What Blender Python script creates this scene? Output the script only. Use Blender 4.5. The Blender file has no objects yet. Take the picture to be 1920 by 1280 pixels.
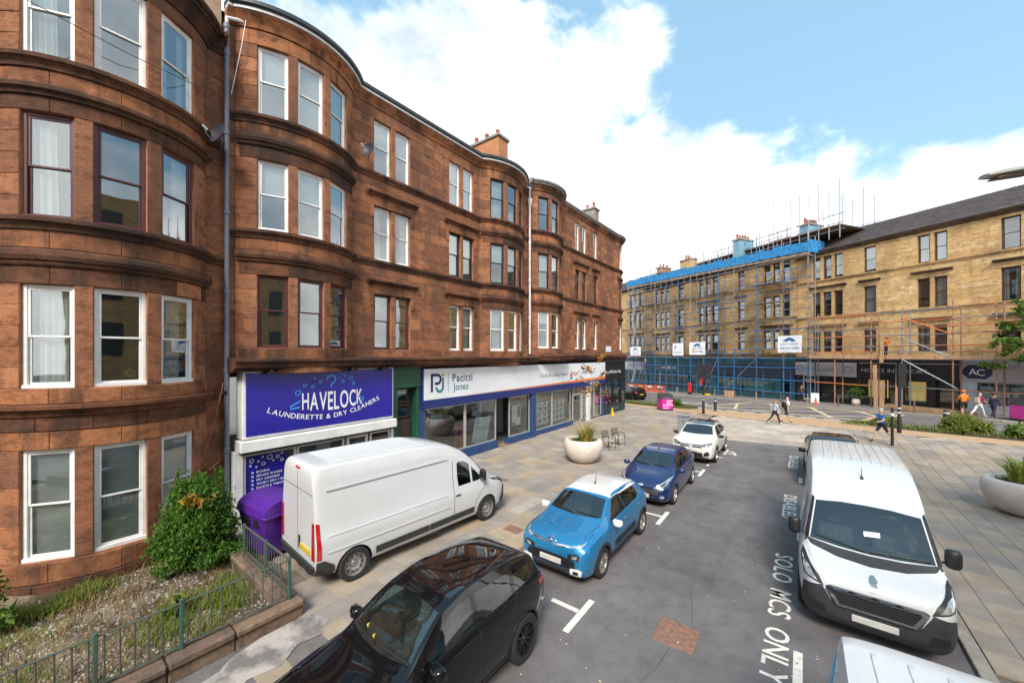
import bpy, bmesh, math, random
from mathutils import Vector, Matrix
from mathutils.bvhtree import BVHTree
RD = random.Random(7)
sc = bpy.context.scene
col = sc.collection
rad = math.radians
# ---------------------------------------------------------------- camera, sky, sun, exposure
cam = bpy.data.cameras.new('camera'); cam.sensor_width = 36; cam.lens = 710 / 1920 * 36
cam.shift_y = 25 / 1920; cam.clip_start = .05; cam.clip_end = 3000
co = bpy.data.objects.new('camera', cam); col.objects.link(co)
co.location = (0, 0, 4.85); co.rotation_euler = (rad(90), 0, rad(37.51)); sc.camera = co
SUN_EL, SUN_AZ = 44, 152          # azimuth measured clockwise from +Y
w = bpy.data.worlds.new('World'); sc.world = w; w.use_nodes = True
def node(nt, typ, **kw):
    n = nt.nodes.new(typ)
    for k, v in kw.items():
        if k.startswith('i_'):
            n.inputs[k[2:].replace('_', ' ')].default_value = v
        else: setattr(n, k, v)
    return n
def mth(nt, op, a, b=None, c=None, clamp=False):
    n = nt.nodes.new('ShaderNodeMath'); n.operation = op; n.use_clamp = clamp
    for i, v in enumerate((a, b, c)):
        if v is None: continue
        if isinstance(v, (int, float)): n.inputs[i].default_value = v
        else: nt.links.new(v, n.inputs[i])
    return n.outputs[0]
def ramp(nt, fac, stops, interp='LINEAR'):
    n = nt.nodes.new('ShaderNodeValToRGB'); e = n.color_ramp.elements; n.color_ramp.interpolation = interp
    while len(e) < len(stops): e.new(.5)
    for q, (p, c) in zip(e, stops):
        q.position = p; q.color = (*c, 1) if len(c) == 3 else c
    if fac is not None: nt.links.new(fac, n.inputs[0])
    return n.outputs[0]
def mixc(nt, f, a, b, blend='MIX'):
    n = nt.nodes.new('ShaderNodeMix'); n.data_type = 'RGBA'; n.blend_type = blend
    for s, v in ((n.inputs[0], f), (n.inputs[6], a), (n.inputs[7], b)):
        if isinstance(v, (int, float)): s.default_value = v
        elif isinstance(v, (tuple, list)): s.default_value = (*v[:3], 1)
        else: nt.links.new(v, s)
    return n.outputs[2]
def build_world():
    nt = w.node_tree; L = nt.links.new
    bg = nt.nodes['Background']; bg.inputs[1].default_value = .12
    sky = node(nt, 'ShaderNodeTexSky', sky_type='NISHITA', sun_disc=False, sun_elevation=rad(SUN_EL), sun_rotation=rad(SUN_AZ),
               air_density=1.3, dust_density=.6, ozone_density=1.6, altitude=20)
    tc = node(nt, 'ShaderNodeTexCoord'); sp = node(nt, 'ShaderNodeSeparateXYZ'); L(tc.outputs['Generated'], sp.inputs[0])
    cb = node(nt, 'ShaderNodeVectorMath', operation='MULTIPLY'); L(tc.outputs['Generated'], cb.inputs[0]); cb.inputs[1].default_value = (1, 1, 1.5)
    def noise(scale, det, rough, off, dist=0):
        m = node(nt, 'ShaderNodeMapping'); m.inputs['Location'].default_value = off; L(cb.outputs[0], m.inputs[0])
        n = node(nt, 'ShaderNodeTexNoise'); n.inputs['Scale'].default_value = scale; n.inputs['Detail'].default_value = det
        n.inputs['Roughness'].default_value = rough; n.inputs['Distortion'].default_value = dist; L(m.outputs[0], n.inputs[0]); return n.outputs[0]
    big = noise(CLOUD[0], 1, .4, CLOUD[1], .1); fine = noise(5.0, 7, .56, (4.1, 1.7, 0), .15)
    v = mth(nt, 'ADD', mth(nt, 'MULTIPLY', big, .62), mth(nt, 'MULTIPLY', fine, .34))
    # cover thickens towards the horizon, as a broken cloud deck does
    v = mth(nt, 'ADD', v, mth(nt, 'MULTIPLY', mth(nt, 'SUBTRACT', .52, sp.outputs[2]), CLOUD[2]))
    fac = ramp(nt, v, [(CLOUD[3], (0, 0, 0)), (CLOUD[3] + .05, (.5, .5, .5)), (CLOUD[3] + .15, (1, 1, 1))], 'EASE')
    shade = noise(3.4, 5, .55, (9.3, 2.2, 0))
    cc = ramp(nt, shade, [(.34, (3.7, 3.65, 3.7)), (.58, (7.9, 7.65, 7.4))])
    blue = mixc(nt, .65, sky.outputs[0], (1.35, 2.45, 3.15))
    L(mixc(nt, fac, blue, cc), bg.inputs[0])
CLOUD = (1.2, (1.25, 5.44, -7.86), .42, .432)
build_world()
sun = bpy.data.lights.new('sun', 'SUN'); sun.energy = 2.2; sun.angle = rad(20); sun.color = (1, .93, .83)
so = bpy.data.objects.new('sun', sun); col.objects.link(so)
so.rotation_euler = (rad(90 - SUN_EL), 0, rad(180 - SUN_AZ))
vs = sc.view_settings; vs.view_transform = 'Standard'; vs.look = 'None'; vs.gamma = 1; vs.use_curve_mapping = False; vs.exposure = 1.3
sc.render.engine = 'CYCLES'
cy = sc.cycles; cy.max_bounces = 6; cy.diffuse_bounces = 3; cy.glossy_bounces = 3; cy.transmission_bounces = 2; cy.transparent_max_bounces = 8; cy.caustics_reflective = False; cy.caustics_refractive = False
# ---------------------------------------------------------------- helpers
W = {}
def tag(o, label=None, category=None, group=None, kind=None):
    for k, v in (('label', label), ('category', category), ('group', group), ('kind', kind)):
        if v: o[k] = v
    return o
def empty(name, loc=(0, 0, 0), rz=0, world=True, **kw):
    o = bpy.data.objects.new(name, None); o.empty_display_size = .2; col.objects.link(o); o.location = loc; o.rotation_euler[2] = rz
    W[o] = Vector(loc) if world else Vector((0, 0, 0)); return tag(o, **kw)
class MB:
    def __init__(s): s.v = []; s.f = []; s.t = []; s.m = []
    def add(s, vs, fs, t=0, m=0):
        o = len(s.v); s.v += [tuple(v) for v in vs]; s.f += [tuple(i + o for i in f) for f in fs]; s.t += [t] * len(fs); s.m += [m] * len(fs); return s
    def join(s, o):
        k = len(s.v); s.v += o.v; s.f += [tuple(i + k for i in f) for f in o.f]; s.t += o.t; s.m += o.m; return s
    def box(s, x0, x1, y0, y1, z0, z1, t=0, m=0):
        return s.add([(x, y, z) for z in (z0, z1) for y in (y0, y1) for x in (x0, x1)],
                     [(0, 2, 3, 1), (4, 5, 7, 6), (0, 1, 5, 4), (2, 6, 7, 3), (0, 4, 6, 2), (1, 3, 7, 5)], t, m)
    def cbox(s, x0, x1, y0, y1, z0, z1, c=.01, t=0, m=0):
        V = []; idx = {}
        for i, (xa, xs) in enumerate(((x0, 1), (x1, -1))):
            for j, (ya, ys) in enumerate(((y0, 1), (y1, -1))):
                for k, (za, zs) in enumerate(((z0, 1), (z1, -1))):
                    for a in range(3):
                        p = [xa + xs * c, ya + ys * c, za + zs * c]; p[a] = (xa, ya, za)[a]
                        idx[i, j, k, a] = len(V); V.append(p)
        F = []
        for a in range(3):
            b, d = (a + 1) % 3, (a + 2) % 3
            for e in (0, 1):
                q = []
                for (p, r) in ((0, 0), (1, 0), (1, 1), (0, 1)):
                    i = [0, 0, 0]; i[a] = e; i[b] = p; i[d] = r; q.append(idx[(*i, a)])
                F.append(tuple(q) if e else tuple(q[::-1]))
            for p in (0, 1):
                for r in (0, 1):   # edge along axis a between faces b and d
                    i0 = [0, 0, 0]; i0[b] = p; i0[d] = r; i1 = list(i0); i1[a] = 1
                    q = (idx[(*i0, b)], idx[(*i1, b)], idx[(*i1, d)], idx[(*i0, d)])
                    F.append(q if p == r else q[::-1])
        for i in (0, 1):
            for j in (0, 1):
                for k in (0, 1):
                    q = (idx[i, j, k, 0], idx[i, j, k, 1], idx[i, j, k, 2]); F.append(q if (i + j + k) % 2 else q[::-1])
        return s.add(V, F, t, m)
    def cyl(s, a, b, r0, r1=None, n=10, cap=True, t=0, m=0):
        a, b = Vector(a), Vector(b); r1 = r0 if r1 is None else r1; d = (b - a).normalized()
        u = d.orthogonal().normalized(); v = d.cross(u)
        V = [a + (u * math.cos(2 * math.pi * i / n) + v * math.sin(2 * math.pi * i / n)) * r0 for i in range(n)]
        V += [b + (u * math.cos(2 * math.pi * i / n) + v * math.sin(2 * math.pi * i / n)) * r1 for i in range(n)]
        F = [(i, (i + 1) % n, n + (i + 1) % n, n + i) for i in range(n)]
        if cap: F += [tuple(range(n))[::-1], tuple(range(n, 2 * n))]
        return s.add(V, F, t, m)
    def tube(s, pts, r, n=8, t=0, m=0):
        pts = [Vector(p) for p in pts]; V = []; N = len(pts); u = None
        for i, p in enumerate(pts):
            d = (pts[min(i + 1, N - 1)] - pts[max(i - 1, 0)]).normalized()
            u = d.orthogonal().normalized() if u is None else (u - d * u.dot(d)).normalized()
            v = d.cross(u); rr = r[i] if isinstance(r, (list, tuple)) else r
            V += [p + (u * math.cos(2 * math.pi * k / n) + v * math.sin(2 * math.pi * k / n)) * rr for k in range(n)]
        F = [(i * n + k, i * n + (k + 1) % n, (i + 1) * n + (k + 1) % n, (i + 1) * n + k) for i in range(N - 1) for k in range(n)]
        F += [tuple(range(n))[::-1], tuple(range((N - 1) * n, N * n))]
        return s.add(V, F, t, m)
    def lathe(s, prof, n=24, o=(0, 0, 0), axis=2, t=0, m=0):
        V = []; P = len(prof)
        for k in range(n):
            a = 2 * math.pi * k / n
            for r, h in prof:
                p = [r * math.cos(a), r * math.sin(a), h]
                if axis == 1: p = [p[0], p[2], -p[1]]
                if axis == 0: p = [p[2], p[0], p[1]]
                V.append((p[0] + o[0], p[1] + o[1], p[2] + o[2]))
        F = [(k * P + j, ((k + 1) % n) * P + j, ((k + 1) % n) * P + j + 1, k * P + j + 1) for k in range(n) for j in range(P - 1)]
        return s.add(V, F, t, m)
    def prism(s, poly, z0, z1, t=0, m=0):
        n = len(poly); V = [(x, y, z0) for x, y in poly] + [(x, y, z1) for x, y in poly]
        return s.add(V, [tuple(range(n))[::-1], tuple(range(n, 2 * n))] + [(i, (i + 1) % n, n + (i + 1) % n, n + i) for i in range(n)], t, m)
    def quad(s, a, b, c, d, t=0, m=0): return s.add([a, b, c, d], [(0, 1, 2, 3)], t, m)
    def xf(s, M): s.v = [tuple(M @ Vector(v)) for v in s.v]; return s
    def mesh(s, name, mats, smooth=0, center=(0, 0, 0)):
        me = bpy.data.meshes.new(name); cx, cy, cz = center
        me.from_pydata([(x - cx, y - cy, z - cz) for x, y, z in s.v], [], s.f)
        for mm in (mats if isinstance(mats, (list, tuple)) else [mats]): me.materials.append(mm)
        if any(s.m): me.polygons.foreach_set('material_index', s.m)
        if any(s.t):
            at = me.attributes.new('tint', 'FLOAT', 'FACE'); at.data.foreach_set('value', s.t)
        if smooth:
            me.polygons.foreach_set('use_smooth', [True] * len(me.polygons)); me.set_sharp_from_angle(angle=rad(smooth))
        me.update(); return me
    def build(s, name, mats, parent=None, smooth=0, origin=None, **kw):
        if origin is None:
            xs, ys, zs = zip(*s.v); c = Vector(((min(xs) + max(xs)) / 2, (min(ys) + max(ys)) / 2, min(zs) if parent is None else (min(zs) + max(zs)) / 2))
        else: c = Vector(origin)
        o = bpy.data.objects.new(name, s.mesh(name, mats, smooth, c)); col.objects.link(o)
        if parent: o.parent = parent
        o.location = c - (W[parent] if parent else Vector((0, 0, 0))); W[o] = c
        return tag(o, **kw)
def place(name, me, parent, loc, rot=None, scale=None):
    o = bpy.data.objects.new(name, me); col.objects.link(o)
    if parent: o.parent = parent
    o.location = Vector(loc) - (W[parent] if parent else Vector((0, 0, 0))); W[o] = Vector(loc)
    if rot is not None: o.rotation_mode = 'XYZ'; o.rotation_euler = rot
    if scale is not None: o.scale = scale
    return o
UNIT_POLE = {}
def pole(name, mat, parent, a, b, r, n=6):
    a, b = Vector(a), Vector(b); k = (mat.name, n)
    if k not in UNIT_POLE: UNIT_POLE[k] = MB().cyl((0, 0, -.5), (0, 0, .5), 1, 1, n).mesh('pole', mat, 50)
    d = b - a
    return place(name, UNIT_POLE[k], parent, (a + b) / 2, d.to_track_quat('Z', 'Y').to_euler(), (r, r, d.length))
# ---------------------------------------------------------------- materials
def new_mat(name):
    m = bpy.data.materials.new(name); m.use_nodes = True; nt = m.node_tree
    return m, nt, nt.nodes['Principled BSDF']
def pos_noise(nt, scale, detail=4, rough=.55, stretch=None, coord='pos', dist=0):
    if coord == 'pos': v = nt.nodes.new('ShaderNodeNewGeometry').outputs['Position']
    else: v = nt.nodes.new('ShaderNodeTexCoord').outputs['Object']
    if stretch:
        mp = nt.nodes.new('ShaderNodeMapping'); mp.inputs['Scale'].default_value = stretch; nt.links.new(v, mp.inputs[0]); v = mp.outputs[0]
    n = nt.nodes.new('ShaderNodeTexNoise'); n.inputs['Scale'].default_value = scale; n.inputs['Detail'].default_value = detail
    n.inputs['Roughness'].default_value = rough; n.inputs['Distortion'].default_value = dist; nt.links.new(v, n.inputs[0]); return n.outputs[0]
def bump(nt, b, h, strength, dist=.02):
    n = nt.nodes.new('ShaderNodeBump'); n.inputs['Strength'].default_value = strength; n.inputs['Distance'].default_value = dist
    nt.links.new(h, n.inputs['Height']); nt.links.new(n.outputs[0], b.inputs['Normal'])
def tint(nt):
    oi = nt.nodes.new('ShaderNodeObjectInfo'); at = nt.nodes.new('ShaderNodeAttribute'); at.attribute_name = 'tint'
    return mth(nt, 'FRACT', mth(nt, 'ADD', oi.outputs['Random'], at.outputs['Fac']))
def pm(name, c1, c2=None, scale=6, rough=.6, metal=0, spec=.5, bmp=0, bscale=None, coat=0, coord='pos', lo=.35, hi=.65, emit=None, stretch=None, vary=0, rvar=0):
    m, nt, b = new_mat(name); b.inputs['Roughness'].default_value = rough; b.inputs['Metallic'].default_value = metal
    b.inputs['Specular IOR Level'].default_value = spec; b.inputs['Coat Weight'].default_value = coat; b.inputs['Coat Roughness'].default_value = .03
    if c2 is None: c2 = tuple(x * .82 for x in c1)
    n = pos_noise(nt, scale, 5, .6, stretch, coord)
    c = ramp(nt, n, [(lo, c2), (hi, c1)])
    if vary: c = mixc(nt, 1, c, ramp(nt, tint(nt), [(0, (1 - vary,) * 3), (1, (1 + vary,) * 3)]), 'MULTIPLY')
    nt.links.new(c, b.inputs['Base Color'])
    if rvar: nt.links.new(mth(nt, 'ADD', rough - rvar / 2, mth(nt, 'MULTIPLY', n, rvar)), b.inputs['Roughness'])
    if bmp: bump(nt, b, pos_noise(nt, bscale or scale * 4, 4, .6, None, coord), bmp)
    if emit: b.inputs['Emission Color'].default_value = (*c1, 1); b.inputs['Emission Strength'].default_value = emit
    return m
def stone(name, cols, soot, soot_amt=.5, grain=38, worn=None):
    m, nt, b = new_mat(name); b.inputs['Roughness'].default_value = .88; b.inputs['Specular IOR Level'].default_value = .25
    n = len(cols); c = ramp(nt, tint(nt), [(i / max(1, n - 1), q) for i, q in enumerate(cols)])
    big = pos_noise(nt, .55, 4, .62, (1, 1, .55)); med = pos_noise(nt, 2.7, 5, .68, (1, 1, 2.0)); streak = pos_noise(nt, 2.3, 4, .65, (1, 1, .13)); blot = pos_noise(nt, 1.6, 5, .7)
    lum = cols[len(cols) // 2]; worn = worn or tuple(min(.8, x * 1.5 + .035) for x in lum)
    c = mixc(nt, ramp(nt, med, [(.36, (.75, .75, .75)), (.52, (0, 0, 0))]), c, tuple(x * .55 for x in cols[0]))
    c = mixc(nt, ramp(nt, med, [(.60, (0, 0, 0)), (.74, (.55, .55, .55))]), c, worn)
    c = mixc(nt, mth(nt, 'MULTIPLY', ramp(nt, big, [(.46, (0, 0, 0)), (.62, (1, 1, 1))]), soot_amt), c, soot)
    c = mixc(nt, mth(nt, 'MULTIPLY', ramp(nt, streak, [(.53, (0, 0, 0)), (.64, (1, 1, 1))]), soot_amt * .75), c, soot)
    c = mixc(nt, mth(nt, 'MULTIPLY', ramp(nt, blot, [(.56, (0, 0, 0)), (.66, (1, 1, 1))]), soot_amt * .7), c, soot)
    g = pos_noise(nt, grain, 3, .75); g2 = pos_noise(nt, 11, 4, .7, (1, 1, 2.5))
    c = mixc(nt, .55, c, ramp(nt, g2, [(.3, (.66, .66, .66)), (.7, (1.25, 1.25, 1.25))]), 'MULTIPLY')
    c = mixc(nt, .6, c, ramp(nt, g, [(.3, (.66, .66, .66)), (.7, (1.25, 1.25, 1.25))]), 'MULTIPLY')
    nt.links.new(c, b.inputs['Base Color'])
    bump(nt, b, mth(nt, 'ADD', mth(nt, 'MULTIPLY', g2, .8), mth(nt, 'MULTIPLY', g, .5)), .7, .03)
    return m
def glass(name, tintc=(.02, .025, .028), refl=.17, clear=.85, rough=.015, tc=(.84, .89, .89)):
    """window pane: a mirror-like coat over a clear, slightly dark sheet"""
    m, nt, b = new_mat(name); nt.nodes.remove(b); out = nt.nodes['Material Output']
    tr = node(nt, 'ShaderNodeBsdfTransparent'); tr.inputs[0].default_value = (*tc, 1)
    df = node(nt, 'ShaderNodeBsdfDiffuse'); df.inputs[0].default_value = (*tintc, 1)
    gl = node(nt, 'ShaderNodeBsdfGlossy'); gl.inputs['Roughness'].default_value = rough; gl.inputs[0].default_value = (.93, .97, 1, 1)
    bp = node(nt, 'ShaderNodeBump'); bp.inputs['Strength'].default_value = .035; bp.inputs['Distance'].default_value = .05
    nt.links.new(pos_noise(nt, 1.3, 1, .4), bp.inputs['Height']); nt.links.new(bp.outputs[0], gl.inputs['Normal'])
    m1 = node(nt, 'ShaderNodeMixShader'); m1.inputs[0].default_value = clear; nt.links.new(df.outputs[0], m1.inputs[1]); nt.links.new(tr.outputs[0], m1.inputs[2])
    fr = node(nt, 'ShaderNodeLayerWeight'); fr.inputs[0].default_value = .5
    k = mth(nt, 'ADD', refl, mth(nt, 'MULTIPLY', mth(nt, 'POWER', fr.outputs['Facing'], 3.2), .85 - refl), clamp=True)
    m2 = node(nt, 'ShaderNodeMixShader'); nt.links.new(k, m2.inputs[0]); nt.links.new(m1.outputs[0], m2.inputs[1]); nt.links.new(gl.outputs[0], m2.inputs[2])
    nt.links.new(m2.outputs[0], out.inputs[0]); return m
M = {}
M['red'] = stone('red_sandstone', [(.22, .094, .053), (.33, .135, .067), (.42, .180, .086), (.265, .11, .058), (.375, .158, .076), (.20, .087, .052), (.40, .172, .084)], (.085, .049, .036), .5)
M['redtrim'] = stone('red_sandstone_trim', [(.30, .122, .058), (.38, .155, .07)], (.045, .027, .02), .85)
M['redsoot'] = stone('sooty_sandstone', [(.11, .052, .030), (.17, .066, .034)], (.028, .02, .017), .85)
M['redclean'] = stone('repaired_sandstone', [(.42, .17, .085), (.44, .18, .09)], (.3, .12, .06), .2)
M['redmortar'] = pm('red_mortar', (.38, .17, .09), (.2, .08, .04), 2, .95)
M['yellow'] = stone('blond_sandstone', [(.50, .315, .135), (.62, .42, .19), (.56, .36, .155), (.66, .49, .27), (.53, .33, .14)], (.27, .17, .09), .42)
M['yellowtrim'] = stone('blond_sandstone_trim', [(.52, .34, .165), (.58, .39, .19)], (.16, .105, .065), .6)
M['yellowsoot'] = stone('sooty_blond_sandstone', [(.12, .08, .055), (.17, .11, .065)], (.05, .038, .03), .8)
M['yellowmortar'] = pm('blond_mortar', (.36, .23, .11), (.25, .15, .07), 2, .95)
M['wpaint'] = pm('white_paint', (.80, .80, .78), (.66, .66, .64), 3, .45)
M['maroon'] = pm('maroon_paint', (.085, .022, .025), (.06, .017, .02), 3, .4)
M['blackpaint'] = pm('black_paint', (.016, .016, .02), (.010, .010, .013), 3, .4)
M['brownpaint'] = pm('brown_paint', (.05, .03, .024), (.035, .02, .017), 3, .45)
M['glass'] = glass('window_glass')
M['shopglass'] = glass('shop_glass', (.02, .025, .028), .09, .9)
M['curtain'] = pm('net_curtain', (.86, .84, .78), (.72, .70, .64), 5, .9)
M['blind'] = pm('roller_blind', (.88, .88, .86), (.82, .82, .80), 2, .85)
M['greyblind'] = pm('grey_blind', (.74, .72, .69), (.64, .62, .60), 4, .85)
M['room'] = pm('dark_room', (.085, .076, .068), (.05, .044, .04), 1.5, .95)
M['lead'] = pm('dark_gutter', (.028, .045, .052), (.018, .026, .03), 4, .4)
M['greypipe'] = pm('grey_pipe', (.16, .18, .23), (.12, .13, .17), 4, .5)
M['whitepipe'] = pm('white_pipe', (.72, .72, .72), (.55, .55, .54), 4, .5)
M['slate'] = pm('roof_slate', (.088, .066, .062), (.050, .040, .040), 3, .75, bmp=.3, bscale=20, vary=.25)
M['render'] = pm('ochre_render', (.43, .19, .085), (.34, .145, .065), 1.2, .9, bmp=.2, bscale=30)
M['coping'] = pm('grey_coping', (.28, .26, .24), (.17, .16, .15), 4, .9, bmp=.3)
M['pot'] = pm('terracotta', (.36, .12, .065), (.25, .08, .045), 6, .8)
M['asphalt'] = None
M['steel'] = pm('galvanised_tube', (.40, .42, .46), (.28, .30, .34), 5, .38, .7)
M['bluetube'] = pm('blue_tube', (.035, .16, .36), (.02, .10, .25), 5, .45)
M['rusttube'] = pm('rusty_tube', (.40, .18, .10), (.28, .15, .12), 6, .6, .2)
M['orangetube'] = pm('orange_tube', (.62, .19, .05), (.45, .13, .04), 5, .5)
M['board'] = pm('scaffold_board', (.36, .25, .16), (.24, .165, .105), 6, .8, stretch=(1, 1, 6), vary=.2)
M['wood'] = pm('raw_timber', (.42, .26, .15), (.31, .18, .10), 5, .75, stretch=(1, 1, .2), vary=.2)
M['bluenet'] = pm('blue_debris_net', (.03, .27, .55), (.012, .13, .34), 3.5, .8, bmp=.6, bscale=6)
M['signblue'] = pm('royal_blue_panel', (.022, .016, .30), (.018, .012, .26), .8, .28)
M['signwhite'] = pm('white_panel', (.78, .80, .82), (.70, .72, .75), .7, .32)
M['navy'] = pm('navy_panel', (.016, .030, .165), (.013, .024, .14), 1, .35)
M['shopblue'] = pm('blue_shop_paint', (.022, .062, .18), (.016, .047, .14), 2, .5)
M['printwhite'] = pm('white_print', (.82, .82, .82), (.80, .80, .80), 1, .5)
M['printsky'] = pm('sky_blue_print', (.055, .36, .80), (.05, .33, .76), 1, .5)
M['printnavy'] = pm('navy_print', (.010, .018, .085), None, 1, .5)
M['printteal'] = pm('teal_print', (.045, .22, .25), None, 1, .5)
M['printred'] = pm('red_print', (.70, .045, .05), None, 1, .5)
M['printorange'] = pm('orange_print', (.80, .17, .022), None, 1, .5)
M['printgrey'] = pm('grey_print', (.12, .15, .22), None, 1, .5)
M['printpale'] = pm('pale_print', (.45, .50, .56), None, 1, .5)
M['green'] = pm('green_shop_paint', (.012, .085, .048), (.008, .06, .035), 2, .5)
M['teal'] = pm('teal_shop_paint', (.016, .085, .115), (.012, .065, .09), 2, .5)
M['black'] = pm('black_plastic', (.018, .018, .02), (.013, .013, .014), 8, .5)
M['trim'] = pm('dark_grey_plastic', (.035, .036, .040), (.026, .027, .03), 10, .62, bmp=.08, bscale=120, coord='obj')
M['rubber'] = pm('tyre_rubber', (.022, .022, .022), (.014, .014, .014), 9, .85, coord='obj')
M['alloy'] = pm('alloy', (.52, .50, .48), (.40, .38, .36), 8, .34, .85, coord='obj')
M['steelwheel'] = pm('steel_wheel', (.38, .37, .37), (.25, .24, .24), 8, .45, .6, coord='obj')
M['chrome'] = pm('chrome', (.75, .76, .78), (.68, .69, .7), 3, .12, 1)
M['interior'] = pm('shop_interior', (.34, .28, .22), (.17, .13, .10), .9, .9)
M['interiorpale'] = pm('pale_shop_interior', (.66, .63, .58), (.5, .47, .43), .9, .9)
M['alloyframe'] = pm('aluminium_frame', (.55, .54, .52), (.46, .45, .44), 3, .4, .4)
M['roofblue'] = pm('roof_logo_blue', (.015, .12, .3), None, 1, .5)
M['navygrey'] = pm('navy_grey_fascia', (.035, .055, .09), (.025, .04, .07), 2, .5)
M['tealdark'] = pm('dark_teal_paint', (.012, .04, .042), (.008, .03, .03), 2, .45)
M['bluesheet'] = pm('blue_wrapped_masonry', (.16, .33, .42), (.11, .25, .33), 2, .8)
M['cabgrey'] = pm('cabinet_grey', (.24, .25, .27), (.19, .2, .21), 3, .5)
M['lampgrey'] = pm('lamp_housing', (.33, .32, .28), (.24, .23, .18), 4, .55)
M['concrete'] = pm('pale_concrete', (.70, .62, .55), (.60, .52, .46), 2.5, .62, bmp=.06, bscale=60)
M['plaster'] = M['wpaint']
# ---------------------------------------------------------------- terrain
F0 = Vector((10.03, 44.26)); FD = Vector((-.851, .525)).normalized(); FN = Vector((-FD.y, FD.x)) * 1
if FN.y > 0: FN = -FN
def tu(x, y):
    p = Vector((x, y)) - F0; return p.dot(FD), p.dot(FN)
def g(x, y):
    t, u = tu(x, y); k = min(1, max(0, (24 - u) / 9)); k = k * k * (3 - 2 * k)
    return (.37 - .036 * max(-25, min(60, t))) * k
def FP(t, u, z=0):
    p = F0 + FD * t + FN * u; return Vector((p.x, p.y, g(p.x, p.y) + z))
def un(t): return 12.2 + .2 * t
def asphalt(name, c, patch, spec=.3):
    m, nt, b = new_mat(name); b.inputs['Roughness'].default_value = .85; b.inputs['Specular IOR Level'].default_value = spec
    n1 = pos_noise(nt, .5, 5, .6); n2 = pos_noise(nt, 150, 2, .6); n3 = pos_noise(nt, 17, 3, .8); n4 = pos_noise(nt, .9, 3, .5, (2.5, .12, 1))
    cc = ramp(nt, n1, [(.35, tuple(x * .78 for x in c)), (.65, tuple(x * 1.15 for x in c))])
    n5 = pos_noise(nt, 2.4, 6, .7); n6 = pos_noise(nt, 55, 2, .7)
    cc = mixc(nt, 1, cc, ramp(nt, n5, [(.32, (.78, .78, .78)), (.5, (1, 1, 1)), (.7, (1.12, 1.12, 1.12))]), 'MULTIPLY'); cc = mixc(nt, .8, cc, ramp(nt, n6, [(.3, (.74, .74, .74)), (.7, (1.28, 1.28, 1.28))]), 'MULTIPLY')
    n7 = pos_noise(nt, 1.1, 4, .75); cc = mixc(nt, ramp(nt, n7, [(.64, (0, 0, 0)), (.72, (.5, .5, .5))]), cc, tuple(x * .5 for x in c))
    cc = mixc(nt, ramp(nt, n4, [(.5, (0, 0, 0)), (.7, (.45, .45, .45))]), cc, patch)
    cc = mixc(nt, 1, cc, ramp(nt, n2, [(.28, (.62, .62, .62)), (.72, (1.38, 1.38, 1.38))]), 'MULTIPLY')
    cc = mixc(nt, ramp(nt, n3, [(.735, (0, 0, 0)), (.76, (.5, .5, .5))]), cc, (.3, .29, .27))
    vo = node(nt, 'ShaderNodeTexVoronoi', feature='DISTANCE_TO_EDGE'); vo.inputs['Scale'].default_value = .33
    gm = nt.nodes.new('ShaderNodeNewGeometry'); dn = nt.nodes.new('ShaderNodeTexNoise'); dn.inputs['Scale'].default_value = 1.4; dn.inputs['Detail'].default_value = 6
    nt.links.new(gm.outputs['Position'], dn.inputs[0]); nt.links.new(mixc(nt, .22, gm.outputs['Position'], dn.outputs['Color'], 'ADD'), vo.inputs['Vector'])
    cc = mixc(nt, ramp(nt, vo.outputs['Distance'], [(.0015, (.16, .16, .16)), (.006, (0, 0, 0))]), cc, tuple(x * .4 for x in c))
    nt.links.new(cc, b.inputs['Base Color']); bump(nt, b, n2, .4, .008); return m
M['asphalt'] = asphalt('road_asphalt', (.150, .137, .137), (.115, .105, .108))
M['asphalt2'] = asphalt('footway_asphalt', (.15, .137, .13), (.12, .108, .105))
def slabmat(name, cols):
    m, nt, b = new_mat(name); b.inputs['Roughness'].default_value = .72; b.inputs['Specular IOR Level'].default_value = .35
    n = len(cols); c = ramp(nt, tint(nt), [(i / (n - 1), q) for i, q in enumerate(cols)], 'CONSTANT')
    n1 = pos_noise(nt, 1.1, 6, .62); n2 = pos_noise(nt, 30, 4, .7); n3 = pos_noise(nt, .28, 4, .6)
    c = mixc(nt, 1, c, ramp(nt, n1, [(.3, (.70, .69, .68)), (.7, (1.12, 1.11, 1.1))]), 'MULTIPLY')
    c = mixc(nt, ramp(nt, n3, [(.42, (0, 0, 0)), (.68, (.5, .5, .5))]), c, (.20, .165, .135))
    c = mixc(nt, .6, c, ramp(nt, n2, [(.3, (.8, .8, .8)), (.7, (1.12, 1.12, 1.12))]), 'MULTIPLY')
    vo = node(nt, 'ShaderNodeTexVoronoi'); vo.inputs['Scale'].default_value = 5.5; nt.links.new(nt.nodes.new('ShaderNodeNewGeometry').outputs['Position'], vo.inputs['Vector'])
    c = mixc(nt, ramp(nt, vo.outputs['Distance'], [(.07, (.45, .45, .45)), (.10, (0, 0, 0))]), c, (.16, .145, .13))
    nt.links.new(c, b.inputs['Base Color']); nt.links.new(mth(nt, 'ADD', .5, mth(nt, 'MULTIPLY', n1, .4)), b.inputs['Roughness'])
    bump(nt, b, n2, .25, .006); return m
M['slab'] = slabmat('tan_grey_flagstone', [(.36, .305, .26), (.41, .32, .225), (.335, .295, .26), (.375, .31, .255), (.31, .278, .25), (.415, .335, .25), (.36, .31, .268), (.43, .375, .32), (.345, .29, .245)])
M['slab2'] = slabmat('grey_flagstone', [(.365, .305, .255), (.40, .315, .24), (.335, .29, .25), (.385, .31, .245), (.315, .275, .245), (.43, .35, .27), (.36, .30, .25)])
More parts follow.
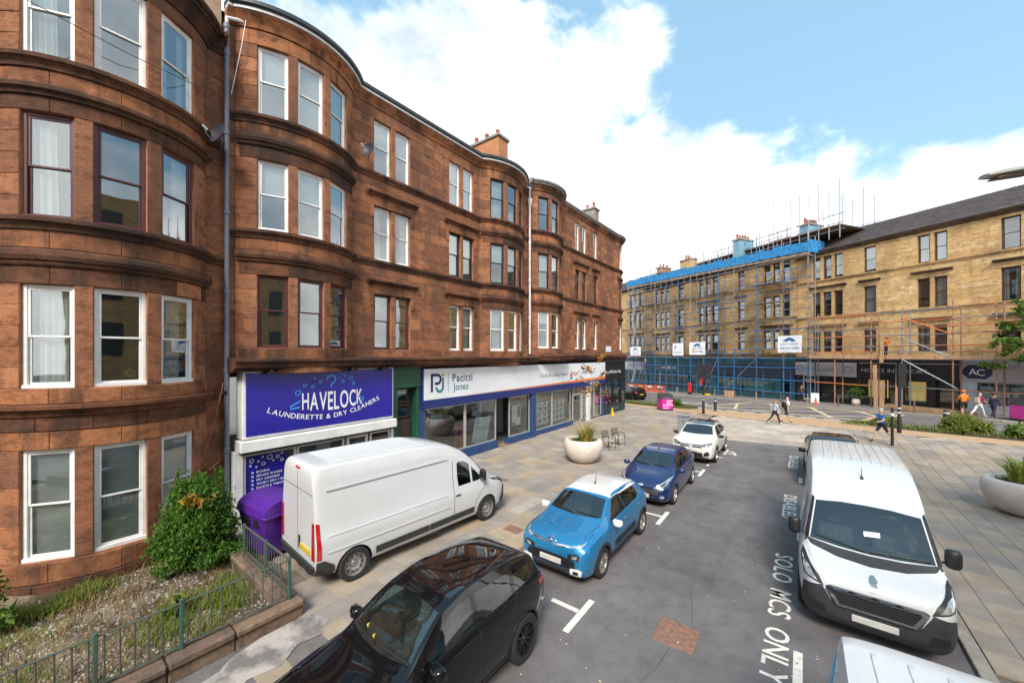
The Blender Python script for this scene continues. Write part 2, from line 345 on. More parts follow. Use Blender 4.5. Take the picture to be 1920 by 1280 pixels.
M['slab3'] = slabmat('pale_granite_sett', [(.50, .43, .365), (.53, .455, .38), (.47, .415, .365), (.51, .44, .37)])
M['joint'] = pm('paving_joint', (.20, .165, .135), (.15, .125, .10), 4, .95)
M['joint2'] = pm('pale_mortar', (.36, .31, .265), (.28, .24, .2), 4, .95)
M['tan'] = pm('buff_cycle_surface', (.47, .315, .185), (.41, .265, .15), 3, .85, bmp=.3, bscale=150)
M['kerb'] = pm('granite_kerb', (.33, .29, .25), (.24, .21, .18), 5, .75, bmp=.25, bscale=50, vary=.15)
M['mark'] = pm('road_paint', (.74, .70, .62), (.50, .46, .41), 9, .65, lo=.28, hi=.5, bmp=.2, bscale=120)
M['ymark'] = pm('cream_road_paint', (.70, .56, .34), (.45, .35, .22), 7, .65, lo=.28, hi=.5)
M['ground'] = pm('distant_ground', (.16, .145, .125), (.12, .11, .10), .5, .9)
M['farpave'] = pm('far_flagstones', (.24, .215, .195), (.18, .16, .145), 1.2, .8, vary=.1)
def sheet(poly, off, res=1.5, zf=g):
    bm = bmesh.new(); f = bm.faces.new([bm.verts.new((x, y, 0)) for x, y in poly]); bm.normal_update(); bmesh.ops.triangulate(bm, faces=[f])
    for _ in range(9):
        e = [e for e in bm.edges if e.calc_length() > res]
        if not e or len(bm.faces) > 9000: break
        bmesh.ops.subdivide_edges(bm, edges=e, cuts=1); bmesh.ops.triangulate(bm, faces=bm.faces[:])
    bm.normal_update()
    mb = MB(); bm.verts.index_update()
    mb.add([(v.co.x, v.co.y, zf(v.co.x, v.co.y) + off) for v in bm.verts], [tuple(v.index for v in (f.verts if f.normal.z > 0 else reversed(f.verts))) for f in bm.faces]); bm.free(); return mb
mb = MB(); N = 60
xs = [-260 + 520 * i / N for i in range(N + 1)]; ys = [-120 + 420 * i / N for i in range(N + 1)]
mb.add([(x, y, g(x, y) - .16) for y in ys for x in xs], [(j * (N + 1) + i, j * (N + 1) + i + 1, (j + 1) * (N + 1) + i + 1, (j + 1) * (N + 1) + i) for j in range(N) for i in range(N)])
mb.build('ground', M['ground'], kind='structure')
KX, RX = -5.2, 2.1
road = sheet([(KX, -14), (RX, -14), (RX, 25.0), (KX, 24.5)], 0, 3).build('road', M['asphalt'], kind='structure')
def fpoly(pts): return [tuple((F0 + FD * t + FN * u)[:]) for t, u in pts]
EDGE = [(t, un(t)) for t in (-26, -12, 0, 12, 24, 36, 60)]
froad = sheet(fpoly([(60, 4.4), (-26, 4.4)] + EDGE), -.012, 2.5).build('cross_road', M['asphalt'], kind='structure')
fpv = sheet(fpoly([(60, -.5), (-26, -.5), (-26, 4.25), (60, 4.25)]), .10, 3).build('far_pavement', M['farpave'], kind='structure')
mb = MB()
kerbs = []
for i in range(-24, 58):       # far kerb stones
    a, b = FP(i, 4.25, .10), FP(i + .985, 4.25, .10); n3 = Vector((FN.x, FN.y, 0)); 
    q = MB(); v = []
    for p in (a, b):
        for n_, z_ in ((0, 0.004), (.17, -.002), (.19, -.03), (.19, -.14)): v.append(p + n3 * n_ + Vector((0, 0, z_)))
    q.add(v, [(j, j + 4, j + 5, j + 1) for j in range(3)], RD.random()); mb.join(q)
mb.build('kerb_stone', M['kerb'], fpv, kind='stuff')
tan = sheet(fpoly(EDGE + [(60, un(60) + 4)] + [(t, un(t) + 4) for t in (36, 24, 12, 0, -12, -26)]), .012, 2.5).build('cycle_path', M['tan'], kind='structure')
def strip_line(a, b, w, off, mat, parent, name='marking', res=2.0):
    a, b = Vector(a[:2]), Vector(b[:2]); d = (b - a).normalized(); n = Vector((-d.y, d.x)) * w / 2
    return sheet([tuple(a - n), tuple(b - n), tuple(b + n), tuple(a + n)], off, res).build(name, mat, parent)
for k in (0, 4):
    p = MB()
    for i in range(-25, 59):
        a, b = i, i + .98; o = .14 if k == 0 else -.1
        q = [FP(t, un(t) + k + e, .022) for t, e in ((a, 0), (b, 0), (b, o), (a, o))]
        p.add(q if o < 0 else q[::-1], [(0, 1, 2, 3)], RD.random())
    p.build('edging_stone', M['slab3'], tan, kind='stuff')
# far road markings
def fm(t0, u0, t1, u1, w, mat=M['mark']): strip_line(FP(t0, u0), FP(t1, u1), w, -.006, mat, froad)
Y_ = M['ymark']
bx = [(1.5, 5.2), (13.5, 5.2), (13.0, 12.6), (1.2, 11.0)]
for i in range(4): fm(*bx[i], *bx[(i + 1) % 4], .30, Y_)
for a, b in (((4.5, 5.2), (1.3, 8.3)), ((8, 5.2), (3.0, 11.1)), ((11.6, 5.2), (6.5, 11.6)), ((13.3, 7.6), (10, 12.1)), ((1.4, 7.8), (4.4, 11.2)), ((3.6, 5.2), (8.6, 11.9)), ((7.2, 5.2), (12.2, 12.3)), ((10.4, 5.2), (13.2, 9.4))): fm(*a, *b, .24, Y_)
for t in (-14, -9, -4.2, 18, 23, 28, 33, 38): fm(t, 8.3, t + 2.4, 8.3, .12)
fm(-16, 5.1, 1, 5.1, .1, Y_); fm(15, 5.1, 45, 5.1, .1, Y_)
fm(-12, un(-12) - .7, -.5, un(-.5) - .7, .12)
for i in range(9): fm(.5 + i * 1.35, un(.5 + i * 1.35) - .35, 1.4 + i * 1.35, un(1.4 + i * 1.35) - .35, .35)
arc = [(15.5 + 1.5 * math.cos(a), 11.2 + .75 * math.sin(a)) for a in [i * .42 for i in range(16)]]
for a, b in zip(arc, arc[1:]): fm(*a, *b, .28)
# ---- flagged areas
def far_side(x, y): t, u = tu(x, y); return u - un(t) - 4.12
def pave(root, inside, x0, x1, y0, y1, roww, lens, mat, zoff, name='flagstone', maxn=300, along='y', th=.05, gap=.007, seed=1):
    rd = random.Random(seed); S = []
    a0, a1, b0, b1 = (x0, x1, y0, y1) if along == 'y' else (y0, y1, x0, x1)
    a = a0
    while a < a1 - .05:
        rw = min(rd.choice(roww), a1 - a); b = b0 - rd.random() * .6
        while b < b1:
            ln = rd.choice(lens); c = (a + rw / 2, b + ln / 2); c = c if along == 'y' else c[::-1]
            e = [(c[0] + sx * .17, c[1] + sy * .17) for sx in (-1, 1) for sy in (-1, 1)]
            if b + ln > b0 + .1 and inside(*c) and sum(inside(*q) for q in e) >= 3: S.append((c, rw, ln))
            b += ln
        a += rw
    S.sort(key=lambda s: s[0][0] ** 2 + s[0][1] ** 2 if -s[0][0] * .609 + s[0][1] * .793 > abs(s[0][0] * .793 + s[0][1] * .609) / 1.42 else 1e5)
    cache = {}; rest = MB()
    for i, (c, rw, ln) in enumerate(S):
        z = g(*c) + zoff + rd.uniform(-.002, .002)
        dx, dy = (rw, ln) if along == 'y' else (ln, rw)
        if i < maxn:
            k = (round(dx, 3), round(dy, 3))
            if k not in cache: cache[k] = MB().cbox(-dx / 2 + gap / 2, dx / 2 - gap / 2, -dy / 2 + gap / 2, dy / 2 - gap / 2, -th, 0, .006).mesh('flagstone', mat)
            place(name, cache[k], root, (c[0], c[1], z), (math.atan(g(c[0], c[1] + .5) - g(c[0], c[1] - .5)), -math.atan(g(c[0] + .5, c[1]) - g(c[0] - .5, c[1])), 0))
        else:
            q = MB(); h = gap / 2
            q.box(c[0] - dx / 2 + h, c[0] + dx / 2 - h, c[1] - dy / 2 + h, c[1] + dy / 2 - h, -th, 0, rd.random()); q.v = [(a_, b_, c_ + g(a_, b_) + z - g(*c)) for a_, b_, c_ in q.v]; rest.join(q)
    if rest.v: rest.build('flagstone', mat, root, kind='stuff')
GX = -7.3                                 # front face of the garden wall
pvp = [(-13.2, 3.2), (GX, 3.2), (GX, -14), (KX - .12, -14), (KX - .12, 24.6), (KX + .02, 24.6), (-5.2, 28.9), (-20, 37.6), (-20, 35.2), (-13.2, 35.2)]
pave_z = lambda x, y: g(x, y)
def left_in(x, y):
    if far_side(x, y) < .02 or x > KX - .13: return False
    if y < 3.25: return x > -6.55 + .25 * math.sin(y * 5) and y > 1.55
    return x > -12.75 if y < 33.6 else True
pav = sheet([(-13.2, 3.2), (GX, 3.2), (GX, -14), (KX - .1, -14), (KX - .1, 27.0), (-12, 32.3), (-19, 36.6), (-24, 38), (-24, 30), (-13.2, 30)], .025, 2.5).build('pavement', M['joint'], kind='structure')
pave(pav, left_in, -24, KX - .13, 1.55, 40, (.6, .45, .6, .75), (.45, .6, .75, .9, .9, .6), M['slab'], .06, maxn=300, seed=5)
sheet([(GX, -14), (KX - .13, -14), (KX - .13, 3.3), (GX, 3.3)], .050, 1.2).build('asphalt_footway', M['asphalt2'], pav)
M['patch'] = pm('smeared_concrete', (.42, .37, .33), (.17, .15, .14), 1.7, .8, lo=.4, hi=.56, bmp=.5, bscale=20)
blob = [(-7.28, 3.2), (-6.85, 3.45), (-6.55, 3.2), (-6.62, 2.8), (-6.38, 2.45), (-6.5, 2.05), (-6.25, 1.75), (-6.35, 1.35), (-6.6, 1.12), (-6.72, 1.45), (-6.95, 1.5), (-7.0, 1.85), (-7.15, 2.0), (-7.28, 2.5)]
sheet(blob, .066, .3, lambda x, y: .003 * math.sin(x * 9) * math.sin(y * 7)).build('concrete_patch', M['patch'], pav)
for i in range(40):
    y = -12 + i * .915
    MB().cbox(KX - .125, KX, y, y + .90, -.12, .062, .012, RD.random()).build('kerb_stone', M['kerb'], pav)
def right_in(x, y):
    if far_side(x, y) < .02 or y < 8.55 + (x - 2) * .05: return False
    return x > RX + .2
pla = sheet([(RX + .1, -14), (26, -14), (26, 20.6), (14, 25.0), (9, 28.0), (4.2, 31.0), (RX + .1, 31)], .005, 3).build('plaza', M['joint'], kind='structure')
pave(pla, right_in, RX + .21, 16, 8.6, 34, (.6, .45, .5), (.45, .6, .75, .9), M['slab2'], .06, maxn=300, seed=9)
sheet([(RX + .2, -14), (26, -14), (26, 9.7), (RX + .2, 8.55)], .056, 2).build('asphalt_footway', M['asphalt2'], pla)
for i in range(46):
    y = -12 + i * .915
    if y < 30: MB().cbox(RX, RX + .19, y, y + .90, -.12, .075 + g(RX, y), .012, RD.random()).build('kerb_stone', M['kerb'], pla)
cro = sheet([(KX - .1, 24.48), (RX + .1, 24.98), (RX + .1, 32.4), (-5.2, 36)], .0, 2.5).build('raised_crossing', M['joint2'], kind='structure')
pave(cro, lambda x, y: KX - .35 < x < RX + .3 and far_side(x, y) > .02 and y > 25.2 + (x - KX) * .06, KX - .12, RX + .02, 25, 36, (.4, .5), (.6, .8, .5), M['slab3'], .045, maxn=200, along='x', seed=3)
MB().add([(KX, 24.5, .002), (RX, 25.0, .002), (RX, 25.5, .05), (KX, 25.0, .05)], [(0, 1, 2, 3)]).build('ramp', M['slab3'], cro)
# main road markings
def mk(poly, name='marking'): return sheet(poly, .005, .6).build(name, M['mark'], road)
def rect(x0, x1, y0, y1): return [(x0, y0), (x1, y0), (x1, y1), (x0, y1)]
for y, st in ((6.45, -3.95), (11.75, -3.9), (17.2, -3.95), (23.1, -3.9)):
    mk(rect(-3.36, -3.24, y - .62, y + .45)); mk(rect(st, -3.37, y - .06, y + .05))
for i in range(7): mk(rect(-3.36, -3.26, 18.3 + i * .0, 18.6)) if i == 0 else None
mk(rect(-.12, 0, 6.85, 7.75)); mk(rect(.01, .75, 6.86, 6.98))
mk(rect(-.12, 0, 12.4, 13.2)); mk(rect(-.12, 0, 18.0, 18.8))
GLYPH = {}
def load_glyphs():
    dg = None
    for bold in (0, .012):
        for ch in "ABCDEFGHIJKLMNOPQRSTUVWXYZabcdefghijklmnopqrstuvwxyz0123456789&+,\"'.":
            c = bpy.data.curves.new('t', 'FONT'); c.body = ch; c.size = 1; c.offset = bold; c.resolution_u = 3
            o = bpy.data.objects.new('t', c); me = o.to_mesh(); v = [tuple(p.co) for p in me.vertices]; f = [tuple(p.vertices) for p in me.polygons]; o.to_mesh_clear()
            bpy.data.objects.remove(o); bpy.data.curves.remove(c); x0 = min(p[0] for p in v); x1 = max(p[0] for p in v)
            GLYPH[ch, bold > 0] = ([(p[0] - x0, p[1]) for p in v], f, x1 - x0)
load_glyphs()
def text_mb(s, h=1.0, wx=1.0, align='LEFT', space=1.0, bold=0):
    k = h / .73; mb = MB(); x = 0; last = 0
    for ch in s:
        if ch == ' ': x += .30 * space; continue
        v, f, wd = GLYPH[ch, bold > 0]; mb.add([((a + x) * k * wx, b * k, 0) for a, b in v], f); x += wd + .095 * space; last = x - .095 * space
    wdt = last * k * wx; sh = {'LEFT': 0, 'CENTER': -wdt / 2, 'RIGHT': -wdt}[align]
    mb.v = [(a + sh, b, c) for a, b, c in mb.v]; mb.width = wdt; return mb
def road_text(s, x, y0, y1, h):
    """painted on the road, read walking towards -Y with the letter tops towards +X"""
    t = text_mb(s, h, 1, 'LEFT', 1.05, .012); k = (y0 - y1) / t.width
    t.v = [(x + p[1], y0 - p[0] * k, g(x, y0) + .006) for p in t.v]; t.build('lettering', M['mark'], road)
road_text('SOLO  MCS  ONLY', -.52, 11.3, 6.75, .36)
road_text('DISABLED', -.50, 16.2, 13.9, .36); road_text('DISABLED', -.50, 22.6, 20.2, .36)
# repair patches and a gully grate
M['asphalt3'] = asphalt('patched_asphalt', (.136, .124, .125), (.105, .096, .099))
for pts in ([(-2.7, 8.9), (-1.5, 8.95), (-1.45, 11.9), (-2.75, 11.8)], [(-.9, 3.2), (.3, 3.25), (.35, 5.6), (-.85, 5.5)], [(-3.0, 14.2), (-1.2, 14.3), (-1.25, 15.3), (-3.05, 15.2)]): sheet(pts, .003, .8).build('repair_patch', M['asphalt3'], road)
M['crack'] = pm('crack_filler', (.07, .064, .065), None, 8, .7)
rc0 = random.Random(8)
for x, y in ((-1.75, 6.6), (-1.55, 7.3), (.0, 16.5), (-2.6, 12.0)):
    p = Vector((x, y)); d = Vector((rc0.uniform(-.3, .3), -1 if y < 7 else 1)).normalized()
    for i in range(14):
        q = p + d * .22 + Vector((rc0.gauss(0, .035), rc0.gauss(0, .02))); strip_line(p, q, rc0.uniform(.005, .013), .0045, M['crack'], road, 'crack', 1); p = q
# wheelchair bay symbol
ring = [(-3.0 + .42 * math.cos(a), 21.0 + .8 * math.sin(a)) for a in [i * math.pi / 8 for i in range(13)]]
for a, b in zip(ring, ring[1:]): strip_line(a, b, .11, .005, M['mark'], road, res=1)
mk(rect(-3.1, -2.98, 20.9, 22.1)); mk(rect(-3.1, -2.6, 21.2, 21.32))
# iron cover in the carriageway
M['rustiron'] = pm('rusty_iron', (.30, .155, .105), (.17, .095, .07), 14, .8, bmp=.5, bscale=70)
cv = MB().cbox(-2.06, -1.42, 6.62, 7.28, -.03, .006, .004).build('inspection_cover', M['rustiron'], label='rusty square iron inspection cover set in the road', category='manhole cover')
for i in range(7):
    for j in range(7):
        x, y = -2.0 + i * .087, 6.67 + j * .087
        MB().cbox(x, x + .05, y, y + .05, .003, .0125, .004).build('tread_stud', M['rustiron'], cv)
for i, (x, y, wd) in enumerate(((-7.9, 8.9, .42), (-6.55, 8.1, .5), (-6.2, 9.3, .4), (-9.3, 11.2, .4))):
    MB().cbox(x, x + wd, y, y + wd * .7, .03, .068, .004).build('service_cover', M['rustiron'], label=('small dark iron cover in the paving %s' % ['beside the parked van', 'near the pale blue hatchback', 'farther from the hatchback towards the planter', 'close to the shop window'][i]), category='manhole cover', group='service covers in the pavement')
# leaf litter, gum and gravel flecks
fl = MB(); rd = random.Random(3)
for i in range(240):
    x, y = rd.uniform(-5, 1.9), rd.uniform(3, 24)
    r = rd.uniform(.008, .02); a = rd.random() * 6
    fl.add([(x + r * math.cos(a + k * 1.3), y + r * math.sin(a + k * 1.3), .012 + rd.random() * .01) for k in range(5)], [(0, 1, 2, 3, 4)], rd.random())
M['fleck'] = pm('pale_flecks', (.6, .52, .36), (.36, .27, .14), 30, .8, vary=.5)
fl.build('fallen_leaf_flecks', M['fleck'], label='small pale fallen leaf flecks scattered over the road', category='litter', kind='stuff')
# ---------------------------------------------------------------- facades: everything is laid along a plan path (s), height (z), outward depth (n)
class Path:
    def __init__(s, p): s.p = Vector(p); s.segs = []; s.L = 0
    def line(s, q):
        q = Vector(q); d = q - s.p; l = d.length; s.segs.append(('l', s.L, l, s.p.copy(), d / l)); s.L += l; s.p = q; return s
    def bow(s, q, h):
        """circular bow between the current point and q, bulging h outwards"""
        q = Vector(q); c = q - s.p; cl = c.length; t = c / cl; n = Vector((t.y, -t.x)); R = (cl * cl / 4 + h * h) / (2 * h)
        ctr = s.p + c / 2 + n * (h - R); th = math.asin(min(1, cl / 2 / R)); l = 2 * R * th
        if h > cl / 2: th = math.pi - th; l = 2 * R * th
        s.segs.append(('a', s.L, l, ctr, R, n, t)); s.mid = s.L + l / 2; s.L += l; s.p = q; return s
    def at(s, x):
        for g_ in s.segs:
            if x <= g_[1] + g_[2] + 1e-9 or g_ is s.segs[-1]:
                k = x - g_[1]
                if g_[0] == 'l':
                    t = g_[4]; return g_[3] + t * k, t, Vector((t.y, -t.x))
                a = (k - g_[2] / 2) / g_[4]; n = g_[5] * math.cos(a) + g_[6] * math.sin(a)
                return g_[3] + n * g_[4], Vector((-n.y, n.x)), n
    def P(s, x, z, n):
        p, t, nn = s.at(x); q = p + nn * n; return (q.x, q.y, z)
    def curved(s, a, b): return any(g_[0] == 'a' and a < g_[1] + g_[2] - 1e-6 and b > g_[1] + 1e-6 for g_ in s.segs)
    def stations(s, a, b, step=.22):
        c = {a, b}
        for g_ in s.segs:
            if g_[0] == 'a':
                lo, hi = max(a, g_[1]), min(b, g_[1] + g_[2])
                if hi > lo:
                    k = max(1, math.ceil((hi - lo) / step))
                    for i in range(k + 1): c.add(lo + (hi - lo) * i / k)
            elif a < g_[1] < b: c.add(g_[1])
        return sorted(c)
def pprof(mb, path, s0, s1, prof, t=0, caps=True, step=.22, m=0):
    """sweep a profile [(n, z), ...] along the path"""
    st = path.stations(s0, s1, step); P = len(prof); V = []
    for x in st:
        p, tt, nn = path.at(x)
        for n, z in prof: V.append((p.x + nn.x * n, p.y + nn.y * n, z))
    F = [(i * P + j, i * P + (j + 1) % P, (i + 1) * P + (j + 1) % P, (i + 1) * P + j) for i in range(len(st) - 1) for j in range(P)]
    if caps: F += [tuple(range(P))[::-1], tuple(range((len(st) - 1) * P, len(st) * P))]
    return mb.add(V, F, t, m)
def pbox(mb, path, s0, s1, z0, z1, n0, n1, t=0, ch=0, m=0):
    if not ch: return pprof(mb, path, s0, s1, [(n0, z0), (n1, z0), (n1, z1), (n0, z1)], t, m=m)
    st = [s0] + path.stations(s0 + ch, s1 - ch) + [s1]; V = []
    for i, x in enumerate(st):
        p, tt, nn = path.at(x); e = n1 - ch if i in (0, len(st) - 1) else n1
        for n, z in ((n0, z0), (n1 - ch, z0), (e, z0 + ch), (e, z1 - ch), (n1 - ch, z1), (n0, z1)): V.append((p.x + nn.x * n, p.y + nn.y * n, z))
    F = [(i * 6 + j, i * 6 + j + 1, (i + 1) * 6 + j + 1, (i + 1) * 6 + j) for i in range(len(st) - 1) for j in range(5)]
    k = (len(st) - 1) * 6; F += [(0, 5, 4, 3, 2, 1), tuple(k + j for j in range(6))]
    return mb.add(V, F, t, m)
def frame_at(path, s, n, z):
    p, t, nn = path.at(s); return Matrix(((t.x, -nn.x, 0, p.x + nn.x * n), (t.y, -nn.y, 0, p.y + nn.y * n), (0, 0, 1, z), (0, 0, 0, 1)))
def subtract(a, b, cuts):
    out = [(a, b)]
    for c, d in sorted(cuts):
        nx = []
        for p, q in out:
            if d <= p or c >= q: nx.append((p, q)); continue
            if c > p + .01: nx.append((p, c))
            if d < q - .01: nx.append((d, q))
        out = nx
    return out
def curtain_mb(x0, x1, z0, z1, y, amp=.025, wl=.11, seed=0, lean=0):
    mb = MB(); n = max(6, int((x1 - x0) / .025)); V = []
    for i in range(n + 1):
        x = x0 + (x1 - x0) * i / n; yy = y + amp * math.sin((x + seed) * 2 * math.pi / wl) + amp * .6 * math.sin((x + seed) * 17)
        V += [(x + lean, yy, z0), (x, y + (yy - y) * .6, z1)]
    return mb.add(V, [(2 * i, 2 * i + 2, 2 * i + 3, 2 * i + 1) for i in range(n)])
def window(root, Mx, wd, h, fm, style='none', rail=.5, fw=.065, seed=0, g_=None, bars=False, room=True):
    """Mx: x right, y into the wall, z up, origin bottom centre on the outer frame face"""
    a = wd / 2; mb = MB()
    mb.cbox(-a, -a + fw, 0, .09, 0, h, .008); mb.cbox(a - fw, a, 0, .09, 0, h, .008)
    mb.cbox(-a + fw, a - fw, 0, .09, h - fw, h, .008); mb.cbox(-a - .01, a + .01, -.03, .09, -.012, fw, .008)
    wn = mb.xf(Mx).build('window', fm, root)
    zr = h * rail; sw = .042
    gm = g_ or M['glass']
    for k, (z0, z1, y) in enumerate(((fw, zr + .02, .045), (zr - .02, h - fw, .018))):
        s = MB(); x0, x1 = -a + fw, a - fw
        s.cbox(x0, x0 + sw, y, y + .04, z0, z1, .006); s.cbox(x1 - sw, x1, y, y + .04, z0, z1, .006)
        s.cbox(x0 + sw, x1 - sw, y, y + .04, z0, z0 + sw, .006); s.cbox(x0 + sw, x1 - sw, y, y + .04, z1 - sw, z1, .006)
        if bars and k: s.box(-.012, .012, y + .005, y + .03, z0 + sw, z1 - sw)
        s.xf(Mx).build('sash', fm, wn)
        MB().box(x0 + sw - .005, x1 - sw + .005, y + .016, y + .022, z0 + sw - .005, z1 - sw + .005).xf(Mx).build('pane', gm, wn)
    rd = random.Random(seed * 7 + 3); x0, x1, z0, z1 = -a + fw, a - fw, fw, h - fw
    def cur(p, q, za, zb, mat='curtain', lean=0): curtain_mb(p, q, za, zb, .15, .022, rd.uniform(.09, .14), rd.random(), lean).xf(Mx).build('curtain', M[mat], wn)
    if style == 'drapes': cur(x0, x0 + wd * .26, z0, z1, lean=.03); cur(x1 - wd * .26, x1, z0, z1, lean=-.03)
    elif style == 'left': cur(x0, x0 + wd * .42, z0, z1, lean=.03)
    elif style == 'right': cur(x1 - wd * .42, x1, z0, z1, lean=-.02)
    elif style == 'net': cur(x0, x1, z0, z1)
    elif style == 'mid': cur(x0 + wd * .14, x1 - wd * .14, z0, z1)
    elif style in ('half', 'full', 'third', 'greyfull'):
        zb = {'half': z0 + (z1 - z0) * .52, 'full': z0 + .02, 'third': z0 + (z1 - z0) * .7, 'greyfull': z0}[style]
        b = MB()
        if style == 'greyfull':
            n = int((z1 - zb) / .045)
            for i in range(n):
                zz = zb + (z1 - zb) * i / n; b.quad((x0, .105, zz), (x1, .105, zz), (x1, .12, zz + .046), (x0, .12, zz + .046))
            b.xf(Mx).build('blind', M['greyblind'], wn)
        else:
            b.box(x0, x1, .12, .126, zb, z1); b.box(x0, x1, .115, .132, zb - .02, zb); b.xf(Mx).build('blind', M['blind'], wn)
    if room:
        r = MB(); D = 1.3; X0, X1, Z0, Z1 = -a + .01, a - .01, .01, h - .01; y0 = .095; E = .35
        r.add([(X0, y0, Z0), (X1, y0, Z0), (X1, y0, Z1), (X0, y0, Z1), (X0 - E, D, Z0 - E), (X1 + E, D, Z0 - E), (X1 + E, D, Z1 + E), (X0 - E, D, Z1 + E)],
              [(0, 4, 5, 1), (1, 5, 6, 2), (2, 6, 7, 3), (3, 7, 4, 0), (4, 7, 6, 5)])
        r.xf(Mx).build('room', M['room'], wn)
    return wn
def masonry(root, path, a, b, keyz, openings, mats, maxn=300, course=.40, lens=(.55, .75, .95, 1.15), skip=(), seed=1, back='redmortar', thick=.34, vis=None):
    """coursed blocks around the openings; openings [(s0, s1, z0, z1)], skip = zones [(s0, s1, z0, z1)] faced with trim instead"""
    rd = random.Random(seed); wall = MB(); blocks = []
    for za, zb in zip(keyz, keyz[1:]):
        ops = [(o[0], o[1]) for o in openings if o[2] < zb - .01 and o[3] > za + .01]
        for p, q in subtract(a, b, ops): pbox(wall, path, p, q, za, zb, -thick, -.006)
        sk = [(o[0], o[1]) for o in skip if o[2] < zb - .01 and o[3] > za + .01]
        free = subtract(a, b, ops + sk); nr = max(1, round((zb - za) / course)); hh = (zb - za) / nr
        for p, q in free:
            if q - p < .46 and ops:
                blocks.append((p, q, za, zb)); continue
            for r in range(nr):
                x = p; first = True
                while x < q - .01:
                    l = rd.choice(lens) * (.6 if first and r % 2 else 1); first = False
                    if q - x - l < .3: l = q - x
                    blocks.append((x, x + l, za + r * hh, za + (r + 1) * hh)); x += l
    wall.build('wall', M[back], root)
    key = vis or (lambda bl: (path.at((bl[0] + bl[1]) / 2)[0]).length)
    blocks.sort(key=key); rest = MB()
    for i, (p, q, za, zb) in enumerate(blocks):
        m = MB() if i < maxn else rest
        pbox(m, path, p + .0035, q - .0035, za + .0035, zb - .0035, -.05, .004 + rd.random() * .007, rd.random() + .001, .009)
        if i < maxn: m.build('stone_block', mats, root)
    if rest.v: rest.build('stone_block', mats, root, kind='stuff')
def trim(root, path, s0, s1, prof, name, mat, step=.22):
    return pprof(MB(), path, s0, s1, prof, 0, True, step).build(name, M[mat], root)
def cornice(z, d, h):    # (n, z) profile of a moulded course whose top is at z
    return [(-.05, z - h), (d * .35, z - h), (d * .45, z - h * .75), (d * .75, z - h * .5), (d, z - h * .38), (d, z - h * .08), (d * .92, z), (-.05, z)]
def trimblocks(root, path, s0, s1, z0, z1, n1, mat, L=.85, name='lintel_stone', ch=.01):
    n = max(1, round((s1 - s0) / L))
    for i in range(n):
        p, q = s0 + (s1 - s0) * i / n, s0 + (s1 - s0) * (i + 1) / n
        pbox(MB(), path, p + .003, q - .003, z0 + .003, z1 - .003, -.05, n1, RD.random(), ch).build(name, M[mat], root)
def hoodmould(root, path, s0, s1, zh, ins='redtrim', soot='redsoot'):
    """moulded architrave and small cornice over a window pair whose head is at zh"""
    pbox(MB(), path, s0 - .12, s1 + .12, zh + .0, zh + .34, -.05, .05, .3, .008).build('architrave', M[ins], root)
    for a, b in ((s0 - .16, s0 - .02), (s1 + .02, s1 + .16)):
        pbox(MB(), path, a, b, zh - .45, zh - .002, -.05, .045, .3, .01).build('architrave_lug', M[ins], root)
    trim(root, path, s0 - .3, s1 + .3, cornice(zh + .52, .2, .17), 'hood_mould', soot)
def gutter(root, path, s0, s1, z, mats=('redtrim', 'whitepipe', 'lead')):
    trim(root, path, s0, s1, [(-.05, z - .38), (.05, z - .38), (.09, z - .28), (.2, z - .14), (.24, z - .1), (.24, z - .06), (-.05, z - .06)], 'eaves_cornice', mats[0], .15)
    trim(root, path, s0, s1, [(.0, z - .055), (.29, z - .055), (.29, z + .015), (.0, z + .015)], 'gutter_board', mats[1], .15)
    trim(root, path, s0, s1, [(-.1, z + .02), (.31, z + .02), (.37, z + .06), (.38, z + .15), (.34, z + .19), (-.1, z + .19)], 'gutter', mats[2], .15)
def bow_trim(root, path, mid, half, zh, zs, soot='redsoot', plain='redtrim'):
    """stones over a bow window: sooty lintels, cushion moulding, plain apron up to the sill course zs"""
    trimblocks(root, path, mid - half, mid + half, zh, zh + .36, .012, soot, 1.1)
    trim(root, path, mid - half - .06, mid + half + .06, [(-.05, zh + .365), (.05, zh + .365), (.075, zh + .40), (.075, zh + .45), (.12, zh + .47), (.15, zh + .55), (.13, zh + .64), (.07, zh + .70), (-.05, zh + .71)], 'cushion_moulding', soot, .15)
    trimblocks(root, path, mid - half, mid + half, zh + .715, zs, .02, plain, 1.0, 'apron_stone')
def slated(root, path, s0, s1, z, rise, depth, n=14, mat='slate'):
    mb = MB(); rows = 9
    a, b = Vector(path.P(s0, z, 0)), Vector(path.P(s1, z, 0)); d = b - a; nn = Vector((d.y, -d.x, 0)).normalized()
    A, B = a - nn * .25, b - nn * .25
    rf = MB().add([A, B, B - nn * depth + Vector((0, 0, rise)), A - nn * depth + Vector((0, 0, rise)), A - nn * 2 * depth, B - nn * 2 * depth], [(0, 1, 2, 3), (3, 2, 5, 4), (0, 3, 4), (1, 5, 2)]).build('roof', M[mat], root)
    return rf
def pots(root, pts, z, h=.55, r=.13):
    for i, (x, y) in enumerate(pts):
        hh = h * (.85 + .3 * ((i * 37) % 10) / 10)
        MB().lathe([(r * 1.05, z), (r, z + .06), (r * .86, z + hh * .8), (r * 1.02, z + hh * .85), (r * 1.05, z + hh), (r * .8, z + hh), (r * .75, z + .1)], 12, (x, y, 0)).build('chimney_pot', M['pot'], root, 40)
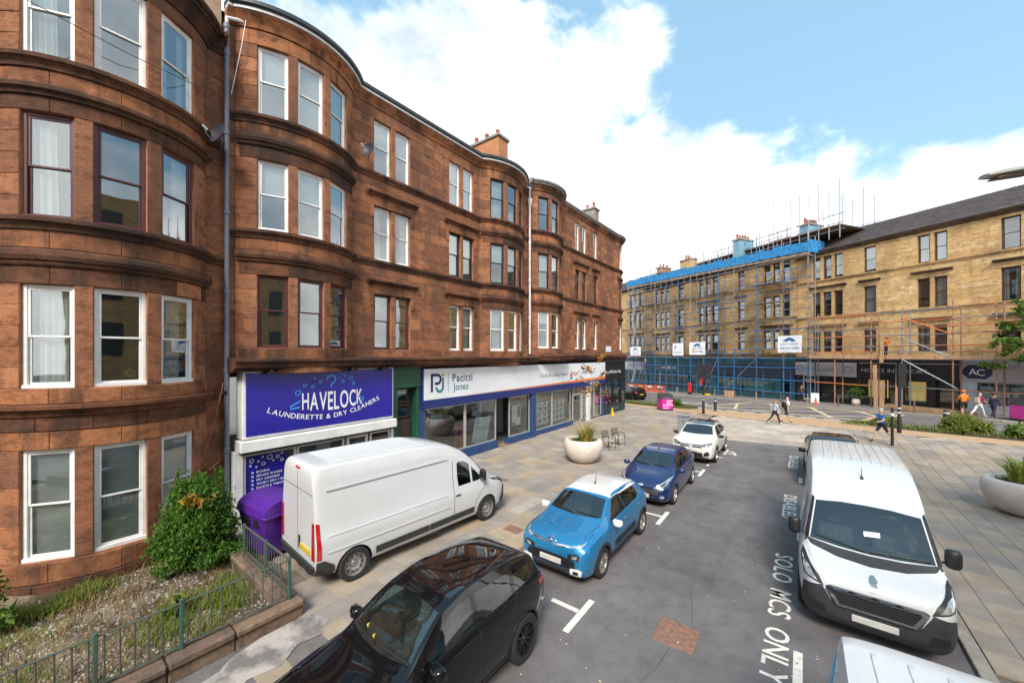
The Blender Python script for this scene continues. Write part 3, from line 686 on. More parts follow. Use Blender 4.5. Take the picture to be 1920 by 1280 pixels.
def chimney(root, x0, x1, y0, y1, z0, z1, mat='render', np=6, along='x'):
    c = MB().cbox(x0, x1, y0, y1, z0, z1, .02).build('chimney_stack', M[mat], root)
    MB().cbox(x0 - .09, x1 + .09, y0 - .09, y1 + .09, z1 + .002, z1 + .17, .02).build('coping', M['coping'], c)
    L = (x1 - x0) if along == 'x' else (y1 - y0)
    pts = [((x0 + L * (i + .5) / np, (y0 + y1) / 2) if along == 'x' else ((x0 + x1) / 2, y0 + L * (i + .5) / np)) for i in range(np)]
    pots(c, pts, z1 + .17)
def dish(root, p, aim, r=.3):
    p = Vector(p); aim = Vector(aim).normalized(); q = aim.to_track_quat('Z', 'Y').to_matrix().to_4x4(); T = Matrix.Translation(p) @ q
    prof = [(r * k / 6, .10 * (k / 6) ** 2) for k in range(7)] + [(r, .115), (r * .98, .115)] + [(r * k / 6, .10 * (k / 6) ** 2 + .008) for k in range(5, -1, -1)]
    d = MB().lathe(prof, 20).xf(T).build('dish', M['greydish'], root, 40)
    MB().tube([(0, -r * .95, .1), (0, -r * .7, .28), (0, -.1, .36)], .012, 6).xf(T).build('feed_arm', M['steel'], root)
    MB().cyl((0, -.1, .30), (0, -.06, .42), .035, .03).xf(T).build('receiver', M['whitepipe'], root)
M['greydish'] = pm('grey_dish', (.055, .06, .08), (.04, .043, .06), 5, .5)
def drainpipe(name, x, y, z0, z1, r, mat, label, step=2.2):
    e = empty(name, (x, y, z0), label=label, category='drainpipe')
    z = z0
    while z < z1 - .05:
        zz = min(z1, z + step); MB().cyl((x, y, z), (x, y, zz), r, r, 12).build('pipe_length', M[mat], e, 40)
        MB().lathe([(r, zz - .16), (r * 1.28, zz - .155), (r * 1.28, zz - .03), (r, zz - .02)], 14, (x, y, 0)).build('collar', M[mat], e, 40)
        MB().box(x - .16, x - r * .6, y - .012, y + .012, zz - .11, zz - .07).build('bracket', M[mat], e); z = zz
    return e
FX = -12.8
# ---- tenement with the garden, leftmost
t0 = empty('tenement', (FX, .5, 0), label='red sandstone tenement with bow windows above the gravel garden, nearest', category='building', group='red sandstone tenements')
p0 = Path((FX, -9.0)).line((FX, -.38)).bow((FX, 3.1), 1.1); m0 = p0.mid; p0.line((FX, 3.50)); S0 = p0.L
ww, mm = .82, .27
lv0 = [(.72, 2.95, 'greyfull', 'wpaint'), (4.18, 6.26, 'drapes', 'wpaint'), (7.58, 9.70, 'drapes', 'maroon'), (10.78, 12.85, 'left', 'wpaint')]
wn0 = [(m0 + k * (ww + mm), ww) for k in (-1, 0, 1)]
far0 = [(2.2, .95), (3.5, .95), (6.2, .95)]
ops = []
for z0, z1, st, fm in lv0: ops += [(c - w_ / 2, c + w_ / 2, z0, z1) for c, w_ in wn0 + far0]
kz = [-.1, .30, .72, 2.95, 3.35, 3.86, 4.18, 6.26, 6.62, 7.30, 7.58, 9.70, 10.06, 10.50, 10.78, 12.85, 13.25]
hb = 2.05; bz = [(m0 - hb, m0 + hb, a, b) for a, b in ((3.35, 3.86), (6.26, 7.30), (9.70, 10.50), (-.1, .72), (2.95, 3.35))]
masonry(t0, p0, 0, S0, kz, ops, M['red'], 300, .40, skip=bz, seed=2)
trimblocks(t0, p0, m0 - hb, m0 + hb, -.1, .30, .10, 'redsoot', .8, 'plinth_stone'); trimblocks(t0, p0, m0 - hb, m0 + hb, .305, .70, .06, 'redtrim', 1.0, 'plinth_stone')
trimblocks(t0, p0, m0 - hb, m0 + hb, 2.95, 3.30, .015, 'redtrim', 1.15); trimblocks(t0, p0, m0 - hb, m0 + hb, 3.32, 3.60, .03, 'redsoot', .8, 'band_stone')
trim(t0, p0, 0, S0, cornice(3.86, .2, .24), 'string_course', 'redsoot', .15)
trimblocks(t0, p0, m0 - hb, m0 + hb, 3.862, 4.17, .04, 'redtrim', 1.1, 'apron_stone')
for zh, zs in ((6.26, 7.35), (9.70, 10.55)):
    bow_trim(t0, p0, m0, hb, zh, zs - .02) if zs - zh > 1 else (trimblocks(t0, p0, m0 - hb, m0 + hb, zh, zh + .30, .012, 'redsoot', 1.1),
        trim(t0, p0, m0 - hb - .06, m0 + hb + .06, [(-.05, zh + .30), (.06, zh + .30), (.08, zh + .36), (.14, zh + .4), (.14, zh + .47), (.07, zh + .53), (-.05, zh + .53)], 'cushion_moulding', 'redsoot', .15),
        trimblocks(t0, p0, m0 - hb, m0 + hb, zh + .535, zs - .02, .02, 'redtrim', 1.0, 'apron_stone'))
    trim(t0, p0, 0, S0, cornice(zs + .225, .16, .24), 'sill_course', 'redsoot', .15)
pbox(MB(), p0, m0 + 1.0, m0 + 1.75, 6.27, 6.61, -.05, .022, .4, .01).build('repaired_lintel', M['redclean'], t0)
for i, (z0, z1, st, fm) in enumerate(lv0):
    for k, (c, w_) in enumerate(wn0 + far0):
        s_ = [['greyfull'] * 3, ['mid', 'none', 'mid'], ['left', 'none', 'right'], ['left', 'none', 'right']][i][k % 3]
        if i == 3 and k == 2: s_ = 'drapes'
        window(t0, frame_at(p0, c, -.10, z0), w_ - .02, z1 - z0, M[fm], s_, .5, .07, i * 10 + k)
gutter(t0, p0, 0, S0, 13.52, ('redsoot', 'redsoot', 'redsoot'))
MB().box(FX - .2, FX + .02, 1.9, 3.42, 13.72, 15.2).build('timber_hoarding', M['board'], t0)
slated(t0, p0, 0, S0, 13.6, 3.4, 5)
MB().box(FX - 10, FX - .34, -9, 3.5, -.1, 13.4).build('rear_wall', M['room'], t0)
# ---- middle tenement over the shops
t1 = empty('tenement', (FX, 10.8, 0), label='red sandstone tenement above the blue launderette sign, two bow windows', category='building', group='red sandstone tenements')
p1_ = Path((FX, 3.51)).line((FX, 3.71)).bow((FX, 7.31), .78); ma = p1_.mid; s_b = p1_.L; p1_.line((FX, 14.0)); s_c = p1_.L; p1_.bow((FX, 17.6), .74); mb_ = p1_.mid; p1_.line((FX, 18.2)); S1 = p1_.L
y2s = lambda y: s_b + y - 7.31
pr = [(y2s(8.53), .74), (y2s(9.45), .70), (y2s(12.33), .72), (y2s(13.22), .70)]
wa = [(ma + k * 1.03, .78) for k in (-1, 0, 1)]; wb = [(mb_ + k * 1.04, .80) for k in (-1, 0, 1)]
lv1 = [(5.05, 7.15), (8.46, 10.48), (11.74, 13.74)]
ops = [(c - w_ / 2, c + w_ / 2, z0, z1) for z0, z1 in lv1 for c, w_ in wa + pr + wb]
kz = [4.3, 4.72, 5.05, 7.15, 7.51, 8.20, 8.46, 10.48, 10.84, 11.50, 11.74, 13.74, 14.2]
hb = 1.86; bz = [(c - hb, c + hb, a, b) for c in (ma, mb_) for a, b in ((7.15, 8.2), (10.48, 11.5), (4.72, 5.05), (13.74, 14.2))]
masonry(t1, p1_, 0, S1, kz, ops, M['red'], 300, .41, skip=bz, seed=4)
for c in (ma, mb_):
    for zh, zs in ((7.15, 8.2), (10.48, 11.5)): bow_trim(t1, p1_, c, hb, zh, zs)
    trimblocks(t1, p1_, c - hb, c + hb, 4.72, 5.04, .02, 'redtrim', 1.1, 'apron_stone'); trimblocks(t1, p1_, c - hb, c + hb, 13.74, 14.16, .015, 'redtrim', 1.1)
for z in (8.43, 11.72): trim(t1, p1_, 0, S1, cornice(z, .15, .24), 'sill_course', 'redsoot', .15)
for i, z in enumerate((7.15, 10.48)):
    for a, b in ((0, 1), (2, 3)): hoodmould(t1, p1_, pr[a][0] - .38, pr[b][0] + .37, z)
st1 = {'wa': [['none', 'none', 'none'], ['half', 'half', 'half'], ['half', 'full', 'full']], 'pr': [['none', 'none', 'left', 'mid'], ['left', 'right', 'full', 'half'], ['half', 'half', 'full', 'full']], 'wb': [['mid', 'left', 'left'], ['half', 'half', 'none'], ['net', 'none', 'left']]}
fm1 = {'wa': ['maroon', 'wpaint', 'wpaint'], 'pr': ['maroon', 'wpaint', 'wpaint'], 'wb': ['wpaint', 'blackpaint', 'blackpaint']}
for i, (z0, z1) in enumerate(lv1):
    for kn, lst in (('wa', wa), ('pr', pr), ('wb', wb)):
        for k, (c, w_) in enumerate(lst):
            fm = fm1[kn][i]
            if kn == 'pr' and k > 1: fm = ['wpaint', 'blackpaint', 'wpaint'][i]
            window(t1, frame_at(p1_, c, -.10, z0), w_ - .02, z1 - z0, M[fm], st1[kn][i][k], .52, .055, i * 31 + k * 3 + len(lst))
gutter(t1, p1_, 0, S1, 14.55); slated(t1, p1_, 0, S1, 14.6, 2.6, 5)
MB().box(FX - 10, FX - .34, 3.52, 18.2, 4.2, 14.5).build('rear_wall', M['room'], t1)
trim(t1, p1_, 0, .2, cornice(4.72, .32, .26), 'shop_cornice', 'redsoot')
pc = Path((FX, 3.51)).line((FX, 18.2)); trim(t1, pc, .0, 14.69, [(-.2, 4.38), (.62, 4.38), (.66, 4.44), (.82, 4.50), (.84, 4.62), (.90, 4.66), (.90, 4.72), (-.2, 4.80)], 'shop_cornice', 'redsoot')
chimney(t1, -20, -14.0, 16.95, 17.85, 14.6, 17.55, 'render', 7)
# ---- far red tenement with the rounded corner
t2 = empty('tenement', (FX, 26, 0), label='red sandstone tenement with rounded corner, farthest of the red row', category='building', group='red sandstone tenements')
p2_ = Path((FX, 18.22)).line((FX, 18.5)).bow((FX, 21.9), .7); mc = p2_.mid; s_d = p2_.L; p2_.line((FX, 31.3)); s_e = p2_.L
p2_.bow((FX - 2.4, 34.5), 1.0); md = p2_.mid; s_f = p2_.L; p2_.line((FX - 12, 40.9)); S2 = p2_.L
y3s = lambda y: s_d + y - 21.9
wc = [(mc + k * 1.03, .80) for k in (-1, 0, 1)]; pr2 = [(y3s(24.36), .72), (y3s(25.45), .70), (y3s(27.35), .72)]; wd_ = [(md - 1.25, .8), (md + .1, .8), (md + 1.4, .8)]; bk = [(s_f + 2.2, .9), (s_f + 5.2, .9), (s_f + 8.4, .9)]
lv2 = [(5.25, 7.42), (8.80, 10.92), (12.3, 14.3)]
ops = [(c - w_ / 2, c + w_ / 2, z0, z1) for z0, z1 in lv2 for c, w_ in wc + pr2 + wd_ + bk]
kz = [4.45, 4.95, 5.25, 7.42, 7.78, 8.50, 8.80, 10.92, 11.28, 12.0, 12.3, 14.3, 14.7]
hb = 1.76; hd = 1.95; bz = [(c - h_, c + h_, a, b) for c, h_ in ((mc, hb), (md, hd)) for a, b in ((7.42, 8.5), (10.92, 12.0))]
masonry(t2, p2_, 0, S2, kz, ops, M['red'], 300, .42, skip=bz, seed=6)
for c, h_ in ((mc, hb), (md, hd)):
    for zh, zs in ((7.42, 8.5), (10.92, 12.0)): bow_trim(t2, p2_, c, h_, zh, zs)
for z in (8.76, 12.26): trim(t2, p2_, 0, S2, cornice(z, .15, .24), 'sill_course', 'redsoot', .15)
for z in (7.42, 10.92): hoodmould(t2, p2_, pr2[0][0] - .37, pr2[1][0] + .36, z); hoodmould(t2, p2_, pr2[2][0] - .36, pr2[2][0] + .36, z)
for i, (z0, z1) in enumerate(lv2):
    for k, (c, w_) in enumerate(wc + pr2 + wd_ + bk):
        fm = ['wpaint', 'blackpaint', 'blackpaint'][i] if k < 3 else ['wpaint', 'brownpaint', 'wpaint'][i] if k < 6 else ['wpaint', 'brownpaint', 'wpaint'][i]
        window(t2, frame_at(p2_, c, -.10, z0), w_ - .02, z1 - z0, M[fm], ['third', 'half', 'none', 'mid', 'none', 'left', 'half', 'none', 'full'][(k * 2 + i) % 9], .5, .055, i * 17 + k)
gutter(t2, p2_, 0, S2, 15.0, ('redtrim', 'coping', 'coping'))
pts = [p2_.P(x, 0, -.2)[:2] for x in p2_.stations(0, S2, .5)]; zc = 15.05
mb = MB(); cx, cy = -20, 28.5
mb.add([(x, y, zc) for x, y in pts] + [(max(-17.5, x - 4.4) if y < 32 else -18.5 - (y - 32) * .8, min(y, 32) if y < 34 else 33 + (y - 33) * .4, zc + 2.4) for x, y in pts], [(i, i + 1, len(pts) + i + 1, len(pts) + i) for i in range(len(pts) - 1)]).build('roof', M['slate'], t2)
MB().box(FX - 9, FX - .36, 18.3, 31.2, 4.2, 14.9).build('rear_wall', M['room'], t2)
trim(t2, p2_, 0, S2, [(-.2, 4.45), (.25, 4.45), (.3, 4.52), (.42, 4.58), (.44, 4.7), (.5, 4.74), (.5, 4.82), (-.2, 4.95)], 'shop_cornice', 'redsoot', .15)
chimney(t2, -15.6, -14.4, 30.6, 31.5, 15, 17.6, 'coping', 2); chimney(t2, -17.4, -16.6, 20.0, 20.8, 15, 17.2, 'redtrim', 2)
# ---- pipes, dishes, aerial, cables
dp = drainpipe('drainpipe', FX + .12, 3.52, .1, 14.05, .062, 'greypipe', 'grey cast drainpipe running down between the two nearest tenements')
MB().tube([(FX + .12, 3.52, 14.0), (FX + .12, 3.52, 14.2), (FX + .18, 3.75, 14.26), (FX + .3, 4.1, 14.28), (FX + .32, 4.2, 14.42)], .05, 8).build('swan_neck', M['whitepipe'], dp, 40)
dp = drainpipe('drainpipe', FX + .14, 18.2, 4.9, 13.6, .06, 'whitepipe', 'white drainpipe running down between the middle and far tenements')
MB().lathe([(.06, 13.5), (.13, 13.7), (.15, 13.95), (.13, 13.95), (.05, 13.7)], 12, (FX + .14, 18.2, 0)).build('hopper', M['whitepipe'], dp, 40)
MB().tube([(FX + .14, 18.2, 13.9), (FX + .2, 18.1, 14.3), (FX + .3, 18.0, 14.55)], .045, 8).build('swan_neck', M['whitepipe'], dp, 40)
e = empty('satellite_dish', (FX + .5, 3.3, 10.6), label='dark grey satellite dish on the wall by the grey drainpipe', category='satellite dish'); dish(e, (FX + .55, 3.25, 10.65), (.28, -.92, .25), .29); MB().cyl((FX + .02, 3.42, 10.5), (FX + .5, 3.3, 10.62), .02).build('wall_bracket', M['steel'], e)
e = empty('satellite_dish', (FX + .3, 7.75, 12.2), label='dark grey satellite dish beside the right edge of the upper bow', category='satellite dish'); dish(e, (FX + .4, 7.72, 12.2), (.28, -.92, .25), .26); MB().cyl((FX + .02, 7.9, 12.15), (FX + .36, 7.75, 12.18), .02).build('wall_bracket', M['steel'], e)
e = empty('tv_aerial', (-16.4, 20.4, 17.2), label='thin rooftop television aerial on the far red tenement', category='aerial')
MB().cyl((-16.4, 20.4, 16.2), (-16.4, 20.4, 19.2), .025).build('mast', M['steel'], e)
for z, L in ((19.0, 1.2), (18.2, 1.5)):
    MB().cyl((-16.4, 20.4, z), (-16.4 - L * .7, 20.4 - L, z - .1), .016).build('boom', M['steel'], e)
    for k in range(6): MB().cyl((-16.4 - L * .7 * k / 6 - .1, 20.4 - L * k / 6 + .1, z), (-16.4 - L * .7 * k / 6 + .1, 20.4 - L * k / 6 - .1, z), .01).build('element', M['steel'], e)
def cable(pts, r, mat, name, label):
    out = []; P = [Vector(p) for p in pts]
    for a, b in zip(P, P[1:]): out += [a.lerp(b, k / 4) for k in range(4)]
    MB().tube(out + [P[-1]], r, 5).build(name, M[mat], label=label, category='cable')
cable([(FX + 1.35, -1.2, 11.6), (FX + 1.25, 1.4, 11.35), (FX + .9, 2.7, 11.5), (FX + .2, 3.45, 12.4)], .008, 'black', 'wall_cable', 'thin dark cable strung across the top bow of the nearest tenement')
cable([(FX + .25, 3.4, 4.1), (FX + .27, 3.2, 3.0), (FX + .3, 2.9, 2.05), (FX + .28, 3.1, 1.8), (FX + .22, 3.35, 2.0)], .012, 'redclean', 'wall_cable', 'pinkish looped cable hanging beside the grey drainpipe above the bush')
cable([(FX + .32, 3.95, 14.6), (FX + .34, 3.8, 13.5), (FX + .2, 3.6, 12.1)], .01, 'whitepipe', 'wall_cable', 'white cable slanting down from the gutter beside the grey drainpipe')
# reflected street front behind the camera's right shoulder
t3 = empty('tenement', (9.5, -8, 0), label='plain blond sandstone tenement on the opposite side, seen only in reflections', category='building')
MB().box(9.5, 18, -40, 9.5, -.1, 14.5).build('wall', M['yellow'], t3)
for k in range(11):
    for z in (1.2, 4.8, 8.2, 11.5):
        y = -38 + k * 4.4; MB().box(9.44, 9.5, y, y + 1.0, z, z + 2.0).build('window', M['blackpaint'], t3); MB().box(9.44, 9.5, y + 1.3, y + 2.3, z, z + 2.0).build('window', M['blackpaint'], t3)
# ---------------------------------------------------------------- shop fronts under the red tenements
def text_on(parent, s, Mx, x, z, h, mat, wx=1, align='LEFT', y=-.004, rot=0, bold=0, space=1, name='lettering'):
    """Mx: x right, y into the wall, z up"""
    t = text_mb(s, h, wx, align, space, bold); c, k = math.cos(rot), math.sin(rot)
    t.v = [(x + a * c - b * k, y, z + a * k + b * c) for a, b, _ in t.v]; t.f = [f[::-1] if False else f for f in t.f]
    w_ = t.width; t.xf(Mx).build(name, M[mat], parent); return w_
def ring_on(parent, Mx, x, z, r, wd, mat, y=-.004, a0=0, a1=6.2832, sx=1, name='printed_ring'):
    n = 26; mb = MB(); V = []
    for i in range(n + 1):
        a = a0 + (a1 - a0) * i / n
        for q in (r - wd / 2, r + wd / 2): V.append((x + q * math.cos(a) * sx, y, z + q * math.sin(a)))
    mb.add(V, [(2 * i, 2 * i + 1, 2 * i + 3, 2 * i + 2) for i in range(n)]).xf(Mx).build(name, M[mat], parent)
def poly_on(parent, Mx, pts, mat, y=-.004, name='printed_shape'):
    MB().add([(x, y, z) for x, z in pts], [tuple(range(len(pts)))]).xf(Mx).build(name, M[mat], parent)
def stroke_on(parent, Mx, pts, wd, mat, y=-.004, name='printed_stroke'):
    mb = MB(); P = [Vector(p) for p in pts]; V = []
    for i, p in enumerate(P):
        d = (P[min(i + 1, len(P) - 1)] - P[max(i - 1, 0)]).normalized(); n = Vector((-d.y, d.x)) * wd / 2
        V += [(p.x - n.x, y, p.y - n.y), (p.x + n.x, y, p.y + n.y)]
    mb.add(V, [(2 * i, 2 * i + 1, 2 * i + 3, 2 * i + 2) for i in range(len(P) - 1)]).xf(Mx).build(name, M[mat], parent)
def XM(x): return Matrix(((0, -1, 0, x), (1, 0, 0, 0), (0, 0, 1, 0), (0, 0, 0, 1)))   # wall facing +X: local x = world Y
def glazing(root, y0, y1, z0, z1, x, fr, fw=.06, gm='shopglass', dep=.08, name='shop_window'):
    mb = MB(); mb.cbox(x - dep, x, y0, y0 + fw, z0, z1, .006); mb.cbox(x - dep, x, y1 - fw, y1, z0, z1, .006)
    mb.cbox(x - dep, x, y0 + fw, y1 - fw, z0, z0 + fw, .006); mb.cbox(x - dep, x, y0 + fw, y1 - fw, z1 - fw, z1, .006)
    o = mb.build(name, M[fr], root); MB().box(x - dep * .6, x - dep * .5, y0 + fw - .01, y1 - fw + .01, z0 + fw - .01, z1 - fw + .01).build('pane', M[gm], o); return o
def room_box(root, y0, y1, z0, z1, x, depth, mat, floor=None):
    mb = MB(); X = x - depth
    mb.quad((X, y0, z0), (X, y1, z0), (X, y1, z1), (X, y0, z1)); mb.quad((X, y0, z0), (X, y0, z1), (x, y0, z1), (x, y0, z0)); mb.quad((X, y1, z0), (x, y1, z0), (x, y1, z1), (X, y1, z1))
    mb.quad((X, y0, z1), (X, y1, z1), (x, y1, z1), (x, y0, z1)); mb.quad((X, y0, z0), (x, y0, z0), (x, y1, z0), (X, y1, z0)); return mb.build('shop_interior', M[mat], root)
SX = -12.55
lau = empty('shop_front', (SX, 6.3, 0), label='launderette shop front with big royal blue sign and white frames', category='shop front')
MB().cbox(-12.85, -12.36, 3.79, 8.69, 2.47, 4.40, .015).build('sign_box', M['wpaint'], lau)
sg = MB().box(-12.36, -12.335, 3.87, 8.62, 2.55, 4.33).build('sign_panel', M['signblue'], lau); MX = XM(-12.333)
x = 5.36
for i, ch in enumerate('HAVELOCK'):     # tall narrow capitals, baseline dipping like a smile
    k = (i - 3.5) / 3.5; h = .53 + .10 * (1 - k * k); zb = 3.13 - .08 * (1 - k * k) + .02 * abs(k)
    x += text_on(sg, ch, MX, x, zb, h, 'printwhite', .46, rot=.0, bold=.014) + .035
s_ = 'LAUNDERETTE & DRY CLEANERS'; ws = []
for ch in s_: ws.append(.09 if ch == ' ' else text_mb(ch, .15, 1.05).width + .032)
tot = sum(ws); x = 4.38; k = 3.72 / tot
for ch, wv in zip(s_, ws):
    q = (x + wv * k / 2 - 6.24) / 1.86
    if ch != ' ': text_on(sg, ch, MX, x, 2.78 + .43 * q * q, .155, 'printwhite', 1.05 * k, rot=math.atan(.43 * 2 * q / 1.86), bold=.012)
    x += wv * k
hk = [(6.28, 3.80), (6.28, 3.88), (6.38, 3.96), (6.43, 4.05), (6.38, 4.15), (6.27, 4.18), (6.17, 4.14), (6.13, 4.05)]
stroke_on(sg, MX, hk, .045, 'printsky'); stroke_on(sg, MX, [(5.30, 3.42), (5.02, 3.27), (5.02, 3.20), (5.30, 3.23)], .04, 'printsky'); stroke_on(sg, MX, [(7.20, 3.42), (7.42, 3.34), (7.42, 3.26), (7.20, 3.22)], .04, 'printsky')
for bx_, bz_, br in ((5.24, 3.68, .075), (5.44, 3.90, .045), (5.68, 3.84, .04), (5.93, 3.98, .045), (6.68, 3.96, .04), (6.96, 4.06, .065), (7.06, 3.87, .045), (5.75, 4.1, .025), (6.72, 4.16, .028), (6.55, 4.08, .015)): ring_on(sg, MX, bx_, bz_, br, .022, 'printsky')
for i, y in enumerate((4.45, 5.75, 6.95, 8.15)):
    fl_ = MB().cbox(-12.33, -12.05, y - .13, y + .13, 4.30, 4.38, .02).build('sign_lamp', M['black'], lau)
    MB().cyl((-12.36, y, 4.40), (-12.15, y, 4.40), .018).build('lamp_arm', M['steel'], fl_)
MB().cbox(-12.70, -12.20, 3.70, 8.74, 2.13, 2.44, .02).build('shutter_box', M['wpaint'], lau)
MB().box(-12.6, -12.3, 3.75, 8.7, 2.06, 2.13).build('shutter_slot', M['black'], lau)
room_box(lau, 3.8, 8.75, .06, 2.1, SX - .1, 3, 'interior')
MB().cbox(-12.85, -12.5, 3.62, 3.85, .0, 2.12, .01).build('pilaster', M['wpaint'], lau); MB().cbox(-12.85, -12.5, 8.68, 8.80, .0, 2.12, .01).build('pilaster', M['wpaint'], lau)
MB().cbox(-12.8, -12.52, 3.86, 7.0, .04, .48, .01).build('stall_riser', M['wpaint'], lau)
for a, b, z in ((3.86, 5.28, .48), (5.30, 6.85, .48), (7.82, 8.67, .48)): glazing(lau, a, b, z, 2.02, SX, 'wpaint', .07)
d = glazing(lau, 6.93, 7.74, .08, 2.02, SX, 'wpaint', .10, name='door'); MB().cyl((SX + .03, 7.6, .95), (SX + .03, 7.6, 1.25), .014).build('handle', M['steel'], d)
ps = MB().box(SX - .038, SX - .030, 3.96, 4.98, .5, 1.93).build('window_poster', M['signblue'], lau); PX = XM(SX - .026)
for i, s_ in enumerate(('IRONING', 'SERVICE WASHES', 'DRY CLEANING', 'WASH + DRY + IRON', 'DUVETS & THROWS', 'CURTAINS', 'LEATHER GOODS')):
    z = 1.42 - i * .115; text_on(ps, s_, PX, 4.20, z, .066, 'printwhite', .92, bold=.01); poly_on(ps, PX, [(4.07, z), (4.13, z), (4.13, z + .06), (4.07, z + .06)], 'printpale')
for bx_, bz_, br in ((4.08, 1.80, .05), (4.55, 1.82, .065), (4.76, 1.80, .045), (4.88, 1.68, .04), (4.38, 1.66, .045), (4.25, 1.75, .025), (4.64, 1.7, .02), (4.88, 1.88, .025), (4.05, 1.66, .02), (4.2, 1.6, .02), (4.36, 1.86, .02)): ring_on(ps, PX, bx_, bz_, br, .018, 'printwhite')
MB().box(SX - .05, SX - .045, 7.1, 7.3, 1.35, 1.6).build('window_notice', M['wpaint'], lau); MB().box(SX - .9, SX - .88, 6.3, 6.8, .5, 2.0).build('curtain', M['blind'], lau)
for y in (5.5, 6.2): MB().cbox(SX - 2.6, SX - 1.9, y, y + .6, .07, 1.0, .03).build('washing_machine', M['wpaint'], lau)
# close door
cl = empty('doorway', (SX, 9.45, 0), label='dark green framed close entrance with brown door between the two shops', category='door')
MB().cbox(-12.9, -12.5, 8.80, 8.98, 0, 3.55, .01).build('jamb', M['green'], cl); MB().cbox(-12.9, -12.5, 9.88, 10.08, 0, 3.55, .01).build('jamb', M['green'], cl)
MB().cbox(-12.9, -12.44, 8.72, 10.08, 3.55, 4.38, .01).build('header', M['green'], cl)
dr = MB().cbox(-12.86, -12.8, 8.98, 9.88, .06, 2.25, .01).build('door', M['brownpaint'], cl)
for y in (9.06, 9.5):
    for z0, z1 in ((.25, .95), (1.1, 2.05)): MB().cbox(-12.81, -12.785, y, y + .3, z0, z1, .012).build('door_panel', M['brownpaint'], dr)
MB().box(-12.785, -12.775, 9.36, 9.46, 1.38, 1.5).build('number_plate', M['printwhite'], dr); MB().cyl((-12.8, 9.8, 1.15), (-12.72, 9.8, 1.15), .03).build('handle', M['chrome'], dr)
for z0, z1 in ((2.32, 2.85), (2.92, 3.5)): glazing(cl, 8.98, 9.88, z0, z1, -12.8, 'brownpaint', .06, 'glass', .06, 'fanlight')
MB().box(-13.6, -12.95, 8.9, 9.9, 0, 3.6).build('passage', M['room'], cl); MB().cbox(-12.52, -12.46, 9.9, 10.02, .6, 1.0, .01).build('entry_panel', M['steel'], cl)
# estate agent
pj = empty('shop_front', (SX, 19, 0), label='estate agent shop front with long white sign and navy band', category='shop front')
MB().cbox(-12.85, -12.38, 10.09, 28.2, 2.60, 4.28, .01).build('fascia_box', M['navy'], pj); MX = XM(-12.347)
fp_ = MB().box(-12.38, -12.35, 10.16, 28.15, 2.97, 4.26).build('sign_panel', M['signwhite'], pj)
# orange to pink stripe, tapering to the left
MB().add([(-12.345, 12.6, 2.985), (-12.345, 28.15, 2.985), (-12.345, 28.15, 3.17), (-12.345, 20, 3.065), (-12.345, 12.6, 2.99)], [(0, 1, 2, 3, 4)]).build('stripe', M['printorange'], fp_)
MB().box(-12.372, -12.352, 10.16, 28.15, 2.62, 2.965).build('navy_band', M['navy'], fp_)
stroke_on(fp_, MX, [(10.56, 3.28), (10.56, 4.05)], .12, 'printnavy')
ring_on(fp_, MX, 10.86, 3.81, .185, .115, 'printnavy', -.004, -1.571, 1.571); poly_on(fp_, MX, [(10.50, 3.94), (10.87, 3.94), (10.87, 4.053), (10.50, 4.053)], 'printnavy', -.006); poly_on(fp_, MX, [(10.72, 3.568), (10.87, 3.568), (10.87, 3.682), (10.72, 3.682)], 'printnavy', -.006)
ring_on(fp_, MX, 10.99, 3.47, .185, .115, 'printteal', -.008, 3.1416, 6.2832); stroke_on(fp_, MX, [(11.175, 3.46), (11.175, 3.86)], .115, 'printteal', -.008); poly_on(fp_, MX, [(11.12, 3.92), (11.235, 3.92), (11.235, 4.03), (11.12, 4.03)], 'printorange', -.008)
stroke_on(fp_, MX, [(11.48, 3.25), (11.48, 4.08)], .025, 'printteal')
text_on(fp_, 'Pacitti', MX, 11.74, 3.66, .36, 'printnavy', .92, bold=.01); text_on(fp_, 'Jones', MX, 11.78, 3.27, .33, 'printteal', .92, bold=.008)
text_on(fp_, 'Estate & Letting Agents,', MX, 18.9, 3.50, .24, 'printgrey', .95); text_on(fp_, '"Making', MX, 22.55, 3.50, .25, 'printred', .95); text_on(fp_, 'It Happen for you"', MX, 23.95, 3.50, .24, 'printgrey', .95)
text_on(fp_, '0141 334 6444', MX, 25.5, 2.70, .20, 'printwhite', .95, y=.003)
room_box(pj, 10.2, 18.4, .08, 2.6, SX - .1, 4.2, 'interior'); room_box(pj, 18.5, 28.1, .08, 2.6, SX - .1, 3.2, 'interiorpale')
def blue(y0, y1, z0, z1, x0=-12.85, x1=-12.47, nm='pilaster'): MB().cbox(x0, x1, y0, y1, z0, z1, .012).build(nm, M['shopblue'], pj)
blue(10.09, 10.30, 0, 2.6); blue(18.05, 18.5, 0, 2.6, x1=-12.42); blue(27.9, 28.2, 0, 2.6)
blue(10.3, 15.05, 0, .46, nm='stall_riser'); blue(16.05, 18.05, 0, .40, nm='stall_riser'); blue(18.5, 23.2, 0, .34, x1=-12.5, nm='stall_riser')
for a, b in ((10.32, 12.74), (12.76, 15.0)): glazing(pj, a, b, .47, 2.58, SX, 'alloyframe', .055)
MB().box(-13.9, SX - .05, 15.04, 15.10, .1, 2.58).build('side_pane', M['shopglass'], pj); glazing(pj, 16.1, 18.03, .41, 2.58, SX, 'alloyframe', .055); MB().box(-13.9, SX - .05, 16.06, 16.1, .41, 2.58).build('side_pane', M['shopglass'], pj)
MB().box(-14, -12.5, 15.1, 16.05, .0, .075).build('doorstep', M['pot'], pj); glazing(pj, 15.1, 16.05, .08, 2.3, -13.9, 'alloyframe', .08, name='door')
for a, b in ((18.55, 20.5), (20.52, 22.9)): glazing(pj, a, b, .35, 2.58, SX, 'alloyframe', .05)
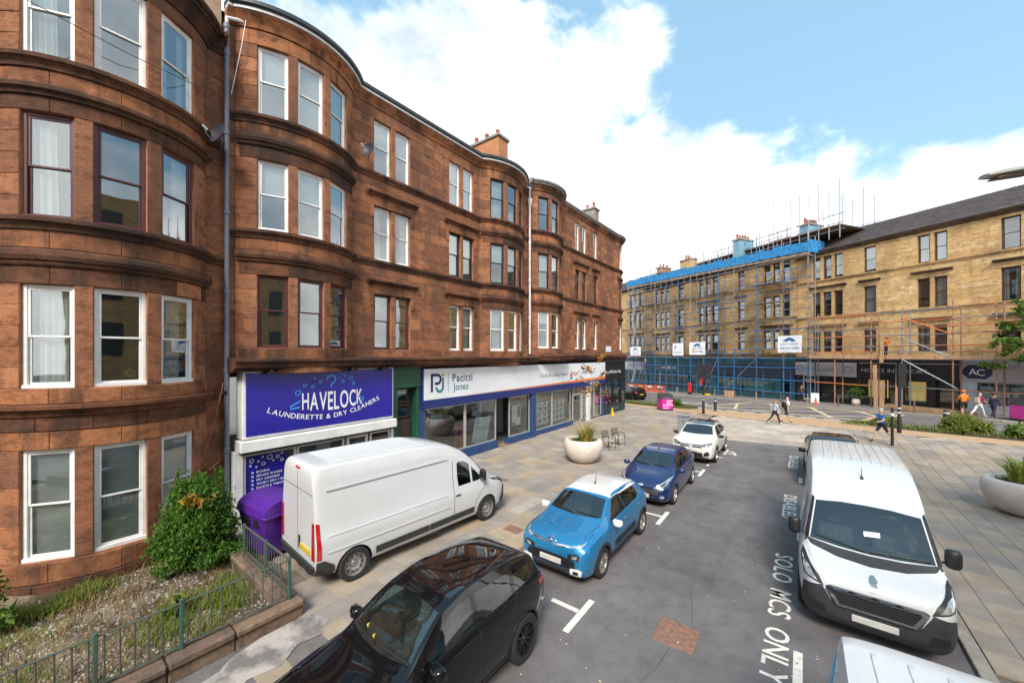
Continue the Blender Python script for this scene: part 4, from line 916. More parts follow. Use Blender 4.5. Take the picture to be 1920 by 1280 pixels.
d = glazing(pj, 23.3, 24.6, .08, 2.1, SX - .05, 'alloyframe', .09, name='door'); glazing(pj, 23.3, 24.6, 2.12, 2.58, SX - .05, 'alloyframe', .05); glazing(pj, 24.65, 25.3, .2, 2.58, SX, 'alloyframe', .05)
MB().cbox(-12.75, -12.5, 25.3, 25.9, .0, 2.58, .01).build('timber_panel', M['wpaint'], pj)
glazing(pj, 25.95, 26.6, .2, 2.58, SX, 'alloyframe', .05); glazing(pj, 26.62, 27.85, .2, 2.58, SX, 'alloyframe', .05); MB().box(-13, -12.62, 26.0, 26.5, .2, 1.7).build('timber_panel', M['wood'], pj)
CX = XM(SX - .12)
rd = random.Random(5)
for ya, nc in ((18.66, 3), (20.72, 3)):
    rk = MB().box(SX - .16, SX - .14, ya, ya + nc * .52 + .05, .55, 2.0).build('card_display', M['printgrey'], pj)
    for i in range(nc):
        for j in range(4):
            y, z = ya + .06 + i * .52, .6 + j * .35
            c_ = MB().box(SX - .135, SX - .13, y, y + .44, z, z + .30).build('property_card', M['printwhite'], rk)
            MB().box(SX - .1295, SX - .128, y + .03, y + .26, z + .11, z + .28).build('photo', M[rd.choice(['printpale', 'printgrey', 'pot', 'printteal'])], c_)
    MB().box(SX - .2, SX - .19, ya + .3, ya + .95, 2.05, 2.5).build('poster', M['printpale'], pj)
for j in range(6): MB().box(SX - .1, SX - .09, 24.75, 25.2, .5 + j * .33, .5 + j * .33 + .22).build('property_card', M['printwhite'], pj)
for y, z in ((10.9, 1.75), (13.5, 1.85)): q = MB().box(SX - .3, SX - .29, y, y + .75, z, z + .5).build('poster', M['printpale'], pj); MB().box(SX - .289, SX - .287, y + .45, y + .75, z, z + .1).build('poster_flash', M['printred'], q)
q = MB().box(SX - .25, SX - .23, 16.65, 17.45, .9, 2.05).build('poster', M['printwhite'], pj); MB().box(SX - .229, SX - .226, 17.15, 17.4, 1.35, 2.0).build('poster_photo', M['pot'], q); MB().lathe([(0, 0), (.13, 0), (.13, .004)], 16, (SX - .226, 16.8, 1.0), 0).build('poster_flash', M['printred'], q)
MB().box(-13.6, -13.5, 14.5, 14.9, .1, 2.6).build('column', M['signwhite'], pj); MB().box(-14.6, -14.5, 16.2, 18.0, .2, 2.6).build('partition', M['signwhite'], pj)
nb = empty('notice_board', (SX - .5, 13.7, .5), label='white notice board leaning inside the estate agent window', category='notice board')
T = Matrix.Translation((SX - .35, 13.55, .52)) @ Matrix.Rotation(.16, 4, 'Y') @ Matrix.Rotation(-.05, 4, 'X')
MB().cbox(-.02, 0, 0, 1.15, 0, 1.25, .005).xf(T).build('board', M['signwhite'], nb); TM = T @ XM(.003)
text_on(nb, 'to let', TM, .4, 1.02, .10, 'printnavy') if False else ring_on(nb, TM, .22, 1.03, .1, .025, 'printnavy')
for i in range(5): MB().box(.004, .006, .12, .95 - .1 * (i % 2), .2 + i * .13, .235 + i * .13).xf(T).build('text_line', M['printpale'], nb)
ld = empty('stepladder', (SX - 1, 11, .1), label='yellow stepladder standing inside the empty estate agent shop', category='ladder'); M['yellowp'] = pm('yellow_plastic', (.62, .42, .02), (.5, .33, .02), 4, .5)
for y in (10.85, 11.4):
    MB().cyl((SX - .8, y, .1), (SX - 1.1, y + (.1 if y < 11 else -.1), 1.75), .028).build('stile', M['yellowp'], ld); MB().cyl((SX - 1.6, y, .1), (SX - 1.15, y + (.1 if y < 11 else -.1), 1.7), .022).build('stile', M['yellowp'], ld)
for k in range(5): z = .4 + k * .3; MB().cbox(SX - .92 - k * .05, SX - .80 - k * .05, 10.88 + k * .015, 11.37 - k * .015, z, z + .03, .004).build('tread', M['yellowp'], ld)
rb = empty('sack_truck', (SX - .9, 13, .1), label='bright red upright rack inside the estate agent shop window', category='rack')
for y in (12.75, 13.2): MB().cbox(SX - .75, SX - .68, y, y + .16, .1, 1.5, .02).build('upright', M['printred'], rb)
for z in (.3, .8, 1.3): MB().cbox(SX - .74, SX - .69, 12.9, 13.2, z, z + .06, .01).build('crossbar', M['printred'], rb)
M['dust'] = pm('dust_sheet', (.27, .2, .14), (.16, .115, .08), 1.4, .9, bmp=.6, bscale=5)
ds = MB(); n = 14; V = []
for i in range(n + 1):
    for j in range(n + 1):
        a, b = i / n, j / n; z = .1 + 1.15 * math.sin(math.pi * a) ** .7 * math.sin(math.pi * b) ** .6 * (.8 + .2 * math.sin(a * 9 + b * 5)); V.append((SX - 3.3 + 2.0 * a, 11.9 + 2.6 * b, z))
ds.add(V, [(i * (n + 1) + j, (i + 1) * (n + 1) + j, (i + 1) * (n + 1) + j + 1, i * (n + 1) + j + 1) for i in range(n) for j in range(n)]).build('dust_sheet', M['dust'], None, 60, label='brown dust sheet heaped over goods inside the empty shop', category='dust sheet')
# corner tea shop
ts = empty('shop_front', (-12.6, 30, 0), label='dark corner tea shop front with white lettering under the rounded tenement', category='shop front')
pt = Path((-12.45, 28.25)).line((-12.45, 31.3)).bow((-15.0, 34.7), 1.0).line((-24.6, 41.1)); L = pt.L
pbox(MB(), pt, 0, L, 2.75, 4.42, -.3, 0).build('fascia', M['blackpaint'], ts); pbox(MB(), pt, 0, L, 0, .75, -.25, 0).build('stall_riser', M['tealdark'] if 'tealdark' in M else M['green'], ts)
trim(ts, pt, 0, L, cornice(4.44, .18, .2), 'fascia_cornice', 'blackpaint'); pbox(MB(), pt, 0, L, .75, 2.75, -2.0, -1.9).build('shop_interior', M['interior'], ts)
sx_ = [0, 1.7, 3.35, 4.6, 5.9, 7.1, 9.5, 12, 15, L]
for a in sx_: pbox(MB(), pt, max(0, a - .06), min(L, a + .06), .75, 2.75, -.15, .01).build('mullion', M['blackpaint'], ts)
for a, b in zip(sx_, sx_[1:]): pprof(MB(), pt, a + .06, b - .06, [(-.08, .75), (-.07, .75), (-.07, 2.75), (-.08, 2.75)]).build('pane', M['shopglass'], ts)
pos = .1
for ch in 'On a Wild Nose Tea':
    if ch == ' ': pos += .12; continue
    pos += text_on(ts, ch, frame_at(pt, pos, .0, 0), 0, 3.35, .26, 'printwhite', .95, y=-.01, bold=.014) + .03
rd = random.Random(4)
for i in range(16):
    s_ = rd.uniform(.3, 6.5); p = pt.P(s_, .76, -rd.uniform(.3, .8)); MB().lathe([(.02, 0), (.09, .01), (.11, .12), (.05, .2), (.06, .24), (0, .24)], 10, p).build('window_jar', M[rd.choice(['wpaint', 'teal', 'pot', 'greydish'])], ts)
stroke_on(ts, frame_at(pt, 2.4, .004, 0), [(-.6, .25), (-.35, .55), (-.1, .3), (.1, .55), (.35, .25), (.55, .5)], .03, 'printpale'); ring_on(ts, frame_at(pt, 4.2, .004, 0), 0, .4, .2, .06, 'printpale')
e = MB().lathe([(0, 0), (.16, 0), (.15, .02), (.05, .6), (.02, .62), (0, .62)], 4, (-12.0, 28.7, .06)).build('wet_floor_sign', M['yellowp'], None, label='yellow folding floor sign standing by the tea shop corner', category='floor sign')
MB().box(FX + .01, FX + .03, 29.3, 30.3, 5.1, 5.55).build('street_sign', M['signwhite'], t2)
# ---------------------------------------------------------------- blond tenements across the cross road
def far_building(name, label, ta, tb, groups, eave, z_off, seed, maxn=300, ridge=4.4):
    pth = Path(F0 + FD * ta).line(F0 + FD * tb); s_ = lambda t: ta - t
    c = F0 + FD * (ta + tb) / 2; e = empty('tenement', (c.x, c.y, g(c.x, c.y)), label=label, category='building', group='blond sandstone tenements')
    lv = [(5.15 + z_off, 7.25 + z_off), (8.75 + z_off, 11.15 + z_off), (12.45 + z_off, 14.75 + z_off)]
    ops = [(s_(b), s_(a), z0, z1) for z0, z1 in lv for gp in groups for a, b in gp]
    L = ta - tb; kz = [4.2, 4.75 + z_off, 5.15 + z_off, 7.25 + z_off, 7.7 + z_off, 8.3 + z_off, 8.75 + z_off, 11.15 + z_off, 11.6 + z_off, 12.1 + z_off, 12.45 + z_off, 14.75 + z_off, eave - .05]
    masonry(e, pth, 0, L, kz, ops, M['yellow'], maxn, .40, (.6, .85, 1.1, 1.4), seed=seed, back='yellowmortar', vis=lambda bl: bl[0] * -1 if False else (pth.at(bl[0])[0]).length)
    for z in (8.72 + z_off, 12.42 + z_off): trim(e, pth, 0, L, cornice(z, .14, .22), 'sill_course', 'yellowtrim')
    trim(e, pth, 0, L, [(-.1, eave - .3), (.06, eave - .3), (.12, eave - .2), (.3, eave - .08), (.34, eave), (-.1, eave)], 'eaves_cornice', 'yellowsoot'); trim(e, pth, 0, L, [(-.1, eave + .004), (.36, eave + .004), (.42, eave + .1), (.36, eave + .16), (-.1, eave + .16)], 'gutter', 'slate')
    trim(e, pth, 0, L, cornice(4.75 + z_off, .3, .4), 'shop_cornice', 'yellowtrim')
    k = 0
    for i, (z0, z1) in enumerate(lv):
        for gp in groups:
            hi, lo = s_(max(b for a, b in gp)), s_(min(a for a, b in gp))
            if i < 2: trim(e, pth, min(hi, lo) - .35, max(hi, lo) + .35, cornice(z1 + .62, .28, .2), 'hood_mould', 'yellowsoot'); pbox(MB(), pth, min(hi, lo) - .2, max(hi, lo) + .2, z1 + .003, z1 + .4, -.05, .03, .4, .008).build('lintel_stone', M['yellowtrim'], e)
            for a, b in gp:
                k += 1; window(e, frame_at(pth, s_((a + b) / 2), -.16, z0), abs(b - a) - .02, z1 - z0, M['brownpaint' if seed != 13 else 'blackpaint'], ['half', 'none', 'third', 'net', 'none', 'full', 'drapes'][(k * 5 + seed) % 7], .5, .06, k + seed, room=True)
    A = Vector(pth.P(0, eave + .1, .25)); B = Vector(pth.P(L, eave + .1, .25)); n3 = -Vector((FN.x, FN.y, 0)); up = Vector((0, 0, 1))
    rf = MB().add([A, B, B + n3 * 5.5 + up * ridge, A + n3 * 5.5 + up * ridge, A + n3 * 11, B + n3 * 11], [(0, 1, 2, 3), (3, 2, 5, 4), (0, 3, 4), (1, 5, 2)]).build('roof', M['slate'], e)
    rd = random.Random(seed); rows = 26; sl = MB(); sd = (B - A).normalized(); up2 = (n3 * 5.5 + up * ridge) / rows; nn = sd.cross(up2).normalized() * .02; nn = nn if nn.z > 0 else -nn
    for r in range(rows):
        x = -rd.random() * .4
        while x < (B - A).length - .1:
            wv = rd.uniform(.3, .45); p = A + sd * max(0, x) + up2 * r + nn * rd.uniform(.6, 1.6); q = A + sd * min((B - A).length, x + wv - .012) + up2 * r + nn * rd.uniform(.6, 1.6); sl.add([p, q, q + up2 * 1.12 - nn * .8, p + up2 * 1.12 - nn * .8], [(0, 1, 2, 3)], rd.random() + .001); x += wv
    sl.build('slate', M['slate'], rf, kind='stuff')
    MB().add([A + n3 * .8 - up * 11, B + n3 * .8 - up * 11, B + n3 * 10 - up * 11, A + n3 * 10 - up * 11, A + n3 * .8 - up * .3, B + n3 * .8 - up * .3, B + n3 * 10 - up * .3, A + n3 * 10 - up * .3], [(0, 1, 5, 4), (1, 2, 6, 5), (2, 3, 7, 6), (3, 0, 4, 7)]).build('rear_wall', M['room'], e)
    return e, pth, s_, rf
def tri(c, w_=.72, gp=.24): return [(c - 1.5 * w_ - gp, c - .5 * w_ - gp), (c - .5 * w_, c + .5 * w_), (c + .5 * w_ + gp, c + 1.5 * w_ + gp)]
def pair(c, w_=.74, gp=.25): return [(c - w_ - gp / 2, c - gp / 2), (c + gp / 2, c + w_ + gp / 2)]
def one(c, w_=.9): return [(c - w_ / 2, c + w_ / 2)]
fa, pa, sa, ra = far_building('a', 'blond sandstone tenement with plain slate roof behind the rusty scaffold', 12.3, -16, [tri(9.5), one(6.05), pair(1.97), one(-2.08), pair(-5.6), one(-9.5), tri(-13)], 15.25, 0, 11, ridge=2.9)
fb, pb, sb, rb_ = far_building('b', 'blond sandstone tenement wrapped in blue scaffold', 36.0, 12.32, [tri(14.55, .8, .25), one(18.86), tri(23.7, .85, .25), one(28.5, 1), tri(32.3, .85, .25)], 15.75, .32, 12, ridge=3.2)
fc, pc_, scf, rc_ = far_building('c', 'blond sandstone tenement partly hidden at the far left end of the cross road', 60, 36.02, [tri(38.4, .9, .3), one(43), tri(48), one(53)], 16.2, .6, 13, 60, ridge=3)
def fchim(root, t, u, wl, wd, z0, z1, mat, n):
    c = F0 + FD * t + FN * u; a = math.atan2(FN.y, FN.x); T = Matrix.Translation((c.x, c.y, 0)) @ Matrix.Rotation(a, 4, 'Z')
    k = MB().cbox(-wl / 2, wl / 2, -wd / 2, wd / 2, z0, z1, .02).xf(T).build('chimney_stack', M[mat], root); MB().cbox(-wl / 2 - .1, wl / 2 + .1, -wd / 2 - .1, wd / 2 + .1, z1 + .003, z1 + .2, .02).xf(T).build('coping', M['coping'], k)
    pots(k, [tuple((T @ Vector((-wl / 2 + wl * (i + .5) / n, 0, 0)))[:2]) for i in range(n)], z1 + .2, .6, .14)
fchim(fb, 34.5, -2.4, 2.2, .9, 15, 18.9, 'redclean', 3); fchim(fb, 29, -2.0, 1.3, 2.0, 15, 18.9, 'yellow', 3); fchim(fb, 20.8, -2.8, 2.4, 1.0, 15, 19.6, 'bluesheet', 5); fchim(fb, 12.6, -2.6, 2.2, 1.0, 15, 18.9, 'bluesheet', 5)
# shop fronts on the cross road
def fshop(label, ta, tb, fascia, z0, z1, wall, bays, sign_in=0, riser=.5):
    pth = Path(F0 + FD * ta + FN * .25).line(F0 + FD * tb + FN * .25); L = ta - tb; c = F0 + FD * (ta + tb) / 2; zg = g(c.x, c.y) + .1
    e = empty('shop_front', (c.x, c.y, zg), label=label, category='shop front')
    f_ = pbox(MB(), pth, sign_in, L - sign_in, z0, z1, -.3, .12, 0, .012).build('fascia', M[fascia], e); pbox(MB(), pth, 0, L, z1 + .01, 4.42, -.3, .05).build('header', M[wall], e)
    r = MB(); pbox(r, pth, 0, L, -1.2, z0 + .3, -3.2, -3.1); pprof(r, pth, 0, L, [(-3.1, zg + .03), (0, zg + .03), (0, zg + .06), (-3.1, zg + .06)]); r.build('shop_interior', M['interior'], e)
    x = 0
    for w_, kind in bays:
        w_ = w_ * L / sum(b[0] for b in bays); a, b = x + .04, x + w_ - .04
        if kind == 'pier': pbox(MB(), pth, x, x + w_, -1.2, z0, -.3, .04, 0, .01).build('pier', M[wall], e)
        elif kind in ('door', 'whitedoor'):
            fm = M['wpaint'] if kind == 'whitedoor' else M[wall]; mb = MB()
            for p, q, u, v in ((a, a + .09, zg, z0), (b - .09, b, zg, z0), (a + .09, b - .09, z0 - .1, z0), (a + .09, b - .09, zg + 2.1, zg + 2.2), (a + .09, b - .09, zg, zg + .2)): pbox(mb, pth, p, q, u, v, -.35, -.25)
            d_ = mb.build('door', fm, e); pprof(MB(), pth, a + .09, b - .09, [(-.31, zg + .2), (-.30, zg + .2), (-.30, z0 - .1), (-.31, z0 - .1)]).build('pane', M['shopglass'], d_)
        else:
            pbox(MB(), pth, x, x + w_, -1.2, zg + riser, -.25, .02, 0, .01).build('stall_riser', M[wall], e); mb = MB()
            for p, q, u, v in ((x, a + .05, zg + riser, z0), (b - .05, x + w_, zg + riser, z0), (a + .05, b - .05, z0 - .08, z0), (a + .05, b - .05, zg + riser, zg + riser + .07)): pbox(mb, pth, p, q, u, v, -.18, -.04)
            wn = mb.build('shop_window', M[wall], e); pprof(MB(), pth, a + .05, b - .05, [(-.12, zg + riser + .07), (-.11, zg + riser + .07), (-.11, z0 - .08), (-.12, z0 - .08)]).build('pane', M['shopglass'], wn)
            if kind == 'green': pprof(MB(), pth, a + .2, b - .2, [(-.5, zg + riser + .2), (-.49, zg + riser + .2), (-.49, zg + 2.1), (-.5, zg + 2.1)]).build('window_film', M['mint'], wn)
            if kind == 'cards':
                for i in range(3):
                    for j in range(4): pprof(MB(), pth, a + .15 + i * (b - a - .2) / 3, a + .05 + (i + 1) * (b - a - .2) / 3, [(-.3, zg + riser + .2 + j * .45), (-.29, zg + riser + .2 + j * .45), (-.29, zg + riser + .5 + j * .45), (-.3, zg + riser + .5 + j * .45)]).build('property_card', M['printpale' if (i + j) % 2 else 'printwhite'], wn)
            if kind == 'warm': pprof(MB(), pth, a + .2, b - .2, [(-1.2, zg + riser + .1), (-1.19, zg + riser + .1), (-1.19, z0 - .2), (-1.2, z0 - .2)]).build('lit_display', M['warm'], wn)
        x += w_
    return e, f_, lambda s: frame_at(pth, s, .122, 0)
M['mint'] = pm('mint_film', (.12, .45, .38), (.25, .45, .42), 1.2, .4); M['warm'] = pm('warm_display', (.5, .33, .1), (.18, .09, .03), 3, .8, emit=.5); M['greyfascia'] = pm('grey_fascia', (.42, .40, .42), (.36, .34, .36), 1, .5)
ns, f_, fm_ = fshop('teal noodle bar shop front behind the blue scaffold', 35.6, 25.4, 'teal', 2.2, 3.75, 'teal', [(.3, 'pier'), (3, 'w'), (3, 'w'), (2.5, 'w'), (1.2, 'door'), (.3, 'pier')], 0)
text_on(f_, 'noodle inn', fm_(3.6), 0, 2.75, .5, 'printwhite', 1, bold=.01); q = fm_(2.9); ring_on(f_, q, 0, 2.95, .25, .16, 'printred', -.004, 3.4, 6.3); stroke_on(f_, q, [(.0, 2.85), (.28, 3.3)], .08, 'printred')
fshop('teal fronted empty shop with mint window film behind the blue scaffold', 25.3, 12.4, 'navygrey', 2.3, 3.8, 'teal', [(.5, 'pier'), (1.4, 'door'), (1, 'pier'), (3, 'green'), (4, 'green'), (.5, 'pier'), (1, 'door'), (.4, 'pier')], 0)
fs, f_, fm_ = fshop('fish shop front with pale grey sign and white door', 12.3, 6.9, 'greyfascia', 2.75, 4.05, 'blackpaint', [(.5, 'pier'), (1.4, 'whitedoor'), (.2, 'pier'), (3.2, 'w')], 0)
text_on(f_, 'FISH PLAICE', fm_(1.05), 0, 3.22, .32, 'printgrey', 1.12); ring_on(f_, fm_(.5), 0, 3.4, .32, .06, 'printgrey'); ring_on(f_, fm_(4.75), 0, 3.4, .32, .06, 'printgrey')
hs, f_, fm_ = fshop('black home interiors shop front with warm lit windows', 6.85, .35, 'blackpaint', 2.75, 4.1, 'blackpaint', [(2.2, 'warm'), (.8, 'door'), (2, 'warm'), (.5, 'pier'), (1.4, 'door')], 0)
text_on(f_, 'HOMES INTERIORS', fm_(.35), 0, 3.3, .34, 'printpale', 1.15); text_on(f_, '112', fm_(1.5), 0, 2.25, .2, 'printwhite', 1, y=.05); 
ac, f_, fm_ = fshop('letting agent shop front with navy octagon sign on grey fascia', .3, -8, 'greyfascia', 2.85, 4.3, 'printpale', [(.8, 'pier'), (2.6, 'cards'), (2, 'cards'), (.9, 'door'), (2.5, 'cards')], 0)
q = fm_(.9); poly_on(f_, q, [(-.75, 3.4), (-.45, 3.05), (.45, 3.05), (.75, 3.4), (.75, 3.75), (.45, 4.1), (-.45, 4.1), (-.75, 3.75)], 'printnavy'); text_on(f_, 'A', q, -.42, 3.35, .5, 'printwhite', .9, y=-.008); text_on(f_, 'C', q, -.02, 3.3, .5, 'printwhite', .95, y=-.008)
fshop('grey shop front at the far left end of the cross road', 60, 36.1, 'greyfascia', 2.3, 3.7, 'blackpaint', [(3, 'w'), (1, 'door'), (3, 'w'), (3, 'w'), (1, 'door')], 0)
# ---------------------------------------------------------------- scaffolds
def SP(t, u, z): p = F0 + FD * t + FN * u; return (p.x, p.y, z)
rs = random.Random(21)
bs = empty('scaffold', SP(24, .9, -.4), label='blue and grey tube scaffold covering the blond tenement', category='scaffold')
ts_ = [38.2, 36.2, 34.0, 31.8, 29.5, 27.2, 25, 22.8, 20.6, 18.4, 15.6, 12.6, 10.2]; lifts = [4.45, 6.5, 8.55, 10.6, 12.7, 14.9]
for i, t in enumerate(ts_):
    for u, mt in ((1.75, 'bluetube' if i % 3 else 'steel'), (.65, 'steel')):
        zb = g(*SP(t, u, 0)[:2]) + .1
        pole('standard', M['bluetube'], bs, SP(t, u, zb), SP(t, u, 5.6), .055); pole('standard', M[mt], bs, SP(t, u, 5.6), SP(t, u, 16.6 + (t - 10) * .04 + rs.random() * 1.6), .046)
    for z in lifts: pole('transom', M['steel'], bs, SP(t, .5, z - .05), SP(t, 1.9, z - .05), .03)
    if i % 3 == 1: pole('ladder_brace', M['steel'], bs, SP(t, 1.7, 2.1), SP(t - .8, 2.9, 3.6), .03)
for z in lifts:
    for dz in (0, .55, 1.05):
        for k in range(4):
            a, b = 38.4 - k * 7.2, max(9.9, 38.4 - (k + 1) * 7.2 - .4)
            if dz == .55 and k % 2: continue
            pole('ledger', M['bluetube' if (k + int(z)) % 3 == 0 or z < 5 else 'steel'], bs, SP(a, 1.8, z + dz), SP(b, 1.8, z + dz + rs.uniform(-.04, .04)), .042)
    for k in range(9):
        a = 38.3 - k * 3.13
        if (z > 5 and z < 14 and k % 2 == 0): continue
        for j in range(3): MB().add([SP(a, .75 + j * .33, z), SP(a - 3.0, .75 + j * .33, z), SP(a - 3.0, 1.05 + j * .33, z), SP(a, 1.05 + j * .33, z)] + [SP(a, .75 + j * .33, z + .05), SP(a - 3.0, .75 + j * .33, z + .05), SP(a - 3.0, 1.05 + j * .33, z + .05), SP(a, 1.05 + j * .33, z + .05)], [(0, 1, 2, 3), (7, 6, 5, 4), (0, 4, 5, 1), (1, 5, 6, 2), (2, 6, 7, 3), (3, 7, 4, 0)], rs.random()).build('board', M['board'], bs)
for z in (.9, 2.2, 3.5):
    pole('ledger', M['bluetube'], bs, SP(38.3, 1.8, z - .3), SP(10, 1.8, z), .055)
for a, b, z0, z1 in ((36, 34, 0, 4.4), (25, 21, 5, 8.5), (22.8, 20.6, 0, 4.4), (20.6, 16.2, 8.5, 14.8), (34, 31, 12, 15), (20, 15.6, .2, 4.4), (15.6, 12.6, 4.5, 8.5), (30, 27.4, 5, 9)): pole('brace', M['steel'], bs, SP(a, 1.85, z0), SP(b, 1.85, z1), .042)
net = MB(); n = 70; V = []
for i in range(n + 1):
    t = 38.4 - 28.3 * i / n
    for z in (15.2, 15.7, 16.2): V.append(SP(t, 1.93 + .09 * math.sin(i * 2.7 + z * 5), z + (.12 if z > 16 else .04) * math.sin(i * 2.9 + 3 * math.sin(i)) + 1.1 * (t - 10) / 28))
net.add(V, [(i * 3 + j, i * 3 + j + 3, i * 3 + j + 4, i * 3 + j + 1) for i in range(n) for j in range(2)]).build('debris_netting', M['bluenet'], bs, 60)
MB().add([SP(10.1, 1.93, 15.15), SP(10.1, -.6, 15.15), SP(10.1, -.6, 16.4), SP(10.1, 1.93, 16.4)], [(0, 1, 2, 3)]).build('debris_netting', M['bluenet'], bs)
MB().add([SP(38.4, 1.86, 16.0), SP(10, 1.86, 14.92), SP(10, 1.86, 15.12), SP(38.4, 1.86, 16.2), SP(38.4, 1.82, 16.0), SP(10, 1.82, 14.92), SP(10, 1.82, 15.12), SP(38.4, 1.82, 16.2)], [(0, 1, 2, 3), (4, 7, 6, 5), (0, 4, 5, 1), (3, 2, 6, 7)]).build('toe_board', M['board'], bs)
for t in (38.6, 37.9):   # ladder runs
    pass
for z0, t0_ in ((.2, 37.2), (4.5, 36.7), (6.5, 37.3), (8.5, 36.7), (10.6, 37.3), (12.7, 36.7), (14.9, 37.3)):
    la = MB()
    for u in (1.2, 1.5): la.cyl(SP(t0_ + .5, u, z0), SP(t0_ - .5, u, z0 + 3.0), .035, n=6)
    for k in range(9): la.cyl(SP(t0_ + .5 - k * .11, 1.2, z0 + .2 + k * .32), SP(t0_ + .5 - k * .11, 1.5, z0 + .2 + k * .32), .02, n=5)
    la.build('ladder', M['whitepipe'], bs)
def roof_scaffold(label, t0_, t1_, u0, u1, z0, z1, n, gp):
    e = empty('roof_scaffold', SP((t0_ + t1_) / 2, (u0 + u1) / 2, z0), label=label, category='scaffold', group=gp)
    for i in range(n):
        t = t0_ + (t1_ - t0_) * i / (n - 1)
        for u in (u0, u1): pole('standard', M['steel'], e, SP(t, u, z0), SP(t, u, z1 + rs.uniform(-.9, .8)), .045)
        pole('transom', M['steel'], e, SP(t, u0 + .3, z0 + 1.3), SP(t, u1 - .3, z0 + 1.3), .03)
    for z in (z0 + .8, z0 + 1.4, z0 + 2.2):
        for u in (u0, u1): pole('ledger', M['steel' if u == u0 else 'bluetube'], e, SP(t0_ + .4, u, z), SP(t1_ - .4, u, z + rs.uniform(-.1, .1)), .04)
    MB().add([SP(t0_, u0, z0 + 1.25), SP(t1_, u0, z0 + 1.25), SP(t1_, u1, z0 + 1.25), SP(t0_, u1, z0 + 1.25), SP(t0_, u0, z0 + 1.31), SP(t1_, u0, z0 + 1.31), SP(t1_, u1, z0 + 1.31), SP(t0_, u1, z0 + 1.31)], [(0, 1, 2, 3), (7, 6, 5, 4), (0, 4, 5, 1), (1, 5, 6, 2), (2, 6, 7, 3), (3, 7, 4, 0)]).build('platform', M['board'], e)
G_ = 'scaffold cages around the roof chimneys'
roof_scaffold('scaffold cage round the leftmost roof chimney above the blue netting', 37, 31.5, .9, -4.5, 16.2, 20.6, 8, G_); roof_scaffold('low scaffold rail row along the middle of the scaffolded roof', 28, 15, -2.4, -4.2, 17, 19.8, 13, G_); roof_scaffold('tall scaffold cage round the right hand netted chimney', 14.6, 8.2, .4, -5.2, 16.2, 21.6, 8, G_)
for i, (t, z0, z1, wd, nm) in enumerate(((36.2, 4.75, 6.15, 2.6, 'leftmost, by the scaffold ladders'), (23.75, 4.85, 6.55, 2.6, 'beside the white panel with dark initials'), (11.9, 5.1, 6.85, 2.4, 'rightmost, above the fish shop'))):
    T = frame_at(Path(SP(t + wd / 2, 1.88, 0)[:2]).line(SP(t - wd / 2, 1.88, 0)[:2]), wd / 2, 0, 0)
    q = MB(); V = [(x_, .03 * math.sin(x_ * 5 + z_ * 2), z_) for z_ in (z0, (z0 + z1) / 2, z1) for x_ in [-wd / 2 + wd * k / 8 for k in range(9)]]
    bn = q.add(V, [(r * 9 + k, r * 9 + k + 1, (r + 1) * 9 + k + 1, (r + 1) * 9 + k) for r in range(2) for k in range(8)]).xf(T).build('banner', M['signwhite'], None, 60, label='white roofing banner on the scaffold, %s' % nm, category='banner', group='white roofing banners on the scaffold')
    h = z1 - z0; poly_on(bn, T, [(-.65, z0 + h * .68), (-.3, z0 + h * .84), (0, z0 + h * .9), (.3, z0 + h * .84), (.65, z0 + h * .68), (.25, z0 + h * .66), (0, z0 + h * .74), (-.25, z0 + h * .66)], 'roofblue', -.035)
    poly_on(bn, T, [(-.9, z0 + h * .50), (.9, z0 + h * .50), (.9, z0 + h * .55), (-.9, z0 + h * .55)], 'printpale', -.035); text_on(bn, '0141 473 0380', T, 0, z0 + h * .2, h * .14, 'printgrey', 1, 'CENTER', y=-.036)
T = frame_at(Path(SP(28.1, 1.88, 0)[:2]).line(SP(26.1, 1.88, 0)[:2]), 1, 0, 0)
bn = MB().box(-1, 1, -.01, .01, 4.75, 6.5).xf(T).build('site_board', M['signwhite'], None, label='white site panel with dark initials fixed to the scaffold', category='sign'); text_on(bn, 'Jr', T, -.7, 5.75, .5, 'printnavy', 1.1, y=-.014, bold=.02); text_on(bn, 'ROOFING', T, -.7, 5.1, .22, 'printgrey', 1, y=-.014)
for i in range(4): pass
xs_ = [9.9, 7.8, 5.05, 3.0, .1, -2.0, -5, -8, -11]
rsf = empty('scaffold', SP(2, .9, .3), label='rusty orange tube scaffold in front of the lower storeys, right side', category='scaffold')
for i, t in enumerate(xs_):
    for u in (1.9, .7):
        zb = g(*SP(t, u, 0)[:2]) + .1; pole('standard', M['rusttube' if i % 3 else 'steel'], rsf, SP(t, u, zb), SP(t, u, 8.0 + rs.random() * 1.1), .05)
    for z in (4.55, 6.5): pole('transom', M['steel'], rsf, SP(t, .5, z), SP(t, 2.2, z), .032)
for z in (2.2, 4.5, 5.1, 5.6, 6.5, 7.05, 7.6, 8.35):
    for k, (a, b) in enumerate(((10.2, 4.6), (5.3, -.2), (.4, -5.3), (-4.8, -11.3))):
        pole('ledger', M[['rusttube', 'orangetube', 'steel'][(k + int(z * 2)) % 3]], rsf, SP(a, 1.95, z), SP(b, 1.95, z + rs.uniform(-.06, .06)), .042)
